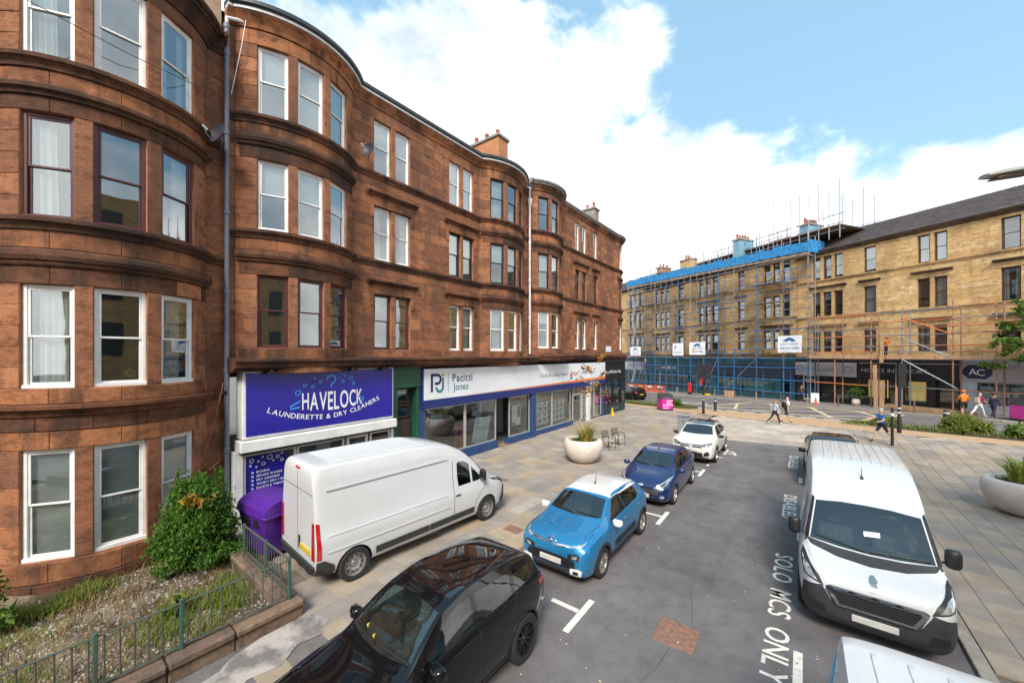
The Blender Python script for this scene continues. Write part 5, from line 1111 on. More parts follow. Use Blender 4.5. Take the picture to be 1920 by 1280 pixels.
for k in range(7):
    for j in range(4):
        a = 10 - k * 3; MB().add([SP(a, .75 + j * .3, 4.58), SP(a - 2.95, .75 + j * .3, 4.58), SP(a - 2.95, 1.03 + j * .3, 4.58), SP(a, 1.03 + j * .3, 4.58), SP(a, .75 + j * .3, 4.64), SP(a - 2.95, .75 + j * .3, 4.64), SP(a - 2.95, 1.03 + j * .3, 4.64), SP(a, 1.03 + j * .3, 4.64)], [(0, 1, 2, 3), (7, 6, 5, 4), (0, 4, 5, 1), (1, 5, 6, 2), (2, 6, 7, 3), (3, 7, 4, 0)], rs.random()).build('board', M['wood'], rsf)
    MB().add([SP(10 - k * 3, 1.99, 4.5), SP(7.05 - k * 3, 1.99, 4.5), SP(7.05 - k * 3, 1.99, 4.8), SP(10 - k * 3, 1.99, 4.8), SP(10 - k * 3, 2.03, 4.5), SP(7.05 - k * 3, 2.03, 4.5), SP(7.05 - k * 3, 2.03, 4.8), SP(10 - k * 3, 2.03, 4.8)], [(0, 3, 2, 1), (4, 5, 6, 7), (0, 1, 5, 4), (3, 7, 6, 2)]).build('toe_board', M['wood'], rsf)
for a, b, z0, z1 in ((3.0, .1, 7.9, 6.4), (3.0, .1, 6.3, 4.6), (3.0, -.2, 4.5, 2.3)): pole('brace', M['orangetube' if z0 > 7 else 'steel'], rsf, SP(a, 2.0, z0), SP(b, 2.0, z1), .046)
for i, (t, z1, wd) in enumerate(((4.55, 4.0, .28), (4.15, 2.6, .3), (3.15, 4.0, .3), (4.35, 6.6, .25))):
    zb = g(*SP(t, 2.2, 0)[:2]) + .1 if i < 3 else 4.2
    T = frame_at(Path(SP(t + .5, 2.25, 0)[:2]).line(SP(t - .5, 2.25, 0)[:2]), .5, 0, 0) @ Matrix.Rotation(.02 * (i - 1), 4, 'Y')
    MB().cbox(-wd / 2, wd / 2, -.02, .03, zb, z1, .005).xf(T).build('plank', M['wood'], None, label=['tall upright scaffold plank left of the dark traffic light', 'short upright plank leaning beside a taller one', 'tall upright plank right of the dark traffic light', 'raised plank handled by the worker on the scaffold'][i], category='plank', group='loose planks by the scaffold')
for i in range(6):
    T = frame_at(Path(SP(4, 3.2, 0)[:2]).line(SP(-2, 3.2, 0)[:2]), 3, 0, 0); zb = g(*SP(1, 3.2, 0)[:2]) + .1
    MB().cbox(-2.6 + .1 * (i % 3), 2.6 - .1 * (i % 2), -.15 + .02 * i, .12 + .02 * i, zb + i * .07, zb + i * .07 + .055, .005).xf(T).build('plank', M['wood'], None, label='plank in the low stack on the far pavement, %s from the bottom' % ['first', 'second', 'third', 'fourth', 'fifth', 'sixth'][i], category='plank', group='stacked planks on the far pavement')
# ---------------------------------------------------------------- vehicles: lofted bodies, fitted panels, real wheels
def pchip(keys):
    xs = [k[0] for k in keys]; ys = [k[1] for k in keys]; n = len(xs); h = [xs[i + 1] - xs[i] for i in range(n - 1)]; d = [(ys[i + 1] - ys[i]) / h[i] for i in range(n - 1)]
    m = [d[0]] + [0 if d[i - 1] * d[i] <= 0 else (h[i - 1] + h[i]) * 3 / ((2 * h[i] + h[i - 1]) / d[i - 1] + (h[i] + 2 * h[i - 1]) / d[i]) for i in range(1, n - 1)] + [d[-1]]
    def f(x):
        if x <= xs[0]: return ys[0]
        if x >= xs[-1]: return ys[-1]
        i = max(j for j in range(n - 1) if xs[j] <= x); t = (x - xs[i]) / h[i]; t2, t3 = t * t, t * t * t
        return (2 * t3 - 3 * t2 + 1) * ys[i] + (t3 - 2 * t2 + t) * h[i] * m[i] + (-2 * t3 + 3 * t2) * ys[i + 1] + (t3 - t2) * h[i] * m[i + 1]
    return f
def carpaint(name, c, metal=0, rough=.35, coat=1):
    m, nt, b = new_mat(name); b.inputs['Base Color'].default_value = (*c, 1); b.inputs['Metallic'].default_value = metal; b.inputs['Coat Weight'].default_value = coat; b.inputs['Coat Roughness'].default_value = .025
    n = pos_noise(nt, 2.5, 5, .6, None, 'obj'); k = pos_noise(nt, 1.2, 4, .6, (1, 1, 3), 'obj')
    cc = mixc(nt, ramp(nt, n, [(.35, (.0, .0, .0)), (.75, (.22, .22, .22))]), c, tuple(x * .80 + .004 for x in c)); nt.links.new(cc, b.inputs['Base Color'])
    nt.links.new(mth(nt, 'ADD', rough - .1, mth(nt, 'MULTIPLY', k, .22)), b.inputs['Roughness'])
    return m
def carglass(name, c):
    m, nt, b = new_mat(name); b.inputs['Base Color'].default_value = (*c, 1); b.inputs['Roughness'].default_value = .025; b.inputs['Specular IOR Level'].default_value = .9; b.inputs['IOR'].default_value = 1.6
    b.inputs['Coat Weight'].default_value = .6; b.inputs['Coat Roughness'].default_value = .01; return m
M['darkglass'] = carglass('black_glass', (.010, .012, .013))
M['carglass'] = glass('tinted_side_glass', (.008, .012, .012), .07, .90, .01, (.42, .50, .49)); M['screen'] = glass('windscreen_glass', (.03, .05, .048), .11, .86, .01, (.66, .80, .77))
M['cabin'] = pm('cabin_trim', (.045, .045, .048), (.03, .03, .032), 6, .8, coord='obj'); M['seatcloth'] = pm('seat_cloth', (.10, .10, .11), (.07, .07, .075), 12, .9, coord='obj')
M['lens'] = pm('headlamp_lens', (.62, .64, .66), (.25, .26, .28), 9, .12, .5, coat=1, coord='obj'); M['redlens'] = pm('tail_lamp_lens', (.52, .012, .014), (.38, .008, .01), 6, .15, 0, coat=1); M['amber'] = pm('amber_lens', (.6, .2, .02), None, 5, .2)
M['plate'] = pm('plate_white', (.62, .61, .57), (.50, .49, .46), 4, .45, coord='obj'); M['plateyellow'] = pm('plate_yellow', (.62, .42, .04), (.5, .34, .03), 4, .45); M['grille'] = pm('grille_black', (.012, .012, .013), (.02, .02, .022), 30, .4, coord='obj'); M['seam'] = pm('panel_gap', (.03, .03, .032), (.03, .03, .032), 1, .8)
class Vehicle:
    def __init__(s, name, label, cat, L, keys, paint, loc, rz, wheels, wr, ww=.21, tw=.0, nx=64, group=None, arch=.045, box=.75, boxy=.62):
        s.r = empty(name, loc, rz, False, label=label, category=cat, group=group); s.L = L; F = {k: pchip(v) for k, v in keys.items()}; s.F = F
        xs = [L * (.35 * (i / nx) + .65 * (.5 - .5 * math.cos(math.pi * i / nx))) for i in range(nx + 1)]; V = []; ring = []
        for x in xs:
            zb, zt, zs, hw, rw, cr = (F[k](x) for k in ('bot', 'top', 'belt', 'wid', 'roofw', 'crown')); zs = min(zs, zt - .03); H = zs - zb
            P = [(0, zb), (hw * .5, zb), (hw * .80, zb + .005), (hw * .915, zb + min(.04, H * .1)), (hw * .965, zb + min(.12, H * .22)), (hw * .99, zb + H * .40), (hw, zb + H * .58), (hw * .998, zb + H * .74), (hw * .985, zb + H * .88), (hw * .955, zs)]
            ze = max(zt - cr, zs + .012)
            for k in range(1, 6):
                t = k / 5; P.append((hw * .955 + (rw - hw * .955) * (t * .85 + t * t * .15), zs + (ze - zs) * t))
            for k in range(1, 8):
                a = math.pi / 2 * k / 7; P.append((rw * max(0, math.cos(a)) ** boxy, ze + (zt - ze) * math.sin(a) ** box))
            P[-1] = (0, zt); full = P + [(-y, z) for y, z in P[-2:0:-1]]; ring = full; V += [(x, y, z) for y, z in full]
        n = len(ring); Fc = [(i * n + j, (i + 1) * n + j, (i + 1) * n + (j + 1) % n, i * n + (j + 1) % n) for i in range(nx) for j in range(n)]
        Fc += [tuple(range(n)), tuple(range(nx * n, nx * n + n))[::-1]]
        mb = MB().add(V, Fc); s.bvh = BVHTree.FromPolygons(mb.v, mb.f)
        me = mb.mesh('body', [paint, M['black'], M['cabin']], 0); s.side, s.ends = [], []; s.hw = max(q[1] for q in keys['wid']); bm = bmesh.new(); bm.from_mesh(me); bmesh.ops.recalc_face_normals(bm, faces=bm.faces); bm.to_mesh(me); bm.free()
        o = bpy.data.objects.new('body', me); cut = MB()
        for wx in wheels:
            R = wr + arch
            for sg in (-1, 1):
                q = MB().cyl((wx, sg * (tw - .16 - ww), wr), (wx, sg * (tw + .5), wr), R, R, 36); cut.join(q)
        cm = cut.mesh('cutter', [paint, M['black'], M['cabin']]); bm = bmesh.new(); bm.from_mesh(cm); bmesh.ops.recalc_face_normals(bm, faces=bm.faces); bm.to_mesh(cm); bm.free(); cm.polygons.foreach_set('material_index', [1] * len(cm.polygons))
        c = bpy.data.objects.new('cutter', cm); s.jobs = (o, c); VEH.append(s)
        s.paint = paint
        for wx in wheels:
            for sg in (-1, 1): s.wheel(wx, sg * tw, wr, ww, sg)
    def cutter(s, mb, slot):
        cm = mb.mesh('cutter', [s.paint, M['black'], M['cabin']]); bm = bmesh.new(); bm.from_mesh(cm); bmesh.ops.recalc_face_normals(bm, faces=bm.faces); bm.to_mesh(cm); bm.free(); cm.polygons.foreach_set('material_index', [slot] * len(cm.polygons))
        c = bpy.data.objects.new('cutter', cm); return c
    def cabin(s, x0, x1, seats=True, z0=.42, n=22):
        F = s.F; V = []
        for i in range(n + 1):
            x = x0 + (x1 - x0) * i / n; hw, rw, zs, zt, cr = (F[k](x) for k in ('wid', 'roofw', 'belt', 'top', 'crown')); zs = min(zs, zt - .09); ze = max(zt - cr - .03, zs + .02); zt -= .05
            h = [(hw - .16, z0), (hw - .12, zs - .12), (hw * .955 - .075, zs), (rw - .055, ze - .01), (rw * .6, zt - .008)]
            V += [(x, y, z) for y, z in h] + [(x, -y, z) for y, z in h[::-1]]
        m = 10; s.cab = MB().add(V, [(i * m + j, (i + 1) * m + j, (i + 1) * m + (j + 1) % m, i * m + (j + 1) % m) for i in range(n) for j in range(m)] + [tuple(range(m)), tuple(range(n * m, n * m + m))[::-1]])
        w_ = s.hw
        def seat(x, y, wd, zb, name='seat', back=.62):
            q = MB().cbox(x - .05, x + .45, y - wd / 2, y + wd / 2, zb, zb + .16, .05); T = Matrix.Translation((x + .42, y, zb + .12)) @ Matrix.Rotation(.28, 4, 'Y'); q.join(MB().cbox(-.06, .07, -wd / 2, wd / 2, 0, back, .05).xf(T)); q.join(MB().cbox(-.04, .05, -min(.13, wd / 3), min(.13, wd / 3), back + .03, back + .2, .04).xf(T)); q.build(name, M['seatcloth'], s.r, 40)
        fx = x0 + seats
        for y in (-w_ * .42, w_ * .42): seat(fx, y, w_ * .56, z0 + .06)
        if x1 - x0 > 2.1: seat(fx + .95, 0, w_ * 1.35, z0 + .08, 'rear_seat', .5)
        zt = F['top'](x0 + .1); MB().cbox(x0 + .02, x0 + .42, -w_ + .2, w_ - .2, zt - .3, zt - .12, .04).build('dashboard', M['cabin'], s.r, 40)
        T = Matrix.Translation((x0 + .55, w_ * .42, zt - .15)) @ Matrix.Rotation(-1.1, 4, 'Y'); q = MB(); V = []
        for i in range(20):
            a = i * math.pi / 10
            for j in range(6): b = j * math.pi / 3; V.append(((.17 + .016 * math.cos(b)) * math.cos(a), (.17 + .016 * math.cos(b)) * math.sin(a), .016 * math.sin(b)))
        q.add(V, [(i * 6 + j, ((i + 1) % 20) * 6 + j, ((i + 1) % 20) * 6 + (j + 1) % 6, i * 6 + (j + 1) % 6) for i in range(20) for j in range(6)]); q.cbox(-.16, .16, -.03, .03, -.01, .01, .005); q.xf(T).build('steering_wheel', M['black'], s.r, 50)
    def win(s, poly, axis, sides=(1,), mat=None, name='side_window', xr=2.0):
        for sg in sides:
            n = len(poly)
            if axis == 'y': V = [(a, sg * y, b) for y in (.30, 1.4) for a, b in poly]
            elif axis == 'f': V = [(x, a, b) for x in (-.6, xr) for a, b in poly]
            else: V = [(x, a, b) for x in (s.L - xr, s.L + .6) for a, b in poly]
            q = MB().add(V, [tuple(range(n)), tuple(range(n, 2 * n))[::-1]] + [(i, (i + 1) % n, n + (i + 1) % n, n + i) for i in range(n)])
            (s.side if axis == 'y' else s.ends).append(q)
        cx = sum(p[0] for p in poly) / len(poly); cz = sum(p[1] for p in poly) / len(poly)
        s.decal([(cx + (a - cx) * 1.02, cz + (b - cz) * 1.02) for a, b in poly], axis, mat or M['carglass'], name, -.004 if axis == 'y' else -.003, sides, .1, thick=.003)
    def finish(s, scn):
        o, c = s.jobs; s.cut = [c]
        if hasattr(s, 'cab'):
            s.cut.append(s.cutter(s.cab, 2))
            for grp in (s.side, s.ends):
                m = MB()
                for q in grp: m.join(q)
                if m.v: s.cut.append(s.cutter(m, 1))
        for k, q in enumerate(s.cut):
            if k: col.objects.link(q)
            md = o.modifiers.new('b%d' % k, 'BOOLEAN'); md.object = q; md.solver = 'EXACT'; md.operation = 'DIFFERENCE'
            try: md.material_mode = 'TRANSFER'
            except Exception: pass
    def decal(s, poly, axis, mat, name, off=.006, sides=(1,), res=.09, parent=None, thick=.012):
        out = []
        for sg in sides:
            bm = bmesh.new(); P = poly
            f = bm.faces.new([bm.verts.new((a, b, 0)) for a, b in P]); bm.normal_update(); bmesh.ops.triangulate(bm, faces=[f])
            for _ in range(5):
                e = [e for e in bm.edges if e.calc_length() > res]
                if not e: break
                bmesh.ops.subdivide_edges(bm, edges=e, cuts=1); bmesh.ops.triangulate(bm, faces=bm.faces[:])
            bm.verts.index_update(); V = []; Nn = []
            for v in bm.verts:
                a, b = v.co.x, v.co.y
                if axis == 'y': og, d = Vector((a, sg * 3, b)), Vector((0, -sg, 0))
                elif axis == 'f': og, d = Vector((-3, a * sg, b)), Vector((1, 0, 0))
                elif axis == 'r': og, d = Vector((s.L + 3, a * sg, b)), Vector((-1, 0, 0))
                else: og, d = Vector((a, b * sg, 6)), Vector((0, 0, -1))
                h = s.bvh.ray_cast(og, d)
                if h[0] is None:
                    q = og + d * 3; h = s.bvh.find_nearest(q)
                n = h[1]; n = n if n.dot(d) < 0 else -n
                V.append(h[0] + n * off); Nn.append(n)
            fs = [tuple(v.index for v in f.verts) for f in bm.faces]; be = [(e.verts[0].index, e.verts[1].index) for e in bm.edges if len(e.link_faces) == 1]; bm.free()
            k = len(V); mb = MB(); mb.add(V + [v - n * thick for v, n in zip(V, Nn)], fs + [(a, b, b + k, a + k) for a, b in be])
            me_o = mb.build(name, mat, parent or s.r, 0); me = me_o.data
            b2 = bmesh.new(); b2.from_mesh(me); bmesh.ops.recalc_face_normals(b2, faces=b2.faces); b2.to_mesh(me); b2.free()
            me.polygons.foreach_set('use_smooth', [True] * len(me.polygons)); me.set_sharp_from_angle(angle=rad(40)); out.append(me_o)
        return out
    def seam(s, pts, axis, sides=(1, -1), w_=.010, mat=None, off=.002, name='panel_gap'):
        P = [Vector(p) for p in pts]; A, B = [], []
        for i, p in enumerate(P):
            d = (P[min(i + 1, len(P) - 1)] - P[max(i - 1, 0)]).normalized(); n = Vector((-d.y, d.x)) * w_ / 2; A.append(tuple(p + n)); B.append(tuple(p - n))
        s.decal(A + B[::-1], axis, mat or M['seam'], name, off, sides, .12, thick=.004)
    def wheel(s, x, y, r, w_, sg):
        st = s.style; h = w_ / 2
        prof = [(r * .62, -h * .9), (r * .72, -h), (r * .9, -h), (r * .975, -h * .82), (r, -h * .5), (r, h * .5), (r * .975, h * .82), (r * .9, h), (r * .72, h), (r * .62, h * .9)]
        t = MB().lathe(prof, 32, (x, y, r), 1).build('wheel', M['rubber'], s.r, 35)
        o = MB(); e = sg * h * .55; rr = r * .66
        o.lathe([(rr, sg * h * .95), (rr * .94, sg * h * .9), (rr * .90, sg * h * .2), (rr * .9, -sg * h * .8)], 32, (x, y, r), 1)
        MB().lathe([(0, 0), (rr * .9, 0)], 24, (x, y + sg * h * .05, r), 1).build('brake_disc', M['black'], t)
        ns, mt = st
        if ns == 'steel':
            o.lathe([(0, sg * h * .5), (rr * .28, sg * h * .55), (rr * .34, sg * h * .35), (rr * .55, sg * h * .62), (rr * .72, sg * h * .5), (rr * .86, sg * h * .3), (rr * .93, sg * h * .3)], 28, (x, y, r), 1); o.build('rim', M[mt], t, 40)
            hl = MB()
            for k in range(10): a = k * math.pi / 5; hl.lathe([(0, 0), (rr * .085, 0)], 8, (x + rr * .68 * math.cos(a), y + sg * h * .58, r + rr * .68 * math.sin(a)), 1)
            hl.build('vent_hole', M['black'], t)
        else:
            for k in range(ns):
                a = 2 * math.pi * k / ns + .2
                for da in ((-.11, .11) if ns <= 6 else (0,)):
                    ca, sa_ = math.cos(a + da), math.sin(a + da); cb, sb_ = math.cos(a + da * 1.9), math.sin(a + da * 1.9); wv = rr * .075; tx, tz = -sa_, ca
                    p = [(rr * .15 * ca, rr * .15 * sa_), (rr * .95 * cb, rr * .95 * sb_)]
                    o.add([(x + p[0][0] - tx * wv, y + e * 1.1, r + p[0][1] - tz * wv), (x + p[0][0] + tx * wv, y + e * 1.1, r + p[0][1] + tz * wv), (x + p[1][0] + tx * wv * .8, y + e * 1.3, r + p[1][1] + tz * wv * .8), (x + p[1][0] - tx * wv * .8, y + e * 1.3, r + p[1][1] - tz * wv * .8),
                           (x + p[0][0] - tx * wv * 1.4, y + e * .4, r + p[0][1] - tz * wv * 1.4), (x + p[0][0] + tx * wv * 1.4, y + e * .4, r + p[0][1] + tz * wv * 1.4), (x + p[1][0] + tx * wv, y + e * .5, r + p[1][1] + tz * wv), (x + p[1][0] - tx * wv, y + e * .5, r + p[1][1] - tz * wv)], [(0, 1, 2, 3), (0, 4, 5, 1), (1, 5, 6, 2), (2, 6, 7, 3), (3, 7, 4, 0)])
            o.lathe([(0, e * 1.25), (rr * .16, e * 1.2), (rr * .22, e * .6)], 16, (x, y, r), 1); o.build('rim', M[mt], t, 40)
    def mirror(s, x, z, y, mat, big=1, base=None):
        dx, dy, dz = (.085, .105, .165) if big > 1.5 else (.085 * big, .105 * big, .070 * big); sp = lambda v, e: math.copysign(abs(v) ** e, v)
        for sg in (-1, 1):
            V = []; n = 16; m = 10; mb = MB(); cx, cy, cz = x + .02, sg * (y + dy * .95), z + (.06 if big > 1.5 else 0)
            for i in range(m + 1):
                u = -math.pi / 2 + math.pi * i / m
                for j in range(n):
                    a = 2 * math.pi * j / n; ex = .5; px_ = sp(math.sin(u), .8); q = sp(math.cos(u), ex); yy, zz = q * sp(math.cos(a), ex), q * sp(math.sin(a), ex)
                    V.append((cx + dx * px_ * (1 if px_ < 0 else .55) + .03 * abs(yy), cy + dy * yy, cz + dz * zz))
            mb.add(V, [(i * n + j, i * n + (j + 1) % n, (i + 1) * n + (j + 1) % n, (i + 1) * n + j) for i in range(m) for j in range(n)])
            mo = mb.build('mirror', mat, s.r, 60); MB().tube([(x + .05, sg * (y - .10), z - .05), (x + .03, sg * (y + .03), z - .02)], .024, 6).build('mirror_arm', M['black'], mo); MB().box(cx + dx * .56, cx + dx * .6, cy - dy * .7, cy + dy * .7, cz - dz * .7, cz + dz * .7).build('mirror_glass', M['chrome'], mo)
    def handles(s, pts, mat):
        for x, z in pts:
            for sg in (-1, 1):
                h = s.bvh.ray_cast(Vector((x, sg * 3, z)), Vector((0, -sg, 0)))
                if h[0]: MB().cbox(x - .09, x + .09, h[0].y + (0 if sg > 0 else -.03), h[0].y + (.03 if sg > 0 else 0), z - .014, z + .014, .008).build('door_handle', mat, s.r)
    def wipers(s, pts):
        for p in pts:
            out = []
            for a, b in zip(p, p[1:]):
                for k in range(5):
                    y = a[0] + (b[0] - a[0]) * k / 4; z = a[1] + (b[1] - a[1]) * k / 4; h = s.bvh.ray_cast(Vector((-3, y, z)), Vector((1, 0, 0)))
                    if h[0]: out.append(h[0] + h[1] * .02 * (1 if h[1].x < 0 else -1))
            if len(out) > 1: MB().tube(out, .011, 5).build('wiper', M['black'], s.r)
    def rib(s, y, x0, x1, wd=.04, h=.013, n=22):
        V = []
        for i in range(n + 1):
            x = x0 + (x1 - x0) * i / n; z = s.bvh.ray_cast(Vector((x, y, 6)), Vector((0, 0, -1)))[0].z; e = h if 0 < i < n else -.004
            V += [(x, y - wd * .75, z - .006), (x, y - wd * .4, z + e), (x, y + wd * .4, z + e), (x, y + wd * .75, z - .006)]
        MB().add(V, [(4 * i + j, 4 * i + j + 1, 4 * i + j + 5, 4 * i + j + 4)[::-1] for i in range(n) for j in range(3)]).build('roof_rib', s.paint, s.r, 30)
    def aerial(s, x, y, l=.2, lean=.08):
        h = s.bvh.ray_cast(Vector((x, y, 6)), Vector((0, 0, -1)))[0]; MB().cyl(h - Vector((0, 0, .01)), h + Vector((lean, 0, l)), .012, .005, 6).lathe([(.03, -.01), (.028, .02), (.012, .05)], 10, tuple(h)).build('aerial', M['black'], s.r)
    def plate(s, z, rear=False, yellow=False, txt=None, w_=.52, y=0):
        ax = 'r' if rear else 'f'; h = s.bvh.ray_cast(Vector((s.L + 3 if rear else -3, y, z)), Vector((-1 if rear else 1, 0, 0)))[0]; x = h.x; d = 1 if rear else -1
        p = MB().cbox(min(x - .03, x + d * .03), max(x + d * .03, x + .03) if rear else x + .03, y - w_ / 2, y + w_ / 2, z - .055, z + .055, .006).build('number_plate', M['plateyellow' if yellow else 'plate'], s.r)
        if txt and not rear:
            t = text_mb(txt, .075, .9, 'CENTER', 1, .012); t.v = [(x - .034, y - a, z - .037 + b) for a, b, _ in t.v]; t.build('lettering', M['printnavy'], p)
VEH = []
def mirror_poly(p): return [(-a, b) for a, b in p][::-1]
def car(name, label, L, hw, H, loc, rz, paint, roof, K, wheels, wr, style, wins, extras=None, glassy='screen', mir=None, cat='car'):
    Vehicle.style = style
    v = Vehicle(name, label, cat, L, K, paint, loc, rz, wheels, wr, .21, hw - .12)
    return v
def screen_poly(z0, z1, w0, w1, bow=.03): return [(-w0, z0 + bow * .3), (-w0 * .5, z0 - bow * .3), (0, z0 - bow * .6), (w0 * .5, z0 - bow * .3), (w0, z0 + bow * .3), (w1, z1 - bow), (w1 * .5, z1 - bow * .15), (0, z1), (-w1 * .5, z1 - bow * .15), (-w1, z1 - bow)]
def arc_ring(x, z, r0, r1, a0=0, a1=math.pi, n=14): return [(x + r1 * math.cos(a0 + (a1 - a0) * i / n), z + r1 * math.sin(a0 + (a1 - a0) * i / n)) for i in range(n + 1)] + [(x + r0 * math.cos(a1 - (a1 - a0) * i / n), z + r0 * math.sin(a1 - (a1 - a0) * i / n)) for i in range(n + 1)]
R90 = math.pi / 2
# ---- pale blue hatchback with white roof
K = dict(bot=[(0, .34), (.08, .24), (.4, .19), (3.5, .2), (3.85, .28), (4, .36)], top=[(0, .66), (.03, .80), (.10, .90), (.30, .985), (.70, 1.05), (1.0, 1.10), (1.25, 1.23), (1.72, 1.44), (2.15, 1.495), (2.8, 1.48), (3.4, 1.40), (3.66, 1.28), (3.85, 1.02), (3.95, .82), (4, .62)],
         belt=[(0, .60), (.1, .78), (.5, .90), (1, .95), (2.5, .99), (3.3, 1.05), (3.75, 1.0), (3.95, .75), (4, .56)], wid=[(0, .66), (.06, .76), (.2, .835), (.6, .87), (1.6, .875), (3.2, .875), (3.7, .84), (3.92, .74), (4, .64)],
         roofw=[(0, .55), (.15, .66), (.6, .72), (1.0, .73), (1.75, .615), (2.5, .60), (3.4, .575), (3.8, .60), (4, .5)], crown=[(0, .05), (.4, .07), (1.0, .06), (1.8, .07), (3.4, .07), (4, .05)])
Vehicle.style = (5, 'alloy'); PB = carpaint('sky_blue_paint', (.016, .20, .43), .35)
v = Vehicle('parked_car', 'bright blue hatchback with white roof parked at the kerb', 'car', 4.0, K, PB, (-4.30, 6.96, 0), R90, (.80, 3.34), .32, .2, .765)
PW = carpaint('white_paint_car', (.72, .71, .68))
v.decal([(1.72, -.60), (1.70, 0), (1.72, .60), (2.3, .635), (3.0, .63), (3.45, .60), (3.55, 0), (3.45, -.60), (3.0, -.63), (2.3, -.635)], 'z', PW, 'roof', .006, (1,), .12)
v.cabin(1.02, 3.55, .75); v.win(screen_poly(1.12, 1.415, .66, .56), 'f', (1,), M['screen'], 'windscreen', 1.72)
SW = [[(1.30, 1.02), (2.18, 1.05), (2.16, 1.40), (1.95, 1.395), (1.72, 1.335)], [(2.26, 1.05), (2.98, 1.08), (3.20, 1.14), (3.16, 1.30), (2.95, 1.375), (2.24, 1.40)]]
for p in SW: v.win(p, 'y', (1, -1))
v.decal([(2.19, 1.05), (2.25, 1.05), (2.23, 1.395), (2.17, 1.395)], 'y', M['black'], 'pillar_trim', .004, (1, -1))
if 0: v.decal([(1.12, .985), (1.3, 1.0), (1.72, 1.355), (1.95, 1.415), (2.95, 1.395), (3.2, 1.32), (3.26, 1.12), (3.0, 1.05), (2.2, 1.02)], 'y', M['black'], 'window_surround', .002, (1, -1))
v.win([(-.52, 1.09), (.52, 1.09), (.49, 1.31), (-.49, 1.31)], 'r', (1,), None, 'rear_window', .62)
for a, b in ((.80, .32), (3.34, .32)): v.decal(arc_ring(a, b, .362, .43, -.25, math.pi + .25), 'y', M['trim'], 'arch_trim', .010, (1, -1), .1)
v.decal([(1.22, .26), (2.9, .28), (2.9, .37), (1.22, .36)], 'y', M['trim'], 'sill_trim', .01, (1, -1)); v.decal([(1.45, .44), (2.75, .46), (2.75, .60), (1.45, .58)], 'y', M['trim'], 'airbump', .016, (1, -1))
for k in range(6): v.decal([(1.5 + k * .21, .465), (1.64 + k * .21, .465), (1.64 + k * .21, .575), (1.5 + k * .21, .57)], 'y', M['black'], 'airbump_cell', .024, (1, -1))
v.decal([(-.60, .40), (.60, .40), (.57, .58), (.3, .62), (-.3, .62), (-.57, .58)], 'f', M['grille'], 'grille', .006); v.decal([(-.74, .25), (.74, .25), (.70, .37), (.5, .385), (-.5, .385), (-.70, .37)], 'f', M['trim'], 'bumper', .012)
for sg in (1, -1):
    v.decal([(.40, .60), (.66, .62), (.68, .70), (.60, .735), (.42, .70)], 'f', M['black'], 'headlight', .008, (sg,)); v.decal([(.50, .63), (.62, .64), (.62, .70), (.52, .69)], 'f', M['lens'], 'headlight_lens', .014, (sg,))
    v.decal([(.12, .80), (.40, .815), (.70, .86), (.70, .885), (.40, .85), (.12, .83)], 'f', M['chrome'], 'chrome_strip', .010, (sg,)); v.decal([(.45, .83), (.70, .87), (.715, .91), (.5, .865)], 'f', M['lens'], 'daytime_lamp', .012, (sg,))
    v.decal([(.46, .30), (.70, .31), (.72, .42), (.66, .46), (.48, .43)], 'f', M['wpaint'], 'fog_lamp_surround', .018, (sg,)); v.decal([(.54, .34), (.65, .345), (.65, .41), (.55, .40)], 'f', M['black'], 'fog_lamp', .024, (sg,))
    for q in (.80, .86): v.decal([(0, q + .05), (.10, q - .01), (.10, q + .018), (0, q + .078)], 'f', M['chrome'], 'chevron_emblem', .02, (sg,), .05)
    v.decal([(.50, .82), (.72, .84), (.72, 1.0), (.55, 1.0)], 'r', M['redlens'], 'tail_lamp', .01, (sg,))
v.plate(.50); v.plate(.62, True, True); v.mirror(1.30, 1.03, .86, M['wpaint'], 1.05); v.handles(((2.05, .90), (2.95, .95)), M['chrome']); v.wipers(([(.05, 1.125), (.55, 1.16)], [(-.60, 1.14), (-.05, 1.15)])); v.aerial(2.2, 0, .26, .1)
v.seam([(1.22, .98), (1.16, .75), (1.18, .36)], 'y'); v.seam([(2.21, 1.03), (2.2, .7), (2.22, .37)], 'y'); v.seam([(3.0, 1.04), (2.92, .8), (2.95, .68)], 'y'); v.seam([(.18, .70), (.42, .62), (.95, .71)], 'z')
# ---- dark blue hatchback
K = dict(bot=[(0, .36), (.08, .22), (.4, .18), (3.4, .19), (3.85, .30), (3.97, .4)], top=[(0, .60), (.03, .70), (.12, .79), (.35, .89), (.8, 1.0), (1.02, 1.06), (1.35, 1.24), (1.75, 1.42), (2.15, 1.475), (2.7, 1.465), (3.3, 1.385), (3.6, 1.26), (3.82, 1.0), (3.92, .82), (3.97, .62)],
         belt=[(0, .54), (.1, .66), (.5, .80), (1, .90), (2.5, .99), (3.3, 1.07), (3.7, 1.02), (3.9, .78), (3.97, .56)], wid=[(0, .58), (.06, .70), (.2, .79), (.6, .85), (1.6, .86), (3.2, .855), (3.65, .82), (3.88, .72), (3.97, .62)],
         roofw=[(0, .48), (.15, .60), (.6, .69), (1.0, .70), (1.8, .58), (2.5, .565), (3.3, .55), (3.8, .58), (3.97, .5)], crown=[(0, .05), (.4, .08), (1.0, .06), (1.8, .06), (3.4, .06), (3.97, .05)])
Vehicle.style = (8, 'alloy'); PN = carpaint('deep_blue_paint', (.004, .020, .10), .2)
v = Vehicle('parked_car', 'dark blue hatchback parked between the blue and white cars', 'car', 3.97, K, PN, (-4.13, 12.18, 0), R90, (.82, 3.31), .31, .2, .755)
v.cabin(1.0, 3.5, .75); v.win(screen_poly(1.08, 1.395, .64, .535), 'f', (1,), M['screen'], 'windscreen', 1.72)
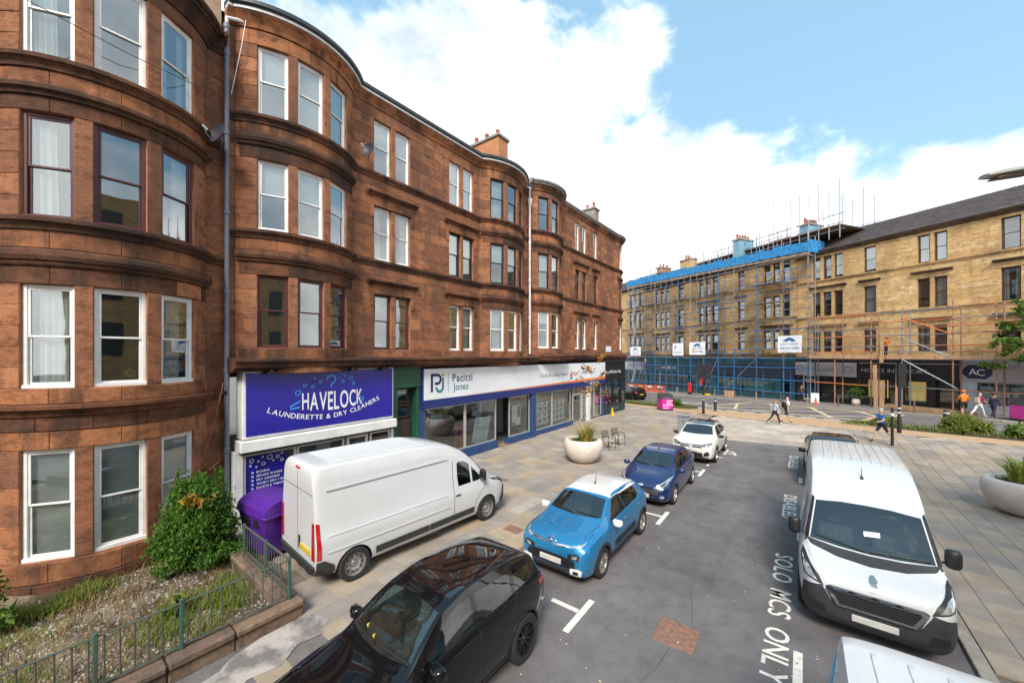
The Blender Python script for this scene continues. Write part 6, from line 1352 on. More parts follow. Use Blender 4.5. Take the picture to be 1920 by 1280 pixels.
SW = [[(1.28, .99), (2.12, 1.03), (2.08, 1.365), (1.9, 1.36), (1.66, 1.29)], [(2.2, 1.04), (2.85, 1.08), (3.12, 1.17), (2.85, 1.32), (2.17, 1.365)]]
for p in SW: v.win(p, 'y', (1, -1))
v.win([(-.48, 1.09), (.48, 1.09), (.45, 1.29), (-.45, 1.29)], 'r', (1,), None, 'rear_window', .62)
v.decal([(-.50, .43), (.50, .43), (.60, .58), (.52, .625), (-.52, .625), (-.60, .58)], 'f', M['grille'], 'grille', .006)
for k in range(4): v.decal([(-.54, .46 + k * .04), (.54, .46 + k * .04), (.54, .473 + k * .04), (-.54, .473 + k * .04)], 'f', M['steel'], 'grille_bar', .012, (1,), .15)
for sg in (1, -1):
    v.decal([(.38, .645), (.58, .63), (.74, .74), (.79, .90), (.70, .86), (.52, .74)], 'f', M['lens'], 'headlight', .008, (sg,)); v.decal([(.56, .68), (.68, .735), (.70, .79), (.58, .735)], 'f', M['grille'], 'headlight_bezel', .012, (sg,), .06)
    v.decal([(.58, .36), (.70, .37), (.70, .44), (.60, .45)], 'f', M['lens'], 'fog_lamp', .01, (sg,)); v.decal([(.55, .86), (.72, .90), (.66, 1.18), (.56, 1.16)], 'r', M['redlens'], 'tail_lamp', .01, (sg,))
v.decal([(-.5, .24), (.5, .24), (.56, .32), (-.56, .32)], 'f', M['black'], 'lower_intake', .006); v.decal([(.09 * math.cos(a), .69 + .035 * math.sin(a)) for a in [i * .52 for i in range(12)]], 'f', M['chrome'], 'oval_badge', .012, (1,), .06)
v.plate(.385, txt='ATV'); v.plate(.6, True, True); v.mirror(1.25, .99, .84, PN); v.handles(((2.0, .86), (2.85, .91)), PN); v.wipers(([(.05, 1.08), (.55, 1.1)], [(-.55, 1.09), (-.05, 1.1)])); v.aerial(1.95, 0, .2, .12)
v.seam([(1.2, .95), (1.14, .7), (1.2, .30)], 'y'); v.seam([(2.16, 1.0), (2.16, .7), (2.18, .30)], 'y'); v.seam([(2.95, 1.05), (2.88, .8), (2.92, .66)], 'y'); v.seam([(.22, .62), (.5, .58), (.98, .68)], 'z')
# ---- white crossover with black roof
K = dict(bot=[(0, .42), (.08, .26), (.4, .22), (3.6, .23), (4.05, .34), (4.23, .45)], top=[(0, .72), (.04, .86), (.15, .94), (.4, 1.01), (.95, 1.08), (1.15, 1.12), (1.5, 1.32), (1.9, 1.51), (2.4, 1.58), (3.0, 1.565), (3.6, 1.47), (3.9, 1.3), (4.1, 1.02), (4.18, .85), (4.23, .68)],
         belt=[(0, .66), (.1, .8), (.5, .92), (1, 1.0), (2.5, 1.06), (3.5, 1.12), (3.95, 1.05), (4.18, .8), (4.23, .62)], wid=[(0, .66), (.06, .77), (.2, .85), (.6, .905), (1.6, .91), (3.4, .91), (3.9, .87), (4.15, .76), (4.23, .66)],
         roofw=[(0, .55), (.15, .66), (.6, .76), (1.1, .76), (1.95, .63), (2.6, .62), (3.6, .59), (4.0, .62), (4.23, .55)], crown=[(0, .05), (.4, .07), (1.0, .05), (1.8, .06), (3.4, .06), (4.23, .05)])
Vehicle.style = (5, 'alloy'); PV = carpaint('ivory_paint', (.66, .64, .58))
v = Vehicle('parked_car', 'white crossover with black roof, farthest of the parked row', 'car', 4.23, K, PV, (-3.97, 18.3, 0), R90, (.86, 3.45), .34, .21, .80)
v.decal([(1.9, -.6), (1.87, 0), (1.9, .6), (2.6, .63), (3.6, .59), (3.7, 0), (3.6, -.59), (2.6, -.63)], 'z', M['darkglass'], 'roof', .006, (1,), .12)
v.cabin(1.12, 3.75, .78); v.win(screen_poly(1.15, 1.485, .68, .575), 'f', (1,), M['screen'], 'windscreen', 1.85)
for p in ([(1.4, 1.07), (2.28, 1.1), (2.26, 1.46), (2.05, 1.455), (1.8, 1.37)], [(2.36, 1.1), (3.1, 1.14), (3.42, 1.22), (3.15, 1.39), (2.34, 1.46)]): v.win(p, 'y', (1, -1))
for sg in (1, -1):
    MB().tube([(x_, sg * .56, v.bvh.ray_cast(Vector((x_, sg * .56, 6)), Vector((0, 0, -1)))[0].z + (.035 if 2.1 < x_ < 3.3 else 0)) for x_ in (2.02, 2.15, 2.5, 2.9, 3.25, 3.4)], .018, 6).build('roof_rail', M['chrome'], v.r)
    v.decal([(.42, .80), (.72, .80), (.82, .93), (.66, .93), (.42, .865)], 'f', M['black'], 'headlight', .008, (sg,)); v.decal([(.55, .82), (.72, .825), (.78, .9), (.6, .885)], 'f', M['lens'], 'headlight_lens', .013, (sg,))
    v.decal([(.52, .40), (.72, .42), (.74, .56), (.66, .62), (.52, .52)], 'f', M['black'], 'side_intake', .008, (sg,)); v.decal([(.56, .86), (.82, .9), (.82, 1.03), (.56, 1.03)], 'r', M['redlens'], 'tail_lamp', .01, (sg,))
v.decal([(-.44, .74), (.44, .74), (.44, .87), (-.44, .87)], 'f', M['grille'], 'grille', .006); v.decal([(-.46, .80), (.46, .80), (.46, .82), (-.46, .82)], 'f', M['chrome'], 'grille_bar', .012); v.decal([(.075 * math.cos(a), .82 + .075 * math.sin(a)) for a in [i * .45 for i in range(14)]], 'f', M['chrome'], 'round_badge', .018, (1,), .06)
v.decal([(-.5, .36), (.5, .36), (.46, .54), (-.46, .54)], 'f', M['grille'], 'lower_grille', .006); v.decal([(-.7, .28), (.7, .28), (.7, .35), (-.7, .35)], 'f', M['trim'], 'bumper', .01); v.plate(.62, txt='MCX'); v.plate(.62, True, True)
for a, b in ((.86, .34), (3.45, .34)): v.decal(arc_ring(a, b, .385, .44, -.2, math.pi + .2), 'y', M['trim'], 'arch_trim', .008, (1, -1), .1)
v.decal([(1.3, .28), (3.0, .28), (3.0, .38), (1.3, .38)], 'y', M['trim'], 'sill_trim', .008, (1, -1)); v.mirror(1.42, 1.08, .89, M['black']); v.handles(((2.15, .95), (3.1, 1.0)), PV); v.seam([(1.34, 1.03), (1.28, .7), (1.32, .4)], 'y'); v.seam([(2.32, 1.06), (2.32, .4)], 'y'); v.seam([(3.2, 1.1), (3.05, .72)], 'y'); v.wipers(([(.05, 1.15), (.6, 1.17)],))
# ---- black SUV
def suv(label, loc, rz, group=None):
    K = dict(bot=[(0, .46), (.08, .30), (.4, .24), (3.6, .25), (4.15, .38), (4.37, .5)], top=[(0, .80), (.04, .93), (.14, 1.01), (.4, 1.07), (1.0, 1.13), (1.2, 1.17), (1.5, 1.36), (1.95, 1.575), (2.4, 1.645), (3.0, 1.63), (3.7, 1.555), (4.02, 1.45), (4.15, 1.25), (4.28, 1.0), (4.37, .75)],
             belt=[(0, .72), (.1, .88), (.5, .98), (1, 1.05), (2.5, 1.14), (3.6, 1.24), (4.05, 1.2), (4.3, .95), (4.37, .68)], wid=[(0, .70), (.06, .80), (.2, .88), (.6, .895), (1.6, .90), (3.4, .90), (3.9, .87), (4.25, .79), (4.37, .70)],
             roofw=[(0, .6), (.15, .7), (.6, .77), (1.15, .77), (2.0, .65), (2.6, .635), (3.7, .60), (4.1, .64), (4.37, .58)], crown=[(0, .05), (.4, .07), (1.0, .05), (1.8, .045), (3.4, .045), (4.37, .05)])
    Vehicle.style = (10, 'blackalloy'); v = Vehicle('parked_car', label, 'car', 4.37, K, PK, loc, rz, (.86, 3.54), .37, .235, .78, group=group)
    v.cabin(1.2, 3.95, .80); v.win(screen_poly(1.20, 1.56, .69, .595), 'f', (1,), M['screen'], 'windscreen', 1.95); v.decal([(2.08, -.58), (2.05, 0), (2.08, .58), (2.7, .60), (3.5, .56), (3.56, 0), (3.5, -.56), (2.7, -.60)], 'z', M['roofglass'], 'roof_glass', .006, (1,), .15)
    for p in ([(1.42, 1.13), (2.38, 1.18), (2.38, 1.515), (2.15, 1.51), (1.84, 1.42)], [(2.46, 1.18), (3.2, 1.22), (3.3, 1.46), (2.46, 1.515)], [(3.28, 1.225), (3.75, 1.25), (3.82, 1.38), (3.38, 1.45)]): v.win(p, 'y', (1, -1))
    v.win([(-.55, 1.25), (.55, 1.25), (.52, 1.40), (-.52, 1.40)], 'r', (1,), None, 'rear_window', .5); v.decal([(1.9, 1.03), (2.35, 1.06), (2.35, 1.075), (1.9, 1.045)], 'y', M['darkglass'], 'vent_strip', .01, (1, -1))
    for sg in (1, -1): v.decal([(.45, .90), (.78, .92), (.80, 1.0), (.5, .965)], 'f', M['lens'], 'headlight', .008, (sg,)); v.decal([(.5, .98), (.85, 1.0), (.85, 1.09), (.5, 1.06)], 'r', M['redlens'], 'tail_lamp', .01, (sg,))
    v.decal([(-.5, .74), (.5, .74), (.48, .9), (-.48, .9)], 'f', M['grille'], 'grille', .006); v.plate(.6); v.plate(.8, True, True)
    for a, b in ((.86, .37), (3.54, .37)): v.decal(arc_ring(a, b, .415, .45, -.2, math.pi + .2), 'y', M['black'], 'arch_trim', .008, (1, -1), .1)
    v.decal([(1.3, .30), (3.1, .30), (3.1, .37), (1.3, .37)], 'y', M['black'], 'sill_trim', .008, (1, -1)); v.mirror(1.5, 1.14, .88, PK, 1.15); v.seam([(1.36, 1.1), (1.28, .7), (1.33, .4)], 'y'); v.seam([(2.42, 1.14), (2.42, .4)], 'y'); v.seam([(3.32, 1.2), (3.05, .72)], 'y'); v.seam([(.3, .62), (.6, .60), (1.12, .68)], 'z'); v.wipers(([(.05, 1.20), (.62, 1.23)], [(-.66, 1.22), (-.05, 1.215)])); return v
M['blackalloy'] = pm('gloss_black_alloy', (.018, .018, .019), (.012, .012, .013), 8, .22, .3, coord='obj'); PK = carpaint('gloss_black_paint', (.004, .004, .005)); PK.node_tree.nodes['Principled BSDF'].inputs['Specular IOR Level'].default_value = .08; M['roofglass'] = carglass('roof_glass', (.008, .008, .009))
v = suv('glossy black SUV with glass roof parked nearest the camera', (-4.25, 1.55, 0), R90); v.r.scale = (.94, .88, 1)
for y, z in ((.35, 1.25), (.12, 1.22)): v.decal([(y, z), (y + .05, z + .01), (y + .03, z + .03)], 'f', M['plateyellow'], 'fallen_leaf', .012, (1,), .05)
q = FP(25.2, 13.4); suv('black SUV on the cross road beyond the tea shop corner', (q.x, q.y, g(q.x, q.y) - .01), math.atan2(-FD.y, -FD.x))
v = suv('dark SUV parked behind the white van with grey grille', (1.0, 17.2, 0), R90 + .02)
# ---- panel vans
def van(name, label, L, loc, rz, wheels, H=2.52, hw=1.0, wr=.35, small=False):
    if not small:
        K = dict(bot=[(0, .40), (.08, .27), (.5, .24), (L - .5, .27), (L, .38)], top=[(0, .86), (.03, .98), (.10, 1.04), (.3, 1.10), (.56, 1.165), (.70, 1.225), (1.45, 1.99), (1.75, 2.2), (2.15, 2.37), (2.7, 2.48), (3.4, H), (L - .5, H), (L - .12, H - .02), (L - .03, H - .09), (L, H - .2)],
                 belt=[(0, .80), (.1, .98), (.5, 1.10), (1.0, 1.16), (2, 1.2), (L - .1, 1.2), (L, 1.18)], wid=[(0, .72), (.05, .82), (.18, .91), (.5, .985), (1.2, 1.02), (L - .5, 1.02), (L - .1, 1.0), (L, .97)],
                 roofw=[(0, .6), (.15, .75), (.5, .84), (.85, .88), (1.5, .82), (2.2, .80), (3, .81), (L - .2, .82), (L, .80)], crown=[(0, .05), (.4, .06), (.9, .06), (1.5, .12), (2.4, .11), (3.4, .10), (L, .08)])
    else:
        K = dict(bot=[(0, .36), (.08, .25), (.5, .22), (L - .5, .24), (L, .34)], top=[(0, .72), (.04, .86), (.15, .95), (.5, 1.05), (.9, 1.12), (1.55, 1.70), (1.95, 1.88), (2.5, H), (L - .4, H), (L - .08, H - .04), (L, H - .2)],
                 belt=[(0, .66), (.1, .82), (.5, .95), (1.0, 1.02), (L - .1, 1.06), (L, 1.0)], wid=[(0, .66), (.06, .77), (.2, .86), (.6, .91), (1.4, .92), (L - .4, .92), (L, .88)], roofw=[(0, .55), (.15, .68), (.6, .76), (1.0, .78), (1.7, .72), (3, .74), (L, .72)], crown=[(0, .05), (.5, .06), (1.0, .05), (1.8, .09), (L, .07)])
    Vehicle.style = ('steel', 'steelwheel'); return Vehicle(name, label, 'van', L, K, PT, loc, rz, wheels, wr, .215, hw - .09, 76)
PT = carpaint('van_white_paint', (.60, .605, .61), 0, .38, .8)
def van_side(v, L, wheels, slider=-1):
    fx, rx = wheels
    v.decal([(.98, 1.26), (1.22, 1.22), (1.95, 1.22), (1.98, 1.5), (1.95, 1.86), (1.85, 1.90), (1.62, 1.86), (1.42, 1.70)], 'y', M['black'], 'window_seal', .004, (1, -1)) if 0 else None; v.cabin(.80, 2.15, .62, .5); v.win([(1.50, 1.24), (1.95, 1.24), (1.97, 1.5), (1.94, 1.84), (1.85, 1.875), (1.66, 1.84), (1.50, 1.74)], 'y', (1, -1), None, 'door_window'); v.win([(1.06, 1.27), (1.22, 1.24), (1.43, 1.24), (1.43, 1.66), (1.34, 1.57)], 'y', (1, -1), None, 'quarter_window')
    v.seam([(2.08, 1.95), (2.12, 1.5), (2.12, .42)], 'y', (1, -1), .014); v.seam([(.86, 1.22), (1.02, 1.0), (1.3, .75), (1.4, .42)], 'y', (1, -1), .012)
    for z, w_, a in ((2.02, .022, 2.3), (1.12, .03, 2.35), (.80, .03, 2.3)): v.decal([(a, z - w_ / 2), (L - .22, z - w_ / 2 + .0), (L - .22, z + w_ / 2), (a, z + w_ / 2)], 'y', v.paint, 'side_crease', .014, (1, -1), .3)
    v.seam([(3.42, 1.92), (3.42, .42)], 'y', (slider,), .012); v.seam([(2.2, 1.975), (L - .25, 1.975)], 'y', (1, -1), .014)
    v.decal([(fx + .52, .40), (2.9, .40), (2.9, .55), (fx + .52, .55)], 'y', M['trim'], 'rub_strip', .018, (1, -1), .3); v.decal([(2.93, .40), (rx - .48, .40), (rx - .48, .55), (2.93, .55)], 'y', M['trim'], 'rub_strip', .018, (1, -1), .3)
    v.decal([(rx + .40, .28), (L - .02, .28), (L - .02, .66), (rx + .62, .66), (rx + .44, .52)], 'y', M['trim'], 'rear_corner_bumper', .022, (1, -1), .2); v.handles(((2.0, 1.03),), M['black']); MB().box(0, .01, 0, .01, 0, .01)
    for sg in (1, -1): v.decal([(.80, .68), (.93, .68), (.90, 1.42), (.82, 1.42)], 'r', M['redlens'], 'tail_lamp', .02, (sg,), .12); v.decal([(L - .10, .70), (L - .02, .70), (L - .02, 1.42), (L - .08, 1.40)], 'y', M['redlens'], 'tail_lamp_side', .016, (sg,), .12)
    v.decal([(-.92, .28), (.92, .28), (.92, .56), (-.92, .56)], 'r', M['trim'], 'rear_bumper', .05, (1,), .2, thick=.06); v.seam([(0, .6), (0, 2.3)], 'r', (1,), .014); v.plate(.78, True, True, y=.45); v.decal([(.10, .72), (.17, .72), (.17, .98), (.10, .98)], 'r', M['black'], 'rear_handle', .02, (1,))
    v.decal([(-.12, 2.36), (.12, 2.36), (.12, 2.40), (-.12, 2.40)], 'r', M['redlens'], 'high_brake_lamp', .012); v.seam([(-.80, 1.95), (.80, 1.95)], 'r', (1,), .012)
    for k in range(8): v.rib(-.56 + k * .16, 2.7, L - .35)
def van_front(v, silver=True):
    v.win(screen_poly(1.305, 1.955, .83, .735, .05), 'f', (1,), M['screen'], 'windscreen', 1.6); v.decal([(-.91, 1.25), (-.45, 1.175), (0, 1.155), (.45, 1.175), (.91, 1.25), (.88, 1.315), (.45, 1.27), (0, 1.255), (-.45, 1.27), (-.88, 1.315)], 'f', M['trim'], 'cowl', .012, (1,), .12)
    v.decal([(-.90, 1.30), (-.85, 1.31), (-.755, 1.93), (-.79, 1.96)], 'f', M['black'], 'screen_edge', .014); v.decal([(.85, 1.31), (.90, 1.30), (.79, 1.96), (.755, 1.93)], 'f', M['black'], 'screen_edge', .014)
    v.decal([(-.48, .50), (.48, .50), (.62, .86), (.55, .90), (-.55, .90), (-.62, .86)], 'f', M['trim'], 'bumper_centre', .008)
    v.decal([(-.90, .29), (.90, .29), (.93, .50), (.90, .80), (.66, .86), (.50, .56), (-.50, .56), (-.66, .86), (-.90, .80), (-.93, .50)], 'f', M['trim'], 'bumper', .024, (1,), .1, thick=.03)
    o = [(-.47, .60), (.47, .60), (.60, .83), (.56, .90), (-.56, .90), (-.60, .83)]; i_ = [(-.43, .645), (.43, .645), (.53, .82), (.51, .85), (-.51, .85), (-.53, .82)]
    v.decal(o, 'f', M['chrome'], 'grille_surround', .040, (1,), .1, thick=.03); gr = v.decal(i_, 'f', M['grille'], 'grille', .048, (1,), .1)[0]
    for k in range(4): z = .672 + k * .043; w_ = .42 + (z - .645) * .5; v.decal([(-w_, z), (w_, z), (w_, z + .014), (-w_, z + .014)], 'f', M['trim'], 'grille_bar', .058, (1,), .2, parent=None)
    for sg in (1, -1):
        v.decal([(.64, .86), (.90, .92), (.955, 1.10), (.93, 1.17), (.86, 1.10), (.70, .97)], 'f', M['black'], 'headlight', .014, (sg,), .07); v.decal([(.72, .90), (.88, .945), (.92, 1.08), (.84, 1.04)], 'f', M['lens'], 'headlight_lens', .022, (sg,), .06)
        v.decal([(.60, .42), (.82, .44), (.82, .56), (.64, .56)], 'f', M['black'], 'fog_lamp_recess', .030, (sg,))
    v.mirror(1.12, 1.33, .98, M['black'], 1.75); v.wipers(([(.05, 1.30), (.75, 1.38)], [(-.78, 1.35), (.0, 1.305)])); v.aerial(2.0, 0, .2, .12)
Lv = 5.62; v = van('parked_van', 'long white panel van parked on the pavement before the launderette', Lv, (-8.2, 9.25, .06), -R90 - .072, (.90, 4.83)); van_side(v, Lv, (.90, 4.83)); van_front(v)
Lw = 5.25; v = van('parked_van', 'white panel van with grey grille facing the camera at the right kerb', Lw, (.93, 8.5, 0), R90 - .015, (.95, 4.35)); van_side(v, Lw, (.95, 4.35)); van_front(v); v.plate(.47, w_=.56)
v.decal([(-.02, .96), (.05, .955), (.045, 1.0), (.02, 1.02), (.055, 1.06), (.03, 1.10), (-.02, 1.105), (-.055, 1.07), (-.03, 1.045), (-.06, 1.0)], 'f', M['alloy'], 'animal_emblem', .016, (1,), .05); v.decal([(-.17, 1.52), (.05, 1.50), (.05, 1.57), (-.17, 1.59)], 'f', M['printwhite'], 'windscreen_note', .014)
Ls = 4.4; v = van('parked_van', 'small white van with blue swoosh, roof cut by the lower frame edge', Ls, (1.12, .98, 0), R90 + .02, (.86, 3.6), 1.97, .92, .32, True)
for k in range(5): v.rib(-.5 + k * .25, 2.3, Ls - .3)
M['swoosh'] = pm('blue_swoosh', (.01, .28, .52), (.02, .42, .62), 3, .35); v.decal([(3.2, .7), (4.0, .95), (4.32, 1.5), (4.22, 1.62), (3.9, 1.3), (3.3, .95)], 'y', M['swoosh'], 'side_graphic', .006, (1, -1)); v.decal([(4.05, 1.15), (4.3, 1.25), (4.28, 1.7), (4.1, 1.6)], 'y', M['swoosh'], 'side_graphic', .008, (1,))
MB().cbox(3.62, 3.8, -.36, -.30, 1.955, 1.985, .01).tube([(3.72, -.33, 1.98), (3.66, -.33, 2.05), (3.60, -.33, 2.12)], .014, 6).build('aerial', M['black'], v.r)
# wheel arches are cut out of the closed bodies in one go
for s in VEH:
    for o in s.jobs: col.objects.link(o)
    s.finish(None)
dg = bpy.context.evaluated_depsgraph_get(); dg.update()
for s in VEH:
    o, c = s.jobs; me = bpy.data.meshes.new_from_object(o.evaluated_get(dg)); me.name = 'body'
    me.polygons.foreach_set('use_smooth', [True] * len(me.polygons)); me.set_sharp_from_angle(angle=rad(38))
    o.modifiers.clear(); o.data = me; s.body = o
for s in VEH:
    o, c = s.jobs
    for c in s.cut: bpy.data.objects.remove(c)
    o.parent = s.r; W[o] = Vector((0, 0, 0))
# ---------------------------------------------------------------- garden, planting, street furniture
def leafmat(name, cols, trans=.25, rough=.55):
    m, nt, b = new_mat(name); n = len(cols); c = ramp(nt, tint(nt), [(i / (n - 1), q) for i, q in enumerate(cols)]); nt.links.new(c, b.inputs['Base Color']); b.inputs['Roughness'].default_value = rough; b.inputs['Specular IOR Level'].default_value = .3
    tr = node(nt, 'ShaderNodeBsdfTranslucent'); nt.links.new(c, tr.inputs[0]); mx = node(nt, 'ShaderNodeMixShader'); mx.inputs[0].default_value = trans
    nt.links.new(b.outputs[0], mx.inputs[1]); nt.links.new(tr.outputs[0], mx.inputs[2]); nt.links.new(mx.outputs[0], nt.nodes['Material Output'].inputs[0]); return m
M['conifer'] = leafmat('conifer_leaf', [(.028, .085, .010), (.055, .15, .016), (.10, .21, .024), (.04, .11, .013), (.15, .26, .03)])
M['leaf'] = leafmat('tree_leaf', [(.05, .11, .018), (.085, .17, .025), (.13, .21, .035), (.065, .13, .02), (.2, .22, .03)]); M['autumn'] = leafmat('autumn_leaf', [(.38, .14, .012), (.45, .22, .02), (.2, .16, .03), (.3, .09, .01)]); M['flax'] = leafmat('flax_blade', [(.24, .32, .045), (.42, .45, .08), (.17, .24, .03), (.45, .22, .08), (.32, .37, .06)])
M['grass'] = leafmat('grass_blade', [(.10, .17, .02), (.17, .24, .03), (.20, .15, .05), (.13, .20, .025)]); M['drygrass'] = leafmat('dry_grass', [(.23, .13, .06), (.30, .19, .08), (.18, .12, .05), (.16, .17, .04)]); M['bark'] = pm('bark', (.16, .12, .09), (.09, .07, .05), 12, .9, bmp=.5); M['palebark'] = pm('pale_bark', (.45, .38, .28), (.28, .22, .16), 12, .9)
M['soil'] = pm('soil', (.06, .042, .03), (.035, .025, .018), 9, .95, bmp=.6, bscale=30); M['gravelbed'] = pm('gravel_bed', (.30, .235, .16), (.17, .13, .085), 13, .95, bmp=1, bscale=55)
nt_ = M['gravelbed'].node_tree; b_ = nt_.nodes['Principled BSDF']; c_ = b_.inputs['Base Color'].links[0].from_socket
c_ = mixc(nt_, ramp(nt_, pos_noise(nt_, 1.3, 5, .65), [(.42, (0, 0, 0)), (.56, (1, 1, 1))]), c_, (.085, .058, .034)); c_ = mixc(nt_, ramp(nt_, pos_noise(nt_, .9, 6, .65, (1, 1.4, 1)), [(.53, (0, 0, 0)), (.62, (.85, .85, .85))]), c_, (.12, .15, .028)); nt_.links.new(c_, b_.inputs['Base Color'])
M['pebble'] = pm('pebbles', (.36, .31, .27), (.22, .17, .145), 6, .8, vary=.45)
M['wallstone'] = stone('weathered_wall_stone', [(.20, .135, .09), (.27, .19, .13), (.16, .11, .085)], (.06, .05, .042), .6); M['railgreen'] = pm('green_railing', (.035, .12, .10), (.06, .075, .06), 7, .55, rvar=.2); M['railrust'] = pm('weathered_railing', (.045, .095, .078), (.09, .07, .05), 9, .7)
rg = random.Random(12)
def leaf_quad(mb, p, size, rd, up=.3, asp=1.6):
    d = Vector((rd.gauss(0, 1), rd.gauss(0, 1), rd.gauss(0, .7) + up)).normalized(); s = d.orthogonal().normalized(); s = Matrix.Rotation(rd.random() * 6.3, 3, d) @ s; a, b = d * size * asp / 2, s * size / 2; n = d.cross(s) * size * .18
    mb.add([p - a, p + b + n, p + a, p - b + n], [(0, 1, 2, 3)], rd.random() + .001)
def blade(mb, p, L, wd, az, lean, rd, seg=4, t=None):
    t = rd.random() + .001 if t is None else t; d = Vector((math.cos(az), math.sin(az), 0)); s = Vector((-d.y, d.x, 0)); V = []
    for i in range(seg + 1):
        k = i / seg; a = lean * (.35 + .9 * k * k); q = p + d * (L * k * math.sin(a)) + Vector((0, 0, L * k * math.cos(a))); w_ = wd * (1 - k) ** .6 + .0015; V += [q - s * w_ / 2, q + s * w_ / 2]
    mb.add(V, [(2 * i, 2 * i + 1, 2 * i + 3, 2 * i + 2) for i in range(seg)], t)
gx0, gx1, gy0, gy1 = FX, -7.62, -9, 2.98
gz = lambda x, y: .10 + .05 * math.sin(x * 1.7) * math.sin(y * 1.3) + .06 * max(0, (-9.5 - x)) / 3
gd = sheet([(gx0, gy0), (gx1, gy0), (gx1, gy1), (gx0, gy1)], 0, .35, gz).build('garden', M['gravelbed'], kind='structure')
pb_ = MB()
for i in range(4200):
    x, y = rg.uniform(-11.6, gx1), rg.uniform(-2.5, gy1); r = rg.uniform(.012, .035); z = gz(x, y) + r * .3; V = [(x + r * rg.uniform(.7, 1.2) * math.cos(a), y + r * rg.uniform(.7, 1.2) * math.sin(a), z - r * .2) for a in (0, 1.6, 3.1, 4.7)] + [(x, y, z + r * .6)]
    pb_.add(V, [(0, 1, 4), (1, 2, 4), (2, 3, 4), (3, 0, 4)], rg.random() + .001)
pb_.build('gravel', M['pebble'], label='pale grey and pink gravel spread over the front garden', category='gravel', kind='stuff')
gg, dgm = MB(), MB()
for i in range(330):
    cx, cy = rg.uniform(-11.5, -7.75), rg.uniform(-2.6, 2.8)
    if rg.random() < .12 or (cx > -8.6 and rg.random() < .5): continue
    green = (math.sin(cx * 2.1 + 1) + math.sin(cy * 1.7 + cx) > .55)
    for k in range(85 if green else 13):
        p = Vector((cx + rg.gauss(0, .13), cy + rg.gauss(0, .16), 0)); p.z = gz(p.x, p.y); blade(gg if green else dgm, p, rg.uniform(.10, .26), .014, rg.random() * 6.3, rg.uniform(.2, 1.0), rg, 3)
gg.build('grass_tufts', M['grass'], label='bright green grass tufts in the front garden gravel', category='grass', kind='stuff'); dgm.build('dry_weeds', M['drygrass'], label='brown dry weeds scattered over the front garden gravel', category='weeds', kind='stuff')
# low wall and railing
wl = empty('garden_wall', (-7.45, -2, 0), label='low weathered stone wall with coping round the front garden', category='wall')
y = 3.2
while y > -8:
    l = rg.uniform(.8, 1.15); MB().cbox(-7.6, -7.3, y - l + .008, y, .02, .26, .02, rg.random()).build('wall_stone', M['wallstone'], wl); MB().cbox(-7.64, -7.25, y - l + .006, y, .262, .39 + rg.uniform(-.01, .01), .03, rg.random()).build('coping_stone', M['wallstone'], wl); y -= l
x = -7.65
while x > -11.2:
    l = rg.uniform(.8, 1.1); MB().cbox(x - l + .008, x, 2.9, 3.15, .02, .30, .02, rg.random()).build('wall_stone', M['wallstone'], wl); MB().cbox(x - l + .006, x, 2.86, 3.19, .302, .40, .03, rg.random()).build('coping_stone', M['wallstone'], wl); x -= l
rl = empty('railing', (-7.5, 0, .39), label='green metal railing on the low garden wall', category='railing')
px = -7.46
for y in (3.02, 1.5, .62, -.55, -1.9, -3.3): MB().cbox(px - .03, px + .03, y - .022, y + .022, .36, 1.16, .006).build('post', M['railgreen'], rl)
for x in (-8.55, -9.75): MB().cbox(x - .022, x + .022, 3.0, 3.05, .36, 1.14, .006).build('post', M['railgreen'], rl)
MB().cbox(px - .022, px + .022, -3.3, 3.02, 1.09, 1.105, .004).build('top_rail', M['railrust'], rl); MB().cbox(px - .018, px + .018, -3.3, 3.02, .45, .462, .004).build('bottom_rail', M['railrust'], rl)
MB().cbox(-9.75, px - .03, 3.005, 3.045, 1.09, 1.105, .004).build('top_rail', M['railrust'], rl); MB().cbox(-9.75, px - .03, 3.008, 3.042, .45, .462, .004).build('bottom_rail', M['railrust'], rl)
y = 2.88
while y > -3.2: pole('bar', M['railrust'], rl, (px, y, .44), (px, y, 1.09), .0105); y -= .145
x = -7.62
while x > -9.7: pole('bar', M['railrust'], rl, (x, 3.025, .44), (x, 3.025, 1.09), .008); x -= .13
def shrub(name, label, c, rx, rz, n, mat, size, seed, clumps=26, stem=True, group=None, asp=1.8, cat='shrub', up=.5):
    rd = random.Random(seed); e = empty(name, c, label=label, category=cat, group=group); C = Vector(c); mb = MB(); tw = MB(); ctr = []
    for k in range(clumps):
        a = rd.random() * 6.3; h = rd.random() ** .8; r = rx * math.sqrt(max(.05, 1 - (h * 1.0) ** (1.3 if clumps > 100 else 2.2))) * rd.uniform(.45, 1.02); ctr.append(C + Vector((math.cos(a) * r, math.sin(a) * r, .12 + h * rz)))
    for q in ctr:
        s_ = rx * rd.uniform(.16, .34)
        for j in range(n // clumps):
            p = q + Vector((rd.gauss(0, s_ * .6), rd.gauss(0, s_ * .6), rd.gauss(0, s_ * .5))); p.z = max(p.z, C.z + .03); leaf_quad(mb, p, size * rd.uniform(.6, 1.3), rd, up, asp)
        if stem: tw.tube([C + Vector((rd.gauss(0, .08), rd.gauss(0, .08), -.05)), C.lerp(q, .4) + Vector((0, 0, .05)), C.lerp(q, .75)], [.022, .014, .006], 5)
    mb.build('foliage', mat, e)
    if stem: tw.build('stem', M['bark'], e)
    return e
bsh = shrub('evergreen_bush', 'dark green conifer bush growing against the bow window', (-10.8, 2.42, .12), .74, 1.72, 30000, M['conifer'], .030, 3, 120, asp=3.6, up=1.1)
br_ = MB(); 
for k in range(40): leaf_quad(br_, Vector((-10.25 + rg.gauss(0, .1), 2.3 + rg.gauss(0, .12), 1.75 + rg.gauss(0, .06))), .06, rg, .3, 2.4)
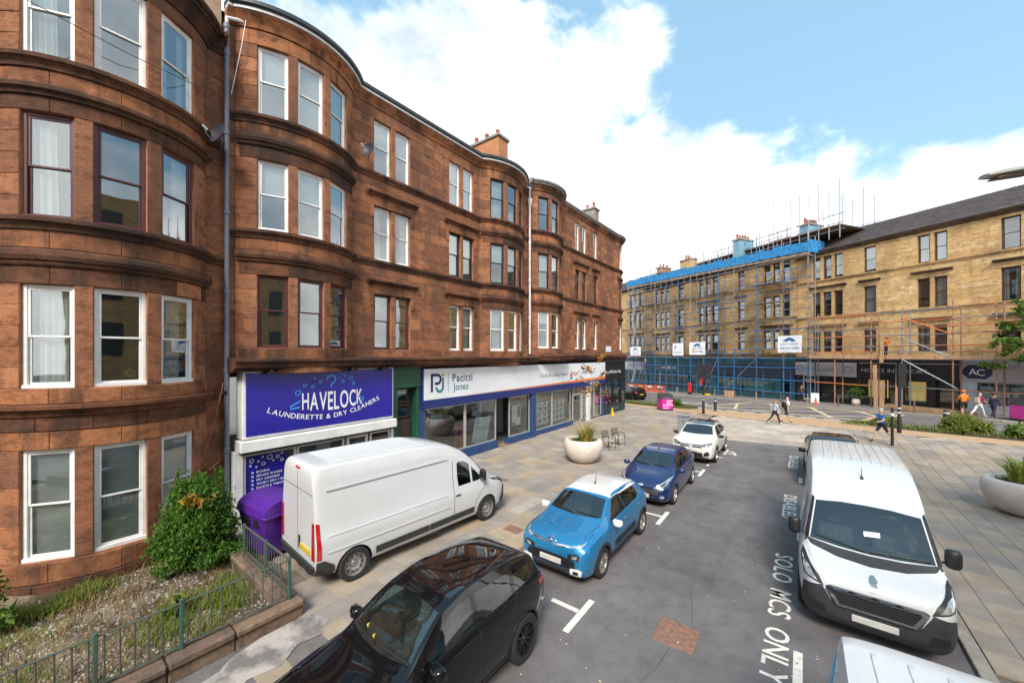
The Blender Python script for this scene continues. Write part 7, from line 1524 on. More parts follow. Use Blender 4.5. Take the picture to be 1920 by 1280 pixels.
sp_ = MB()
for k in range(16):
    bx_, by_, h_ = -10.8 + rg.uniform(-.35, .5), 2.42 + rg.uniform(-.35, .4), rg.uniform(1.5, 2.1)
    for j in range(110): q_ = rg.random(); leaf_quad(sp_, Vector((bx_ + rg.gauss(0, .07 * (1.2 - q_)), by_ + rg.gauss(0, .07 * (1.2 - q_)), .3 + h_ * q_ ** .6)), .032, rg, 1.6, 3.6)
sp_.build('upright_spray', M['conifer'], bsh)
br_.build('brown_spray', M['autumn'], bsh)
shrub('weed_plant', 'pale leafy weed at the foot of the bow, left frame edge', (-10.9, -.35, .1), .4, .8, 260, M['leaf'], .10, 8, 14); shrub('weed_plant', 'small bright leafy weed beside the conifer bush', (-9.0, 1.75, .1), .18, .22, 60, M['grass'], .10, 9, 8)
# wheeled glass bin
wb_ = empty('recycling_bin', (-10.35, 3.85, .06), .1, False, label='large purple wheeled recycling bin beside the launderette', category='bin')
M['purple'] = pm('purple_plastic', (.085, .018, .27), (.07, .014, .22), 4, .42, coord='obj')
def frus(x0, x1, y0, y1, z0, X0, X1, Y0, Y1, z1): return MB().add([(x0, y0, z0), (x1, y0, z0), (x1, y1, z0), (x0, y1, z0), (X0, Y0, z1), (X1, Y0, z1), (X1, Y1, z1), (X0, Y1, z1)], [(3, 2, 1, 0), (4, 5, 6, 7), (0, 1, 5, 4), (1, 2, 6, 5), (2, 3, 7, 6), (3, 0, 4, 7)])
frus(-.5, .5, -.42, .42, .14, -.62, .62, -.52, .52, 1.02).build('body', M['purple'], wb_); MB().cbox(-.67, .67, -.56, .56, 1.02, 1.09, .015).build('rim', M['purple'], wb_)
n = 10; V = []; 
for i in range(n + 1):
    a = math.pi * .86 * i / n; V += [(-.66, -.55 * math.cos(a * 1.0), 1.09 + .30 * math.sin(a) ** .8), (.66, -.55 * math.cos(a), 1.09 + .30 * math.sin(a) ** .8)]
V += [(-.66, .56, 1.09), (.66, .56, 1.09)]; k = n + 2
ld_ = MB().add(V, [(2 * i, 2 * i + 1, 2 * i + 3, 2 * i + 2) for i in range(k - 1)] + [tuple(2 * i for i in range(k))[::-1], tuple(2 * i + 1 for i in range(k))]).build('lid', M['purple'], wb_)
for yv in (-.3, 0, .3): MB().cbox(-.6, .6, yv - .015, yv + .015, 1.36 if yv == 0 else 1.31, 1.395 if yv == 0 else 1.34, .006).build('lid_rib', M['purple'], ld_)
for sg in (1, -1):
    ap = MB().lathe([(.16, .0), (.17, .03), (.12, .03), (.11, 0)], 20, (.2 * sg, -.50, .86), 1).build('aperture_ring', M['black'], wb_); MB().lathe([(0, 0), (.12, 0)], 18, (.2 * sg, -.512, .86), 1).build('aperture', M['black'], ap)
MB().lathe([(0, 0), (.15, 0), (.17, .03)], 20, (.61, 0, .80), 0).build('side_aperture', M['black'], wb_)
for sx in (-.42, .42):
    for sy in (-.34, .34): MB().lathe([(0, -.025), (.07, -.025), (.08, 0), (.07, .025), (0, .025)], 14, (sx, sy, .08), 1).build('castor', M['rubber'], wb_)
# round planters
def planter(label, x, y, z, flax_n, seed, sapling=False):
    rd = random.Random(seed); e = empty('planter', (x, y, z), label=label, category='planter', group='white bowl planters')
    prof = [(0, 0), (.36, 0), (.50, .05), (.66, .18), (.79, .38), (.86, .60), (.875, .78), (.85, .92), (.80, 1.0), (.73, 1.035), (.67, 1.02), (.63, .95), (.60, .88), (0, .87)]
    MB().lathe(prof, 48, (x, y, z)).build('bowl', M['concrete'], e, 50); MB().lathe([(0, .90), (.3, .93), (.62, .885)], 24, (x, y, z)).build('soil', M['soil'], e, 60)
    return e
for nm, x, y, seed, z in (('near the estate agent window', -7.85, 15.5, 4, .06), ('cut by the right frame edge', 5.3, 18.4, 6, .06)):
    planter('white bowl planter %s' % nm, x, y, z, 90, seed); rd = random.Random(seed); mb = MB()
    for k in range(130):
        a = rd.random() * 6.3; r = rd.random() * .25; bx_ = x + (.12 if x < 0 else -.02) + r * math.cos(a); L_ = rd.uniform(.55, 1.15); blade(mb, Vector((bx_, y + r * math.sin(a), z + .88)), L_, .06, a + rd.gauss(0, .6), rd.uniform(.15, .95), rd, 5, (.7 + rd.random() * .15 if (x < 0 and math.cos(a - .6) > .75) else rd.random() * .6) + .001)
    mb.build('flax_plant', M['flax'], label='spiky yellow green flax growing in the planter %s' % nm, category='plant', group='flax plants in the planters'); gc = MB()
    for k in range(600):
        a = rd.random() * 6.3; r = .6 * math.sqrt(rd.random()); blade(gc, Vector((x + r * math.cos(a), y + r * math.sin(a), z + .9)), rd.uniform(.06, .16), .012, rd.random() * 6.3, rd.uniform(.2, 1.1), rd, 3)
    gc.build('ground_cover', M['leaf'] if x < 0 else M['conifer'], label='low green ground cover filling the planter %s' % nm, category='plant', kind='stuff')
def tree(name, label, base, H, trunk_r, crown, nl, mat, size, seed, bark='bark', limbs=9, lean=(0, 0), first=.45):
    rd = random.Random(seed); B = Vector(base); e = empty(name, base, label=label, category='tree'); top = B + Vector((lean[0], lean[1], H)); T = [B.lerp(top, k / 6) + Vector((rd.gauss(0, .03), rd.gauss(0, .03), 0)) * (k > 0) for k in range(7)]
    MB().tube(T, [trunk_r * (1 - .8 * k / 6) for k in range(7)], 8).build('trunk', M[bark], e, 60); br, lf = MB(), MB()
    for i in range(limbs):
        k = first + (1 - first) * i / limbs; p = B.lerp(top, k); a = i * 2.4 + rd.random(); l = crown * (1.1 - .6 * abs(k - .6)) * rd.uniform(.7, 1.1); q = p + Vector((math.cos(a) * l, math.sin(a) * l, l * rd.uniform(.15, .7))); m_ = p.lerp(q, .5) + Vector((0, 0, -.05 * l))
        br.tube([p, m_, q], [trunk_r * .4, trunk_r * .22, trunk_r * .08], 5)
        for j in range(5):
            s0 = p.lerp(q, rd.uniform(.35, 1)); s1 = s0 + Vector((rd.gauss(0, 1), rd.gauss(0, 1), rd.gauss(.1, .6))).normalized() * crown * rd.uniform(.2, .45); br.tube([s0, s1], [trunk_r * .12, trunk_r * .05], 4)
            for w_ in range(nl // (limbs * 5)):
                leaf_quad(lf, s0.lerp(s1, rd.random() * 1.1) + Vector((rd.gauss(0, .1), rd.gauss(0, .1), rd.gauss(0, .08))) * crown * .6, size * rd.uniform(.6, 1.25), rd, -.1, 1.7)
    br.build('branch', M[bark], e); lf.build('crown', mat, e); return e
tree('street_tree', 'young green street tree before the letting agent at the right edge', tuple(FP(-3.7, 2.8, .1)), 7.4, .07, 1.75, 3200, M['leaf'], .15, 5, limbs=13, first=.36)
tree('sapling', 'thin sapling with sparse orange leaves rising from the left planter', (-7.7, 15.75, .93), 3.6, .028, .85, 260, M['autumn'], .09, 15, 'palebark', 9, (.1, .15), .5)
# planting beds beside the cross road
for nm, ta, tb, seed in (('left', 19.5, 11.6, 3), ('right', .8, -14, 7)):
    mb = MB(); k = 10; V = []
    for i in range(k + 1):
        t = ta + (tb - ta) * i / k; wd = 1.7 * min(1, 4 * i / k + .1, 4 * (1 - i / k) + .1); V += [FP(t, un(t) + .2, .03), FP(t, un(t) + .2 + wd * .5, .13), FP(t, un(t) + .2 + wd, .03)]
    mb.add(V, [(3 * i + j, 3 * i + j + 1, 3 * i + j + 4, 3 * i + j + 3) for i in range(k) for j in range(2)]).build('planting_bed', M['soil'], kind='structure')
    rd = random.Random(seed); mb = MB()
    for i in range(2600):
        t = rd.uniform(tb, ta); u = un(t) + .2 + rd.random() * 1.6; blade(mb, FP(t, u, .05), rd.uniform(.15, .38), .03, rd.random() * 6.3, rd.uniform(.2, 1.0), rd, 2)
    mb.build('ground_cover', M['grass'], label='low grassy planting filling the %s bed beside the cross road' % nm, category='plant', kind='stuff')
shrub('shrub', 'rounded green shrub in the left planting bed', tuple(FP(13.2, un(13.2) + .9, .05)), .7, .55, 900, M['leaf'], .09, 31, 20); shrub('ornamental_grass', 'large feathery green grass mound in the right planting bed', tuple(FP(-4.0, un(-4.0) + .8, .05)), .95, .62, 2600, M['grass'], .06, 32, 40, asp=5, cat='plant'); shrub('shrub', 'leafy blue green shrub right of the feathery grass mound', tuple(FP(-6.2, un(-6.2) + .8, .05)), .8, .42, 900, M['leaf'], .16, 33, 24); shrub('shrub', 'low yellow green shrub left of the dark bollard', tuple(FP(-.9, un(-.9) + .8, .05)), .7, .25, 700, M['grass'], .10, 34, 16); shrub('shrub', 'dark green shrub at the right frame edge of the bed', tuple(FP(-8.0, un(-8.0) + .8, .05)), .7, .4, 800, M['conifer'], .12, 35, 20)
# chairs
def chair(label, x, y, rz):
    e = empty('armchair', (x, y, .06), rz, False, label=label, category='chair', group='black outdoor armchairs')
    for sg in (-1, 1):
        MB().tube([(.24 * sg, .24, 0), (.24 * sg, .23, .42), (.24 * sg, .22, .62), (.24 * sg, .14, .66), (.24 * sg, -.18, .65)], .016, 6).build('front_leg', M['black'], e); MB().tube([(.22 * sg, -.26, 0), (.22 * sg, -.20, .42), (.22 * sg, -.30, .86)], .016, 6).build('rear_leg', M['black'], e)
    st = MB().cbox(-.22, .22, -.2, .23, .41, .445, .012).build('seat', M['seatpale'], e)
    bk = MB()
    for k in range(5): z = .54 + k * .07; bk.cbox(-.21, .21, -.25 - .02 * k, -.235 - .02 * k, z, z + .045, .004)
    bk.build('backrest', M['woodslat'], e)
M['seatpale'] = pm('pale_seat', (.48, .44, .40), (.38, .35, .32), 6, .6); M['woodslat'] = pm('dark_slat', (.15, .10, .075), (.09, .06, .045), 7, .6)
chair('black armchair nearer the bowl planter', -7.85, 18.35, -1.9); chair('black armchair farther from the bowl planter', -7.75, 19.35, -1.9)
cb_ = empty('service_cabinet', (-5.7, 24.5, .06), label='grey metal service cabinet behind the white crossover', category='cabinet'); MB().cbox(-6.0, -5.4, 24.3, 24.7, .06, 1.12, .015).build('body', M['cabgrey'] if 'cabgrey' in M else M['steel'], cb_); MB().cbox(-6.03, -5.37, 24.27, 24.73, 1.12, 1.17, .01).build('lid', M['greypipe'], cb_); MB().box(-5.71, -5.69, 24.293, 24.3, .12, 1.08).build('door_gap', M['black'], cb_)
# pink litter bins
M['pink'] = pm('magenta_panel', (.68, .012, .30), (.60, .01, .26), 2, .4)
def bigbin(label, c, rz, s=1.0):
    e = empty('litter_bin', c, rz, False, label=label, category='bin', group='magenta litter bins'); MB().cbox(-.62 * s, .62 * s, -.5, .5, 0, 1.0, .03).build('body', M['black'], e)
    hd = MB().add([(-.62 * s, -.5, 1.0), (.62 * s, -.5, 1.0), (.62 * s, .5, 1.0), (-.62 * s, .5, 1.0), (-.56 * s, -.42, 1.36), (.56 * s, -.42, 1.36), (.56 * s, .44, 1.42), (-.56 * s, .44, 1.42)], [(4, 5, 6, 7), (0, 1, 5, 4), (1, 2, 6, 5), (2, 3, 7, 6), (3, 0, 4, 7)]).build('hood', M['black'], e); MB().box(-.4 * s, .4 * s, -.512, -.49, 1.06, 1.1).build('hopper_handle', M['steel'], hd)
    T = Matrix.Translation((0, -.515, 0)); p = MB().cbox(-.56 * s, .56 * s, -.515, -.5, .14, .98, .004).build('advert_panel', M['pink'], e)
    for i, (tx, h) in enumerate((('PEOPLE', .13), ('MAKE', .13), ('GLASGOW', .15))): text_on(p, tx, T, -.05 * s if i < 2 else -.42 * s, .78 - i * .19, h, 'printwhite', .95 * s, bold=.012)
    poly_on(p, T, [(-.4 * s, .2), (.2 * s, .2), (.2 * s, .25), (-.4 * s, .25)], 'printwhite')
    for sg in (1, -1):
        q = MB().cbox(.62 * s if sg > 0 else -.635 * s, .635 * s if sg > 0 else -.62 * s, -.44, .44, .14, .98, .004).build('advert_panel', M['pink'], e)
    text_on(e, 'JC', Matrix(((0, -1, 0, .637 * s), (1, 0, 0, 0), (0, 0, 1, 0), (0, 0, 0, 1))), -.2, .45, .3, 'printwhite', 1, bold=.012)
bigbin('magenta and black litter bin on the plaza beyond the tea shop', (-9.6, 34.6, g(-9.6, 34.6) + .06), .62, .85); q = FP(-3.9, 3.3, .1); bigbin('magenta and black litter bin on the far pavement at the right edge', tuple(q), .42, 1.2)
# signals, posts and bollards
def signal(label, x, y, z, H, heads, face):
    e = empty('traffic_light', (x, y, z), face, False, label=label, category='traffic light', group='traffic lights'); MB().cyl((0, 0, 0), (0, 0, H), .06, .06, 14).build('pole', M['blackpaint'], e, 40); MB().lathe([(.10, 0), (.10, .9), (.065, 1.0)], 14).build('pole_base', M['blackpaint'], e, 40)
    for k in (1.1, 1.35): MB().lathe([(.064, k), (.066, k), (.066, k + .06), (.064, k + .06)], 14).build('reflective_band', M['printwhite'], e)
    for xo, zo in heads:
        MB().cbox(xo - .2, xo + .2, .03, .05, zo, zo + 1.35, .01).build('backing_board', M['blackpaint'], e); b_ = MB().cbox(xo - .17, xo + .17, .05, .28, zo + .12, zo + 1.22, .03).build('signal_head', M['black'], e)
        for i, c_ in enumerate(('redlens', 'amber', 'green')): MB().lathe([(0, .30), (.10, .29), (.12, .40), (.13, .40), (.13, .27)], 16, (xo, 0, zo + 1.05 - i * .35), 1).build('visor', M['black'], b_)
        for zz in (zo + .2, zo + 1.1): MB().box(min(0, xo) - .02, max(0, xo) + .02, -.02, .04, zz, zz + .04).build('bracket', M['blackpaint'], e)
signal('black double traffic light seen from behind, before the noodle bar', -6.4, 33.9, g(-6.4, 33.9) + .04, 3.9, ((-.3, 2.75), (.32, 2.75)), .3); signal('black traffic light on a tall pole, before the home interiors shop', 4.3, 30.1, g(4.3, 30.1) + .02, 3.9, ((.1, 2.55),), .1)
def bollard(label, x, y, z, H, r=.085, slim=False):
    e = empty('bollard', (x, y, z), label=label, category='bollard', group='black posts and bollards'); MB().lathe([(r * 1.1, z), (r, z + .04), (r, z + H - .06), (r * .8, z + H), (0, z + H + .01)], 14, (x, y, 0)).build('post', M['blackpaint'], e, 40); MB().lathe([(r + .003, z + H * .82), (r + .003, z + H * .88)], 14, (x, y, 0)).build('reflective_band', M['printwhite'], e)
bollard('short dark bollard beside the left planting bed', -5.95, 36.4, g(-5.95, 36.4), 1.05, .11); bollard('dark bollard in the right planting bed', 6.75, 33.5, g(6.75, 33.5), 1.1, .13); bollard('tall slim black post beside the man in blue', 3.5, 26.2, .05, 2.2, .06)
for i, t in enumerate((34.2, 31.2, 28.2, 25.2, 22.2, 19.2, 16.6, 14.0, 11.4, 8.9, 6.4, 3.8, 1.4)):
    p = FP(t, 3.95, .1); e = MB().cbox(p.x - .045, p.x + .045, p.y - .045, p.y + .045, p.z, p.z + .95, .015).build('wooden_post', M['wood' if i % 2 else 'woodslat'], None, label='slim timber kerb post on the far pavement, number %s from the right' % ['thirteen', 'twelve', 'eleven', 'ten', 'nine', 'eight', 'seven', 'six', 'five', 'four', 'three', 'two', 'one'][i], category='post', group='slim posts along the far kerb')
# post box, barriers, cone and site clutter
p = FP(23.7, 3.2, .1); e = empty('post_box', tuple(p), label='red pillar post box on the far pavement by the noodle bar', category='post box'); M['postred'] = pm('post_red', (.55, .012, .018), (.45, .01, .014), 3, .35)
MB().lathe([(.25, 0), (.25, .3), (.23, .32)], 20, tuple(p)).build('plinth', M['black'], e, 40); MB().lathe([(.22, .32), (.22, 1.32), (.26, 1.34), (.27, 1.42), (.24, 1.47), (.12, 1.55), (0, 1.57)], 20, tuple(p)).build('pillar', M['postred'], e, 40); MB().box(p.x - .12, p.x + .12, p.y - .235, p.y - .2, p.z + 1.18, p.z + 1.22).build('letter_slot', M['black'], e)
M['barrier'] = pm('orange_barrier', (.75, .10, .018), (.62, .08, .015), 3, .5); M['barrierw'] = M['printwhite']
for i in range(4):
    a = FP(35.6 - i * 2.05, 3.9, .1); e = empty('barrier', tuple(a), math.atan2(-FD.y, -FD.x), False, label='orange plastic street barrier, %s of the four from the left' % ['first', 'second', 'third', 'fourth'][i], category='barrier', group='orange street barriers')
    m = MB()
    for z0, z1 in ((.92, 1.02), (.12, .22)): m.cbox(0, 2.0, -.025, .025, z0, z1, .01)
    m.cbox(0, .06, -.025, .025, .22, .92, .01); m.cbox(1.94, 2.0, -.025, .025, .22, .92, .01)
    for k in range(1, 13): m.cbox(.06 + k * .145 - .025, .06 + k * .145 + .025, -.012, .012, .22, .92, .006)
    m.build('panel', M['barrier'], e)
    MB().cbox(.5, 1.5, -.03, .03, .72, .88, .006).build('reflective_strip', M['printwhite' if i != 1 else 'yellowp'], e)
    for x in (.35, 1.65): MB().cbox(x - .05, x + .05, -.3, .3, 0, .1, .02).build('foot', M['barrier'], e)
p = FP(8.6, 3.3, .1); MB().lathe([(.19, 0), (.19, .03), (.13, .04), (.03, .70), (0, .71)], 16, tuple(p)).build('traffic_cone', M['barrier'], None, 40, label='orange traffic cone on the far pavement by the fish shop', category='cone')
p = FP(18.3, 2.6, .1); MB().cbox(p.x - .55, p.x + .55, p.y - .2, p.y + .2, p.z, p.z + .75, .02).build('cardboard_box', M['wood'], None, label='brown cardboard box under the blue scaffold', category='box')
p = FP(21.2, 2.9, .1); MB().lathe([(0, 0), (.35, .02), (.4, .12), (.25, .25), (0, .28)], 12, tuple(p)).build('sandbag', M['yellowp'], None, 60, label='yellow sandbag on the pavement under the blue scaffold', category='sandbag')
p = FP(9.7, 1.6, .1); MB().cbox(p.x - .35, p.x + .35, p.y - .05, p.y + .05, p.z, p.z + .95, .01).build('pavement_sign', M['signwhite'], None, label='pale grey board standing beside the fish shop door', category='board')
p = FP(6.5, 1.2, .1); e = empty('potted_plant', tuple(p), label='white pot with small tree outside the home interiors shop', category='plant'); MB().lathe([(.15, 0), (.28, .1), (.32, .35), (.24, .58), (.2, .55), (0, .5)], 18, tuple(p)).build('pot', M['concrete'], e, 50); m = MB()
for k in range(260): leaf_quad(m, p + Vector((rg.gauss(0, .22), rg.gauss(0, .22), 1.2 + rg.gauss(0, .3))), .1, rg)
m.build('foliage', M['conifer'], e); MB().tube([p + Vector((0, 0, .5)), p + Vector((0, 0, 1.2))], .03, 6).build('stem', M['bark'], e)
p = FP(24.3, .9, 0); MB().add([tuple(p + Vector((0, 0, 1.3))), tuple(FP(23.9, .9, 1.2)), tuple(FP(23.6, .92, 2.6)), tuple(FP(24.2, .9, 2.7))], [(0, 1, 2, 3)]).build('flag', M['printred'], None, label='red and blue flag draped beside the noodle bar door', category='flag')
# street lamp whose arm enters at the top right
e = empty('street_lamp', (4.3, 11.9, 0), label='grey street lamp head reaching in at the top right', category='street lamp'); MB().tube([(4.3, 11.9, 0), (4.3, 11.9, 7.6), (4.15, 11.8, 8.0), (3.2, 11.12, 8.16)], [.09, .06, .05, .04], 10).build('pole', M['greypipe'], e, 50)
Tl = Matrix.Translation((2.70, 10.78, 8.10)) @ Matrix.Rotation(math.atan2(.55, .75), 4, 'Z') @ Matrix.Rotation(-.14, 4, 'Y')
V = []; n = 12
for i in range(11):
    k = i / 10; w_ = .17 * math.sin(math.pi * (.10 + .8 * k)) ** .5; h = .09 * math.sin(math.pi * (.12 + .78 * k)) ** .6
    for j in range(n): a = 2 * math.pi * j / n; V.append((-.1 + k * 1.1, w_ * math.cos(a), (h if math.sin(a) > 0 else h * .55) * math.sin(a)))
lh = MB().add(V, [(i * n + j, i * n + (j + 1) % n, (i + 1) * n + (j + 1) % n, (i + 1) * n + j) for i in range(10) for j in range(n)] + [tuple(range(n)), tuple(range(10 * n, 11 * n))[::-1]]).xf(Tl).build('lamp_head', M['lampgrey'] if 'lampgrey' in M else M['greypipe'], e, 60)
MB().cbox(.05, .7, -.11, .11, -.075, -.045, .02).xf(Tl).build('lamp_glass', M['dust'], lh)
# sunflower ornament standing inside the centre window
fc_ = frame_at(p0, m0, -.10, 4.18); e = empty('sunflower_ornament', tuple(fc_ @ Vector((.16, .16, .1))), label='yellow sunflower ornament inside the centre bow window', category='ornament')
fl2 = MB()
for k in range(14): a = k * .449; fl2.add([(.16 + .045 * math.cos(a - .15), .15, .27 + .045 * math.sin(a - .15)), (.16 + .045 * math.cos(a + .15), .15, .27 + .045 * math.sin(a + .15)), (.16 + .10 * math.cos(a + .1), .145, .27 + .10 * math.sin(a + .1)), (.16 + .10 * math.cos(a - .1), .145, .27 + .10 * math.sin(a - .1))], [(0, 1, 2, 3)])
fl2.xf(fc_).build('petals', M['yellowp'], e); MB().lathe([(0, .0), (.05, .0), (.05, .02)], 14, (.16, .135, .27), 1).xf(fc_).build('flower_centre', M['bark'], e); MB().cyl((.16, .16, .07), (.16, .16, .27), .008).xf(fc_).build('stalk', M['railgreen'], e)
# ---------------------------------------------------------------- people
M['skin'] = pm('skin', (.50, .29, .21), (.44, .25, .18), 6, .55, coord='obj'); M['hairgrey'] = pm('grey_hair', (.42, .40, .38), (.3, .29, .28), 20, .8); M['hairdark'] = pm('dark_hair', (.035, .022, .016), None, 20, .7); M['hairfair'] = pm('fair_hair', (.30, .17, .08), None, 20, .7)
CL = dict(floral=(.50, .52, .62), black=(.015, .015, .018), white=(.72, .72, .70), bluepolo=(.015, .16, .42), navy=(.014, .02, .05), orange=(.80, .20, .008), maroon=(.30, .012, .09), brown=(.10, .06, .045), grey=(.2, .2, .22), beige=(.5, .42, .3))
for k_, c_ in CL.items(): M['cloth_' + k_] = pm('cloth_' + k_, c_, tuple(x * .75 for x in c_), 9, .85, coord='obj', bmp=.15, bscale=60)
PEOPLE = []
def person(label, loc, face, top, legs, shoes='black', hair='hairdark', H=1.75, step=.0, sleeves='short', shorts=False, arms=((.1, .15), (-.1, .15)), lean=0, hat=None, bag=None, vest=None):
    """face: world direction angle the person looks along; step: stride; arms: (swing forward, elbow bend) right/left"""
    k = H / 1.75; e = empty('person', loc, face - math.pi / 2, False, label=label, category='person'); V, E, Rr, Rg = [], [], [], []
    def v(p, r, reg): V.append((p[0] * k, p[1] * k, p[2] * k)); Rr.append((r[0] * k, r[1] * k) if isinstance(r, tuple) else (r * k, r * k)); Rg.append(reg); return len(V) - 1
    def ch(a, *ps):
        for p, r, reg in ps: b = v(p, r, reg); E.append((a, b)); a = b
        return a
    L = lambda z: lean * (z - .95)
    pel = v((0, 0, .96), (.155, .11), 'legs'); wa_ = ch(pel, ((0, L(1.12), 1.12), (.14, .10), 'top')); chst = ch(wa_, ((0, L(1.34) + .01, 1.34), (.165, .11), 'top')); nk = ch(chst, ((0, L(1.47), 1.47), .06, 'skin')); ch(nk, ((0, L(1.56) + .02, 1.555), (.072, .085), 'skin'), ((0, L(1.66) + .025, 1.655), (.076, .095), 'skin'), ((0, L(1.72) + .015, 1.725), (.05, .06), 'skin'))
    for sg, (sw, eb) in ((1, arms[0]), (-1, arms[1])):
        s0 = (.175 * sg, L(1.40), 1.405); el = (.225 * sg, s0[1] + .29 * math.sin(sw), 1.405 - .29 * math.cos(sw)); a2 = sw + eb; wr = (.235 * sg, el[1] + .25 * math.sin(a2), el[2] - .25 * math.cos(a2)); hd = (.235 * sg, wr[1] + .07 * math.sin(a2), wr[2] - .07 * math.cos(a2))
        reg2 = 'top' if sleeves == 'long' else 'skin'; h_ = ch(chst, (s0, .068, 'sleeve'), (el, .047, reg2 if sleeves == 'long' else 'sleeve2'), (wr, .032, reg2), (hd, (.036, .022), 'skin'))
        d = Vector((0, math.sin(a2 + .35), -math.cos(a2 + .35)))
        for i, (o, l) in enumerate(((-.028, .07), (-.01, .085), (.01, .08), (.027, .065))): ch(h_, ((hd[0] + .3 * o, hd[1] + o, hd[2] + .0 + d.z * .035), .0095, 'skin'), ((hd[0] + .3 * o, hd[1] + o + d.y * l, hd[2] + d.z * l), .008, 'skin'))
        ch(h_, ((hd[0] - .035 * sg, hd[1] + .03, hd[2] - .01), .010, 'skin'), ((hd[0] - .045 * sg, hd[1] + .05, hd[2] - .045), .008, 'skin'))
    for sg in (1, -1):
        a = step * sg; bend = .15 + (.55 * abs(step) if a < 0 else .05 * abs(step)); hp = (.092 * sg, 0, .90); kn = (.098 * sg, .43 * math.sin(a), .90 - .43 * math.cos(a)); b = a - bend * (1 if step else .2); an = (.10 * sg, kn[1] + .42 * math.sin(b), max(.07, kn[2] - .42 * math.cos(b))); low = 'skin' if shorts else 'legs'
        ch(pel, (hp, (.092, .10), 'legs'), (kn, .062 if not shorts else .058, 'legs2'), (an, .043, low), ((.11 * sg, an[1] + .07, an[2] - .035), (.042, .035), 'shoe'), ((.115 * sg, an[1] + .18, an[2] - .045 + (.03 if a > 0 and step else 0)), (.036, .024), 'shoe'))
    me = bpy.data.meshes.new('body'); me.from_pydata(V, E, []); o = bpy.data.objects.new('body', me); col.objects.link(o); o.modifiers.new('skin', 'SKIN'); s_ = o.modifiers.new('sub', 'SUBSURF'); s_.levels = s_.render_levels = 1
    for i, q in enumerate(me.skin_vertices[0].data): q.radius = Rr[i]; q.use_root = (i == 0)
    PEOPLE.append((o, e, V, E, Rg, top, legs, shoes, sleeves, shorts, k, H, lean, hair, hat, bag, vest)); return e
cr_ = math.atan2(.609, .793)       # picture-right along the ground
gp = lambda x, y: (x, y, g(x, y) + .06)
person('walking person in pale patterned top and dark trousers, left of a pair', gp(-1.45, 30.35), cr_, 'floral', 'black', 'white', 'hairfair', 1.62, .42, 'long', arms=((.3, .3), (-.3, .3)))
person('walking man in black vest over white tee and dark shorts', gp(-.85, 30.9), cr_, 'white', 'navy', 'black', 'skin', 1.78, -.45, 'short', True, ((-.35, .4), (.3, .5)), .05, bag='black', vest='black')
person('white haired man in blue polo and navy shorts walking left', gp(3.2, 26.75), cr_ + math.pi, 'bluepolo', 'navy', 'black', 'hairgrey', 1.74, .5, 'short', True, ((.9, .55), (.5, .9)), .06)
person('man in brown jacket standing at the fish shop door', tuple(FP(10.9, 1.6, .1)), cr_ + .2, 'brown', 'black', 'black', 'hairdark', 1.75, .15, 'long')
person('worker in orange jacket and shorts on the far pavement', tuple(FP(-.95, 3.3, .1)), cr_ + .9, 'orange', 'black', 'black', 'hairdark', 1.8, .2, 'long', True, ((.3, .9), (.2, .9)), .1, hat='orange')
person('walker in maroon top and white trousers with a pale bag', tuple(FP(-1.75, 3.6, .1)), cr_ + .1, 'maroon', 'white', 'white', 'hairgrey', 1.68, .5, 'short', False, ((.4, .5), (-.3, .4)), .12, bag='beige')
person('walker in dark navy clothes beside the white trousers', tuple(FP(-2.25, 3.1, .1)), cr_ + .1, 'navy', 'navy', 'grey', 'hairdark', 1.66, -.3, 'long', False, lean=.08)
person('worker in orange jacket standing on the rusty scaffold boards', SP(4.3, 1.35, 4.64), cr_ - 1.4, 'orange', 'navy', 'black', 'hairdark', 1.75, .0, 'long', False, ((.9, .5), (.8, .6)), .1, hat='orange')
person('worker in orange jacket high on the scaffold at the right edge', SP(-3.0, 1.4, 6.55), cr_ + 2.0, 'orange', 'grey', 'black', 'hairdark', 1.75, .1, 'long', False, ((.5, .5), (.3, .3)), .1, hat='orange')
for j in range(4): MB().add([SP(-1.2, .75 + j * .3, 6.49), SP(-5.2, .75 + j * .3, 6.49), SP(-5.2, 1.03 + j * .3, 6.49), SP(-1.2, 1.03 + j * .3, 6.49), SP(-1.2, .75 + j * .3, 6.55), SP(-5.2, .75 + j * .3, 6.55), SP(-5.2, 1.03 + j * .3, 6.55), SP(-1.2, 1.03 + j * .3, 6.55)], [(0, 1, 2, 3), (7, 6, 5, 4), (0, 4, 5, 1), (1, 5, 6, 2), (2, 6, 7, 3), (3, 7, 4, 0)]).build('board', M['wood'], rsf)
person('person in orange and blue beyond the black SUV on the cross road', tuple(FP(27.5, 10.2)), cr_ + math.pi, 'bluepolo', 'navy', 'black', 'hairdark', 1.75, .3, 'long', vest='orange')
dg = bpy.context.evaluated_depsgraph_get(); dg.update(); done = []
for (o, e, V, E, Rg, *r) in PEOPLE: done.append(bpy.data.meshes.new_from_object(o.evaluated_get(dg)))
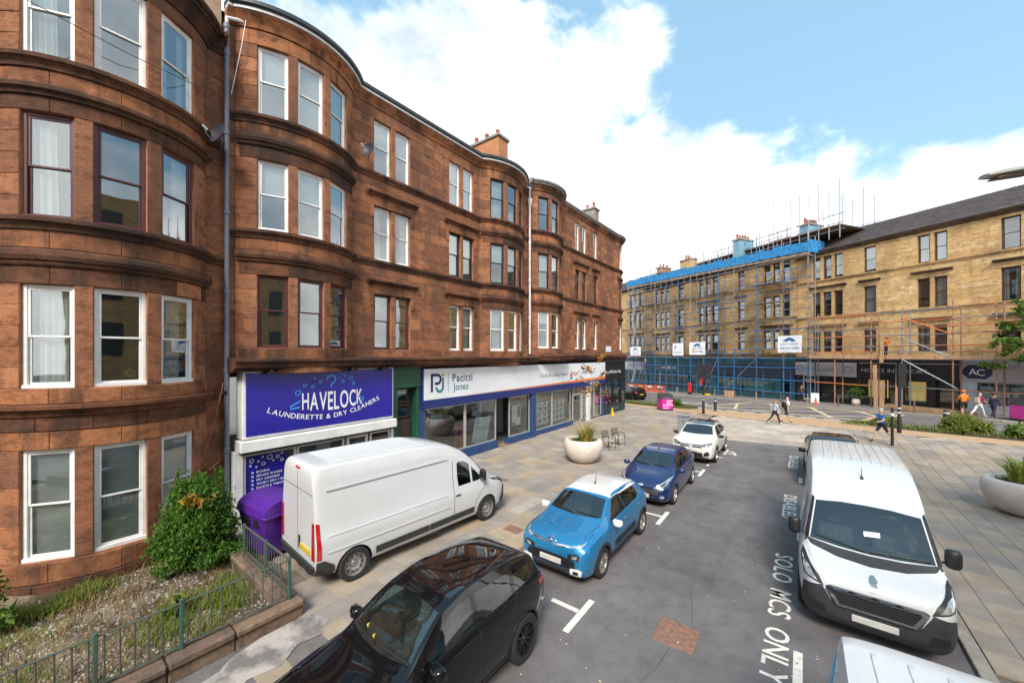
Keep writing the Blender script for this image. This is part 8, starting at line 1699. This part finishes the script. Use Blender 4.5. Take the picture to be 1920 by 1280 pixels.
for me, (o, e, V, E, Rg, top, legs, shoes, sleeves, shorts, k, H, lean, hair, hat, bag, vest) in zip(done, PEOPLE):
    o.modifiers.clear(); me.name = 'body'; mats = [M['skin'], M['cloth_' + top], M['cloth_' + legs], M['cloth_' + shoes] if 'cloth_' + shoes in M else M['black'], M['cloth_' + (vest or top)]]
    me.materials.clear()
    for m in mats: me.materials.append(m)
    VV = [Vector(p) for p in V]; idx = []
    for p in me.polygons:
        c = p.center; best = None
        for a, b in E:
            ab = VV[b] - VV[a]; t = max(0, min(1, (c - VV[a]).dot(ab) / max(1e-9, ab.length_squared))); d = (VV[a] + ab * t - c).length
            if best is None or d < best[0]: best = (d, a, b, t)
        _, a, b, t = best; rg_ = Rg[b]; ra = Rg[a]
        i = {'skin': 0, 'top': 1, 'legs': 2, 'shoe': 3, 'sleeve': 1, 'sleeve2': 1 if t < .62 else 0, 'legs2': 2 if (not shorts or t < .85) else 0}[rg_]
        if rg_ == 'legs' and ra in ('pel',): i = 2
        if rg_ == 'top' and vest and sleeves == 'short': i = 4
        if rg_ == 'top' and vest and c.z > 1.0 * k and abs(c.x) < .17 * k: i = 4
        if rg_ == 'skin' and ra == 'top' and c.z < 1.44 * k and abs(c.x) < .15 * k: i = 1
        if rg_ == 'top' and ra == 'legs' and t < .35: i = 2
        idx.append(i)
    me.polygons.foreach_set('material_index', idx); me.polygons.foreach_set('use_smooth', [True] * len(me.polygons)); o.data = me; o.parent = e; W[o] = Vector((0, 0, 0))
    hz = 1.655 * k; hy = (lean * .7 + .025) * k
    if hair != 'skin': MB().lathe([(0, .115 * k), (.05 * k, .108 * k), (.082 * k, .07 * k), (.09 * k, .01 * k), (.082 * k, -.04 * k), (.07 * k, -.035 * k)], 14, (0, hy - .018 * k, hz)).build('hair', M[hair], e, 60)
    if hat: MB().lathe([(0, .15 * k), (.07 * k, .135 * k), (.105 * k, .08 * k), (.11 * k, .04 * k), (.135 * k, .03 * k), (.13 * k, .02 * k), (.1 * k, .03 * k)], 16, (0, hy, hz)).build('helmet', M['cloth_' + hat], e, 60)
    MB().lathe([(0, .02), (.012, .01), (.016, -.018), (0, -.022)], 6, (0, hy + .098 * k, hz - .02)).build('nose', M['skin'], e)
    for sg in (1, -1): MB().lathe([(0, .008), (.009, 0), (0, -.008)], 6, (.03 * sg * k, hy + .086 * k, hz + .008)).build('eye', M['cloth_black'], e)
    MB().box(-.022, .022, hy + .088 * k, hy + .093 * k, hz - .062, hz - .054).build('mouth', M['cloth_maroon'], e)
    if bag: MB().cbox(-.15 * k, .15 * k, -.26 * k + lean * .3, -.10 * k + lean * .3, 1.02 * k, 1.42 * k, .05).build('backpack', M['cloth_' + bag], e, 50)
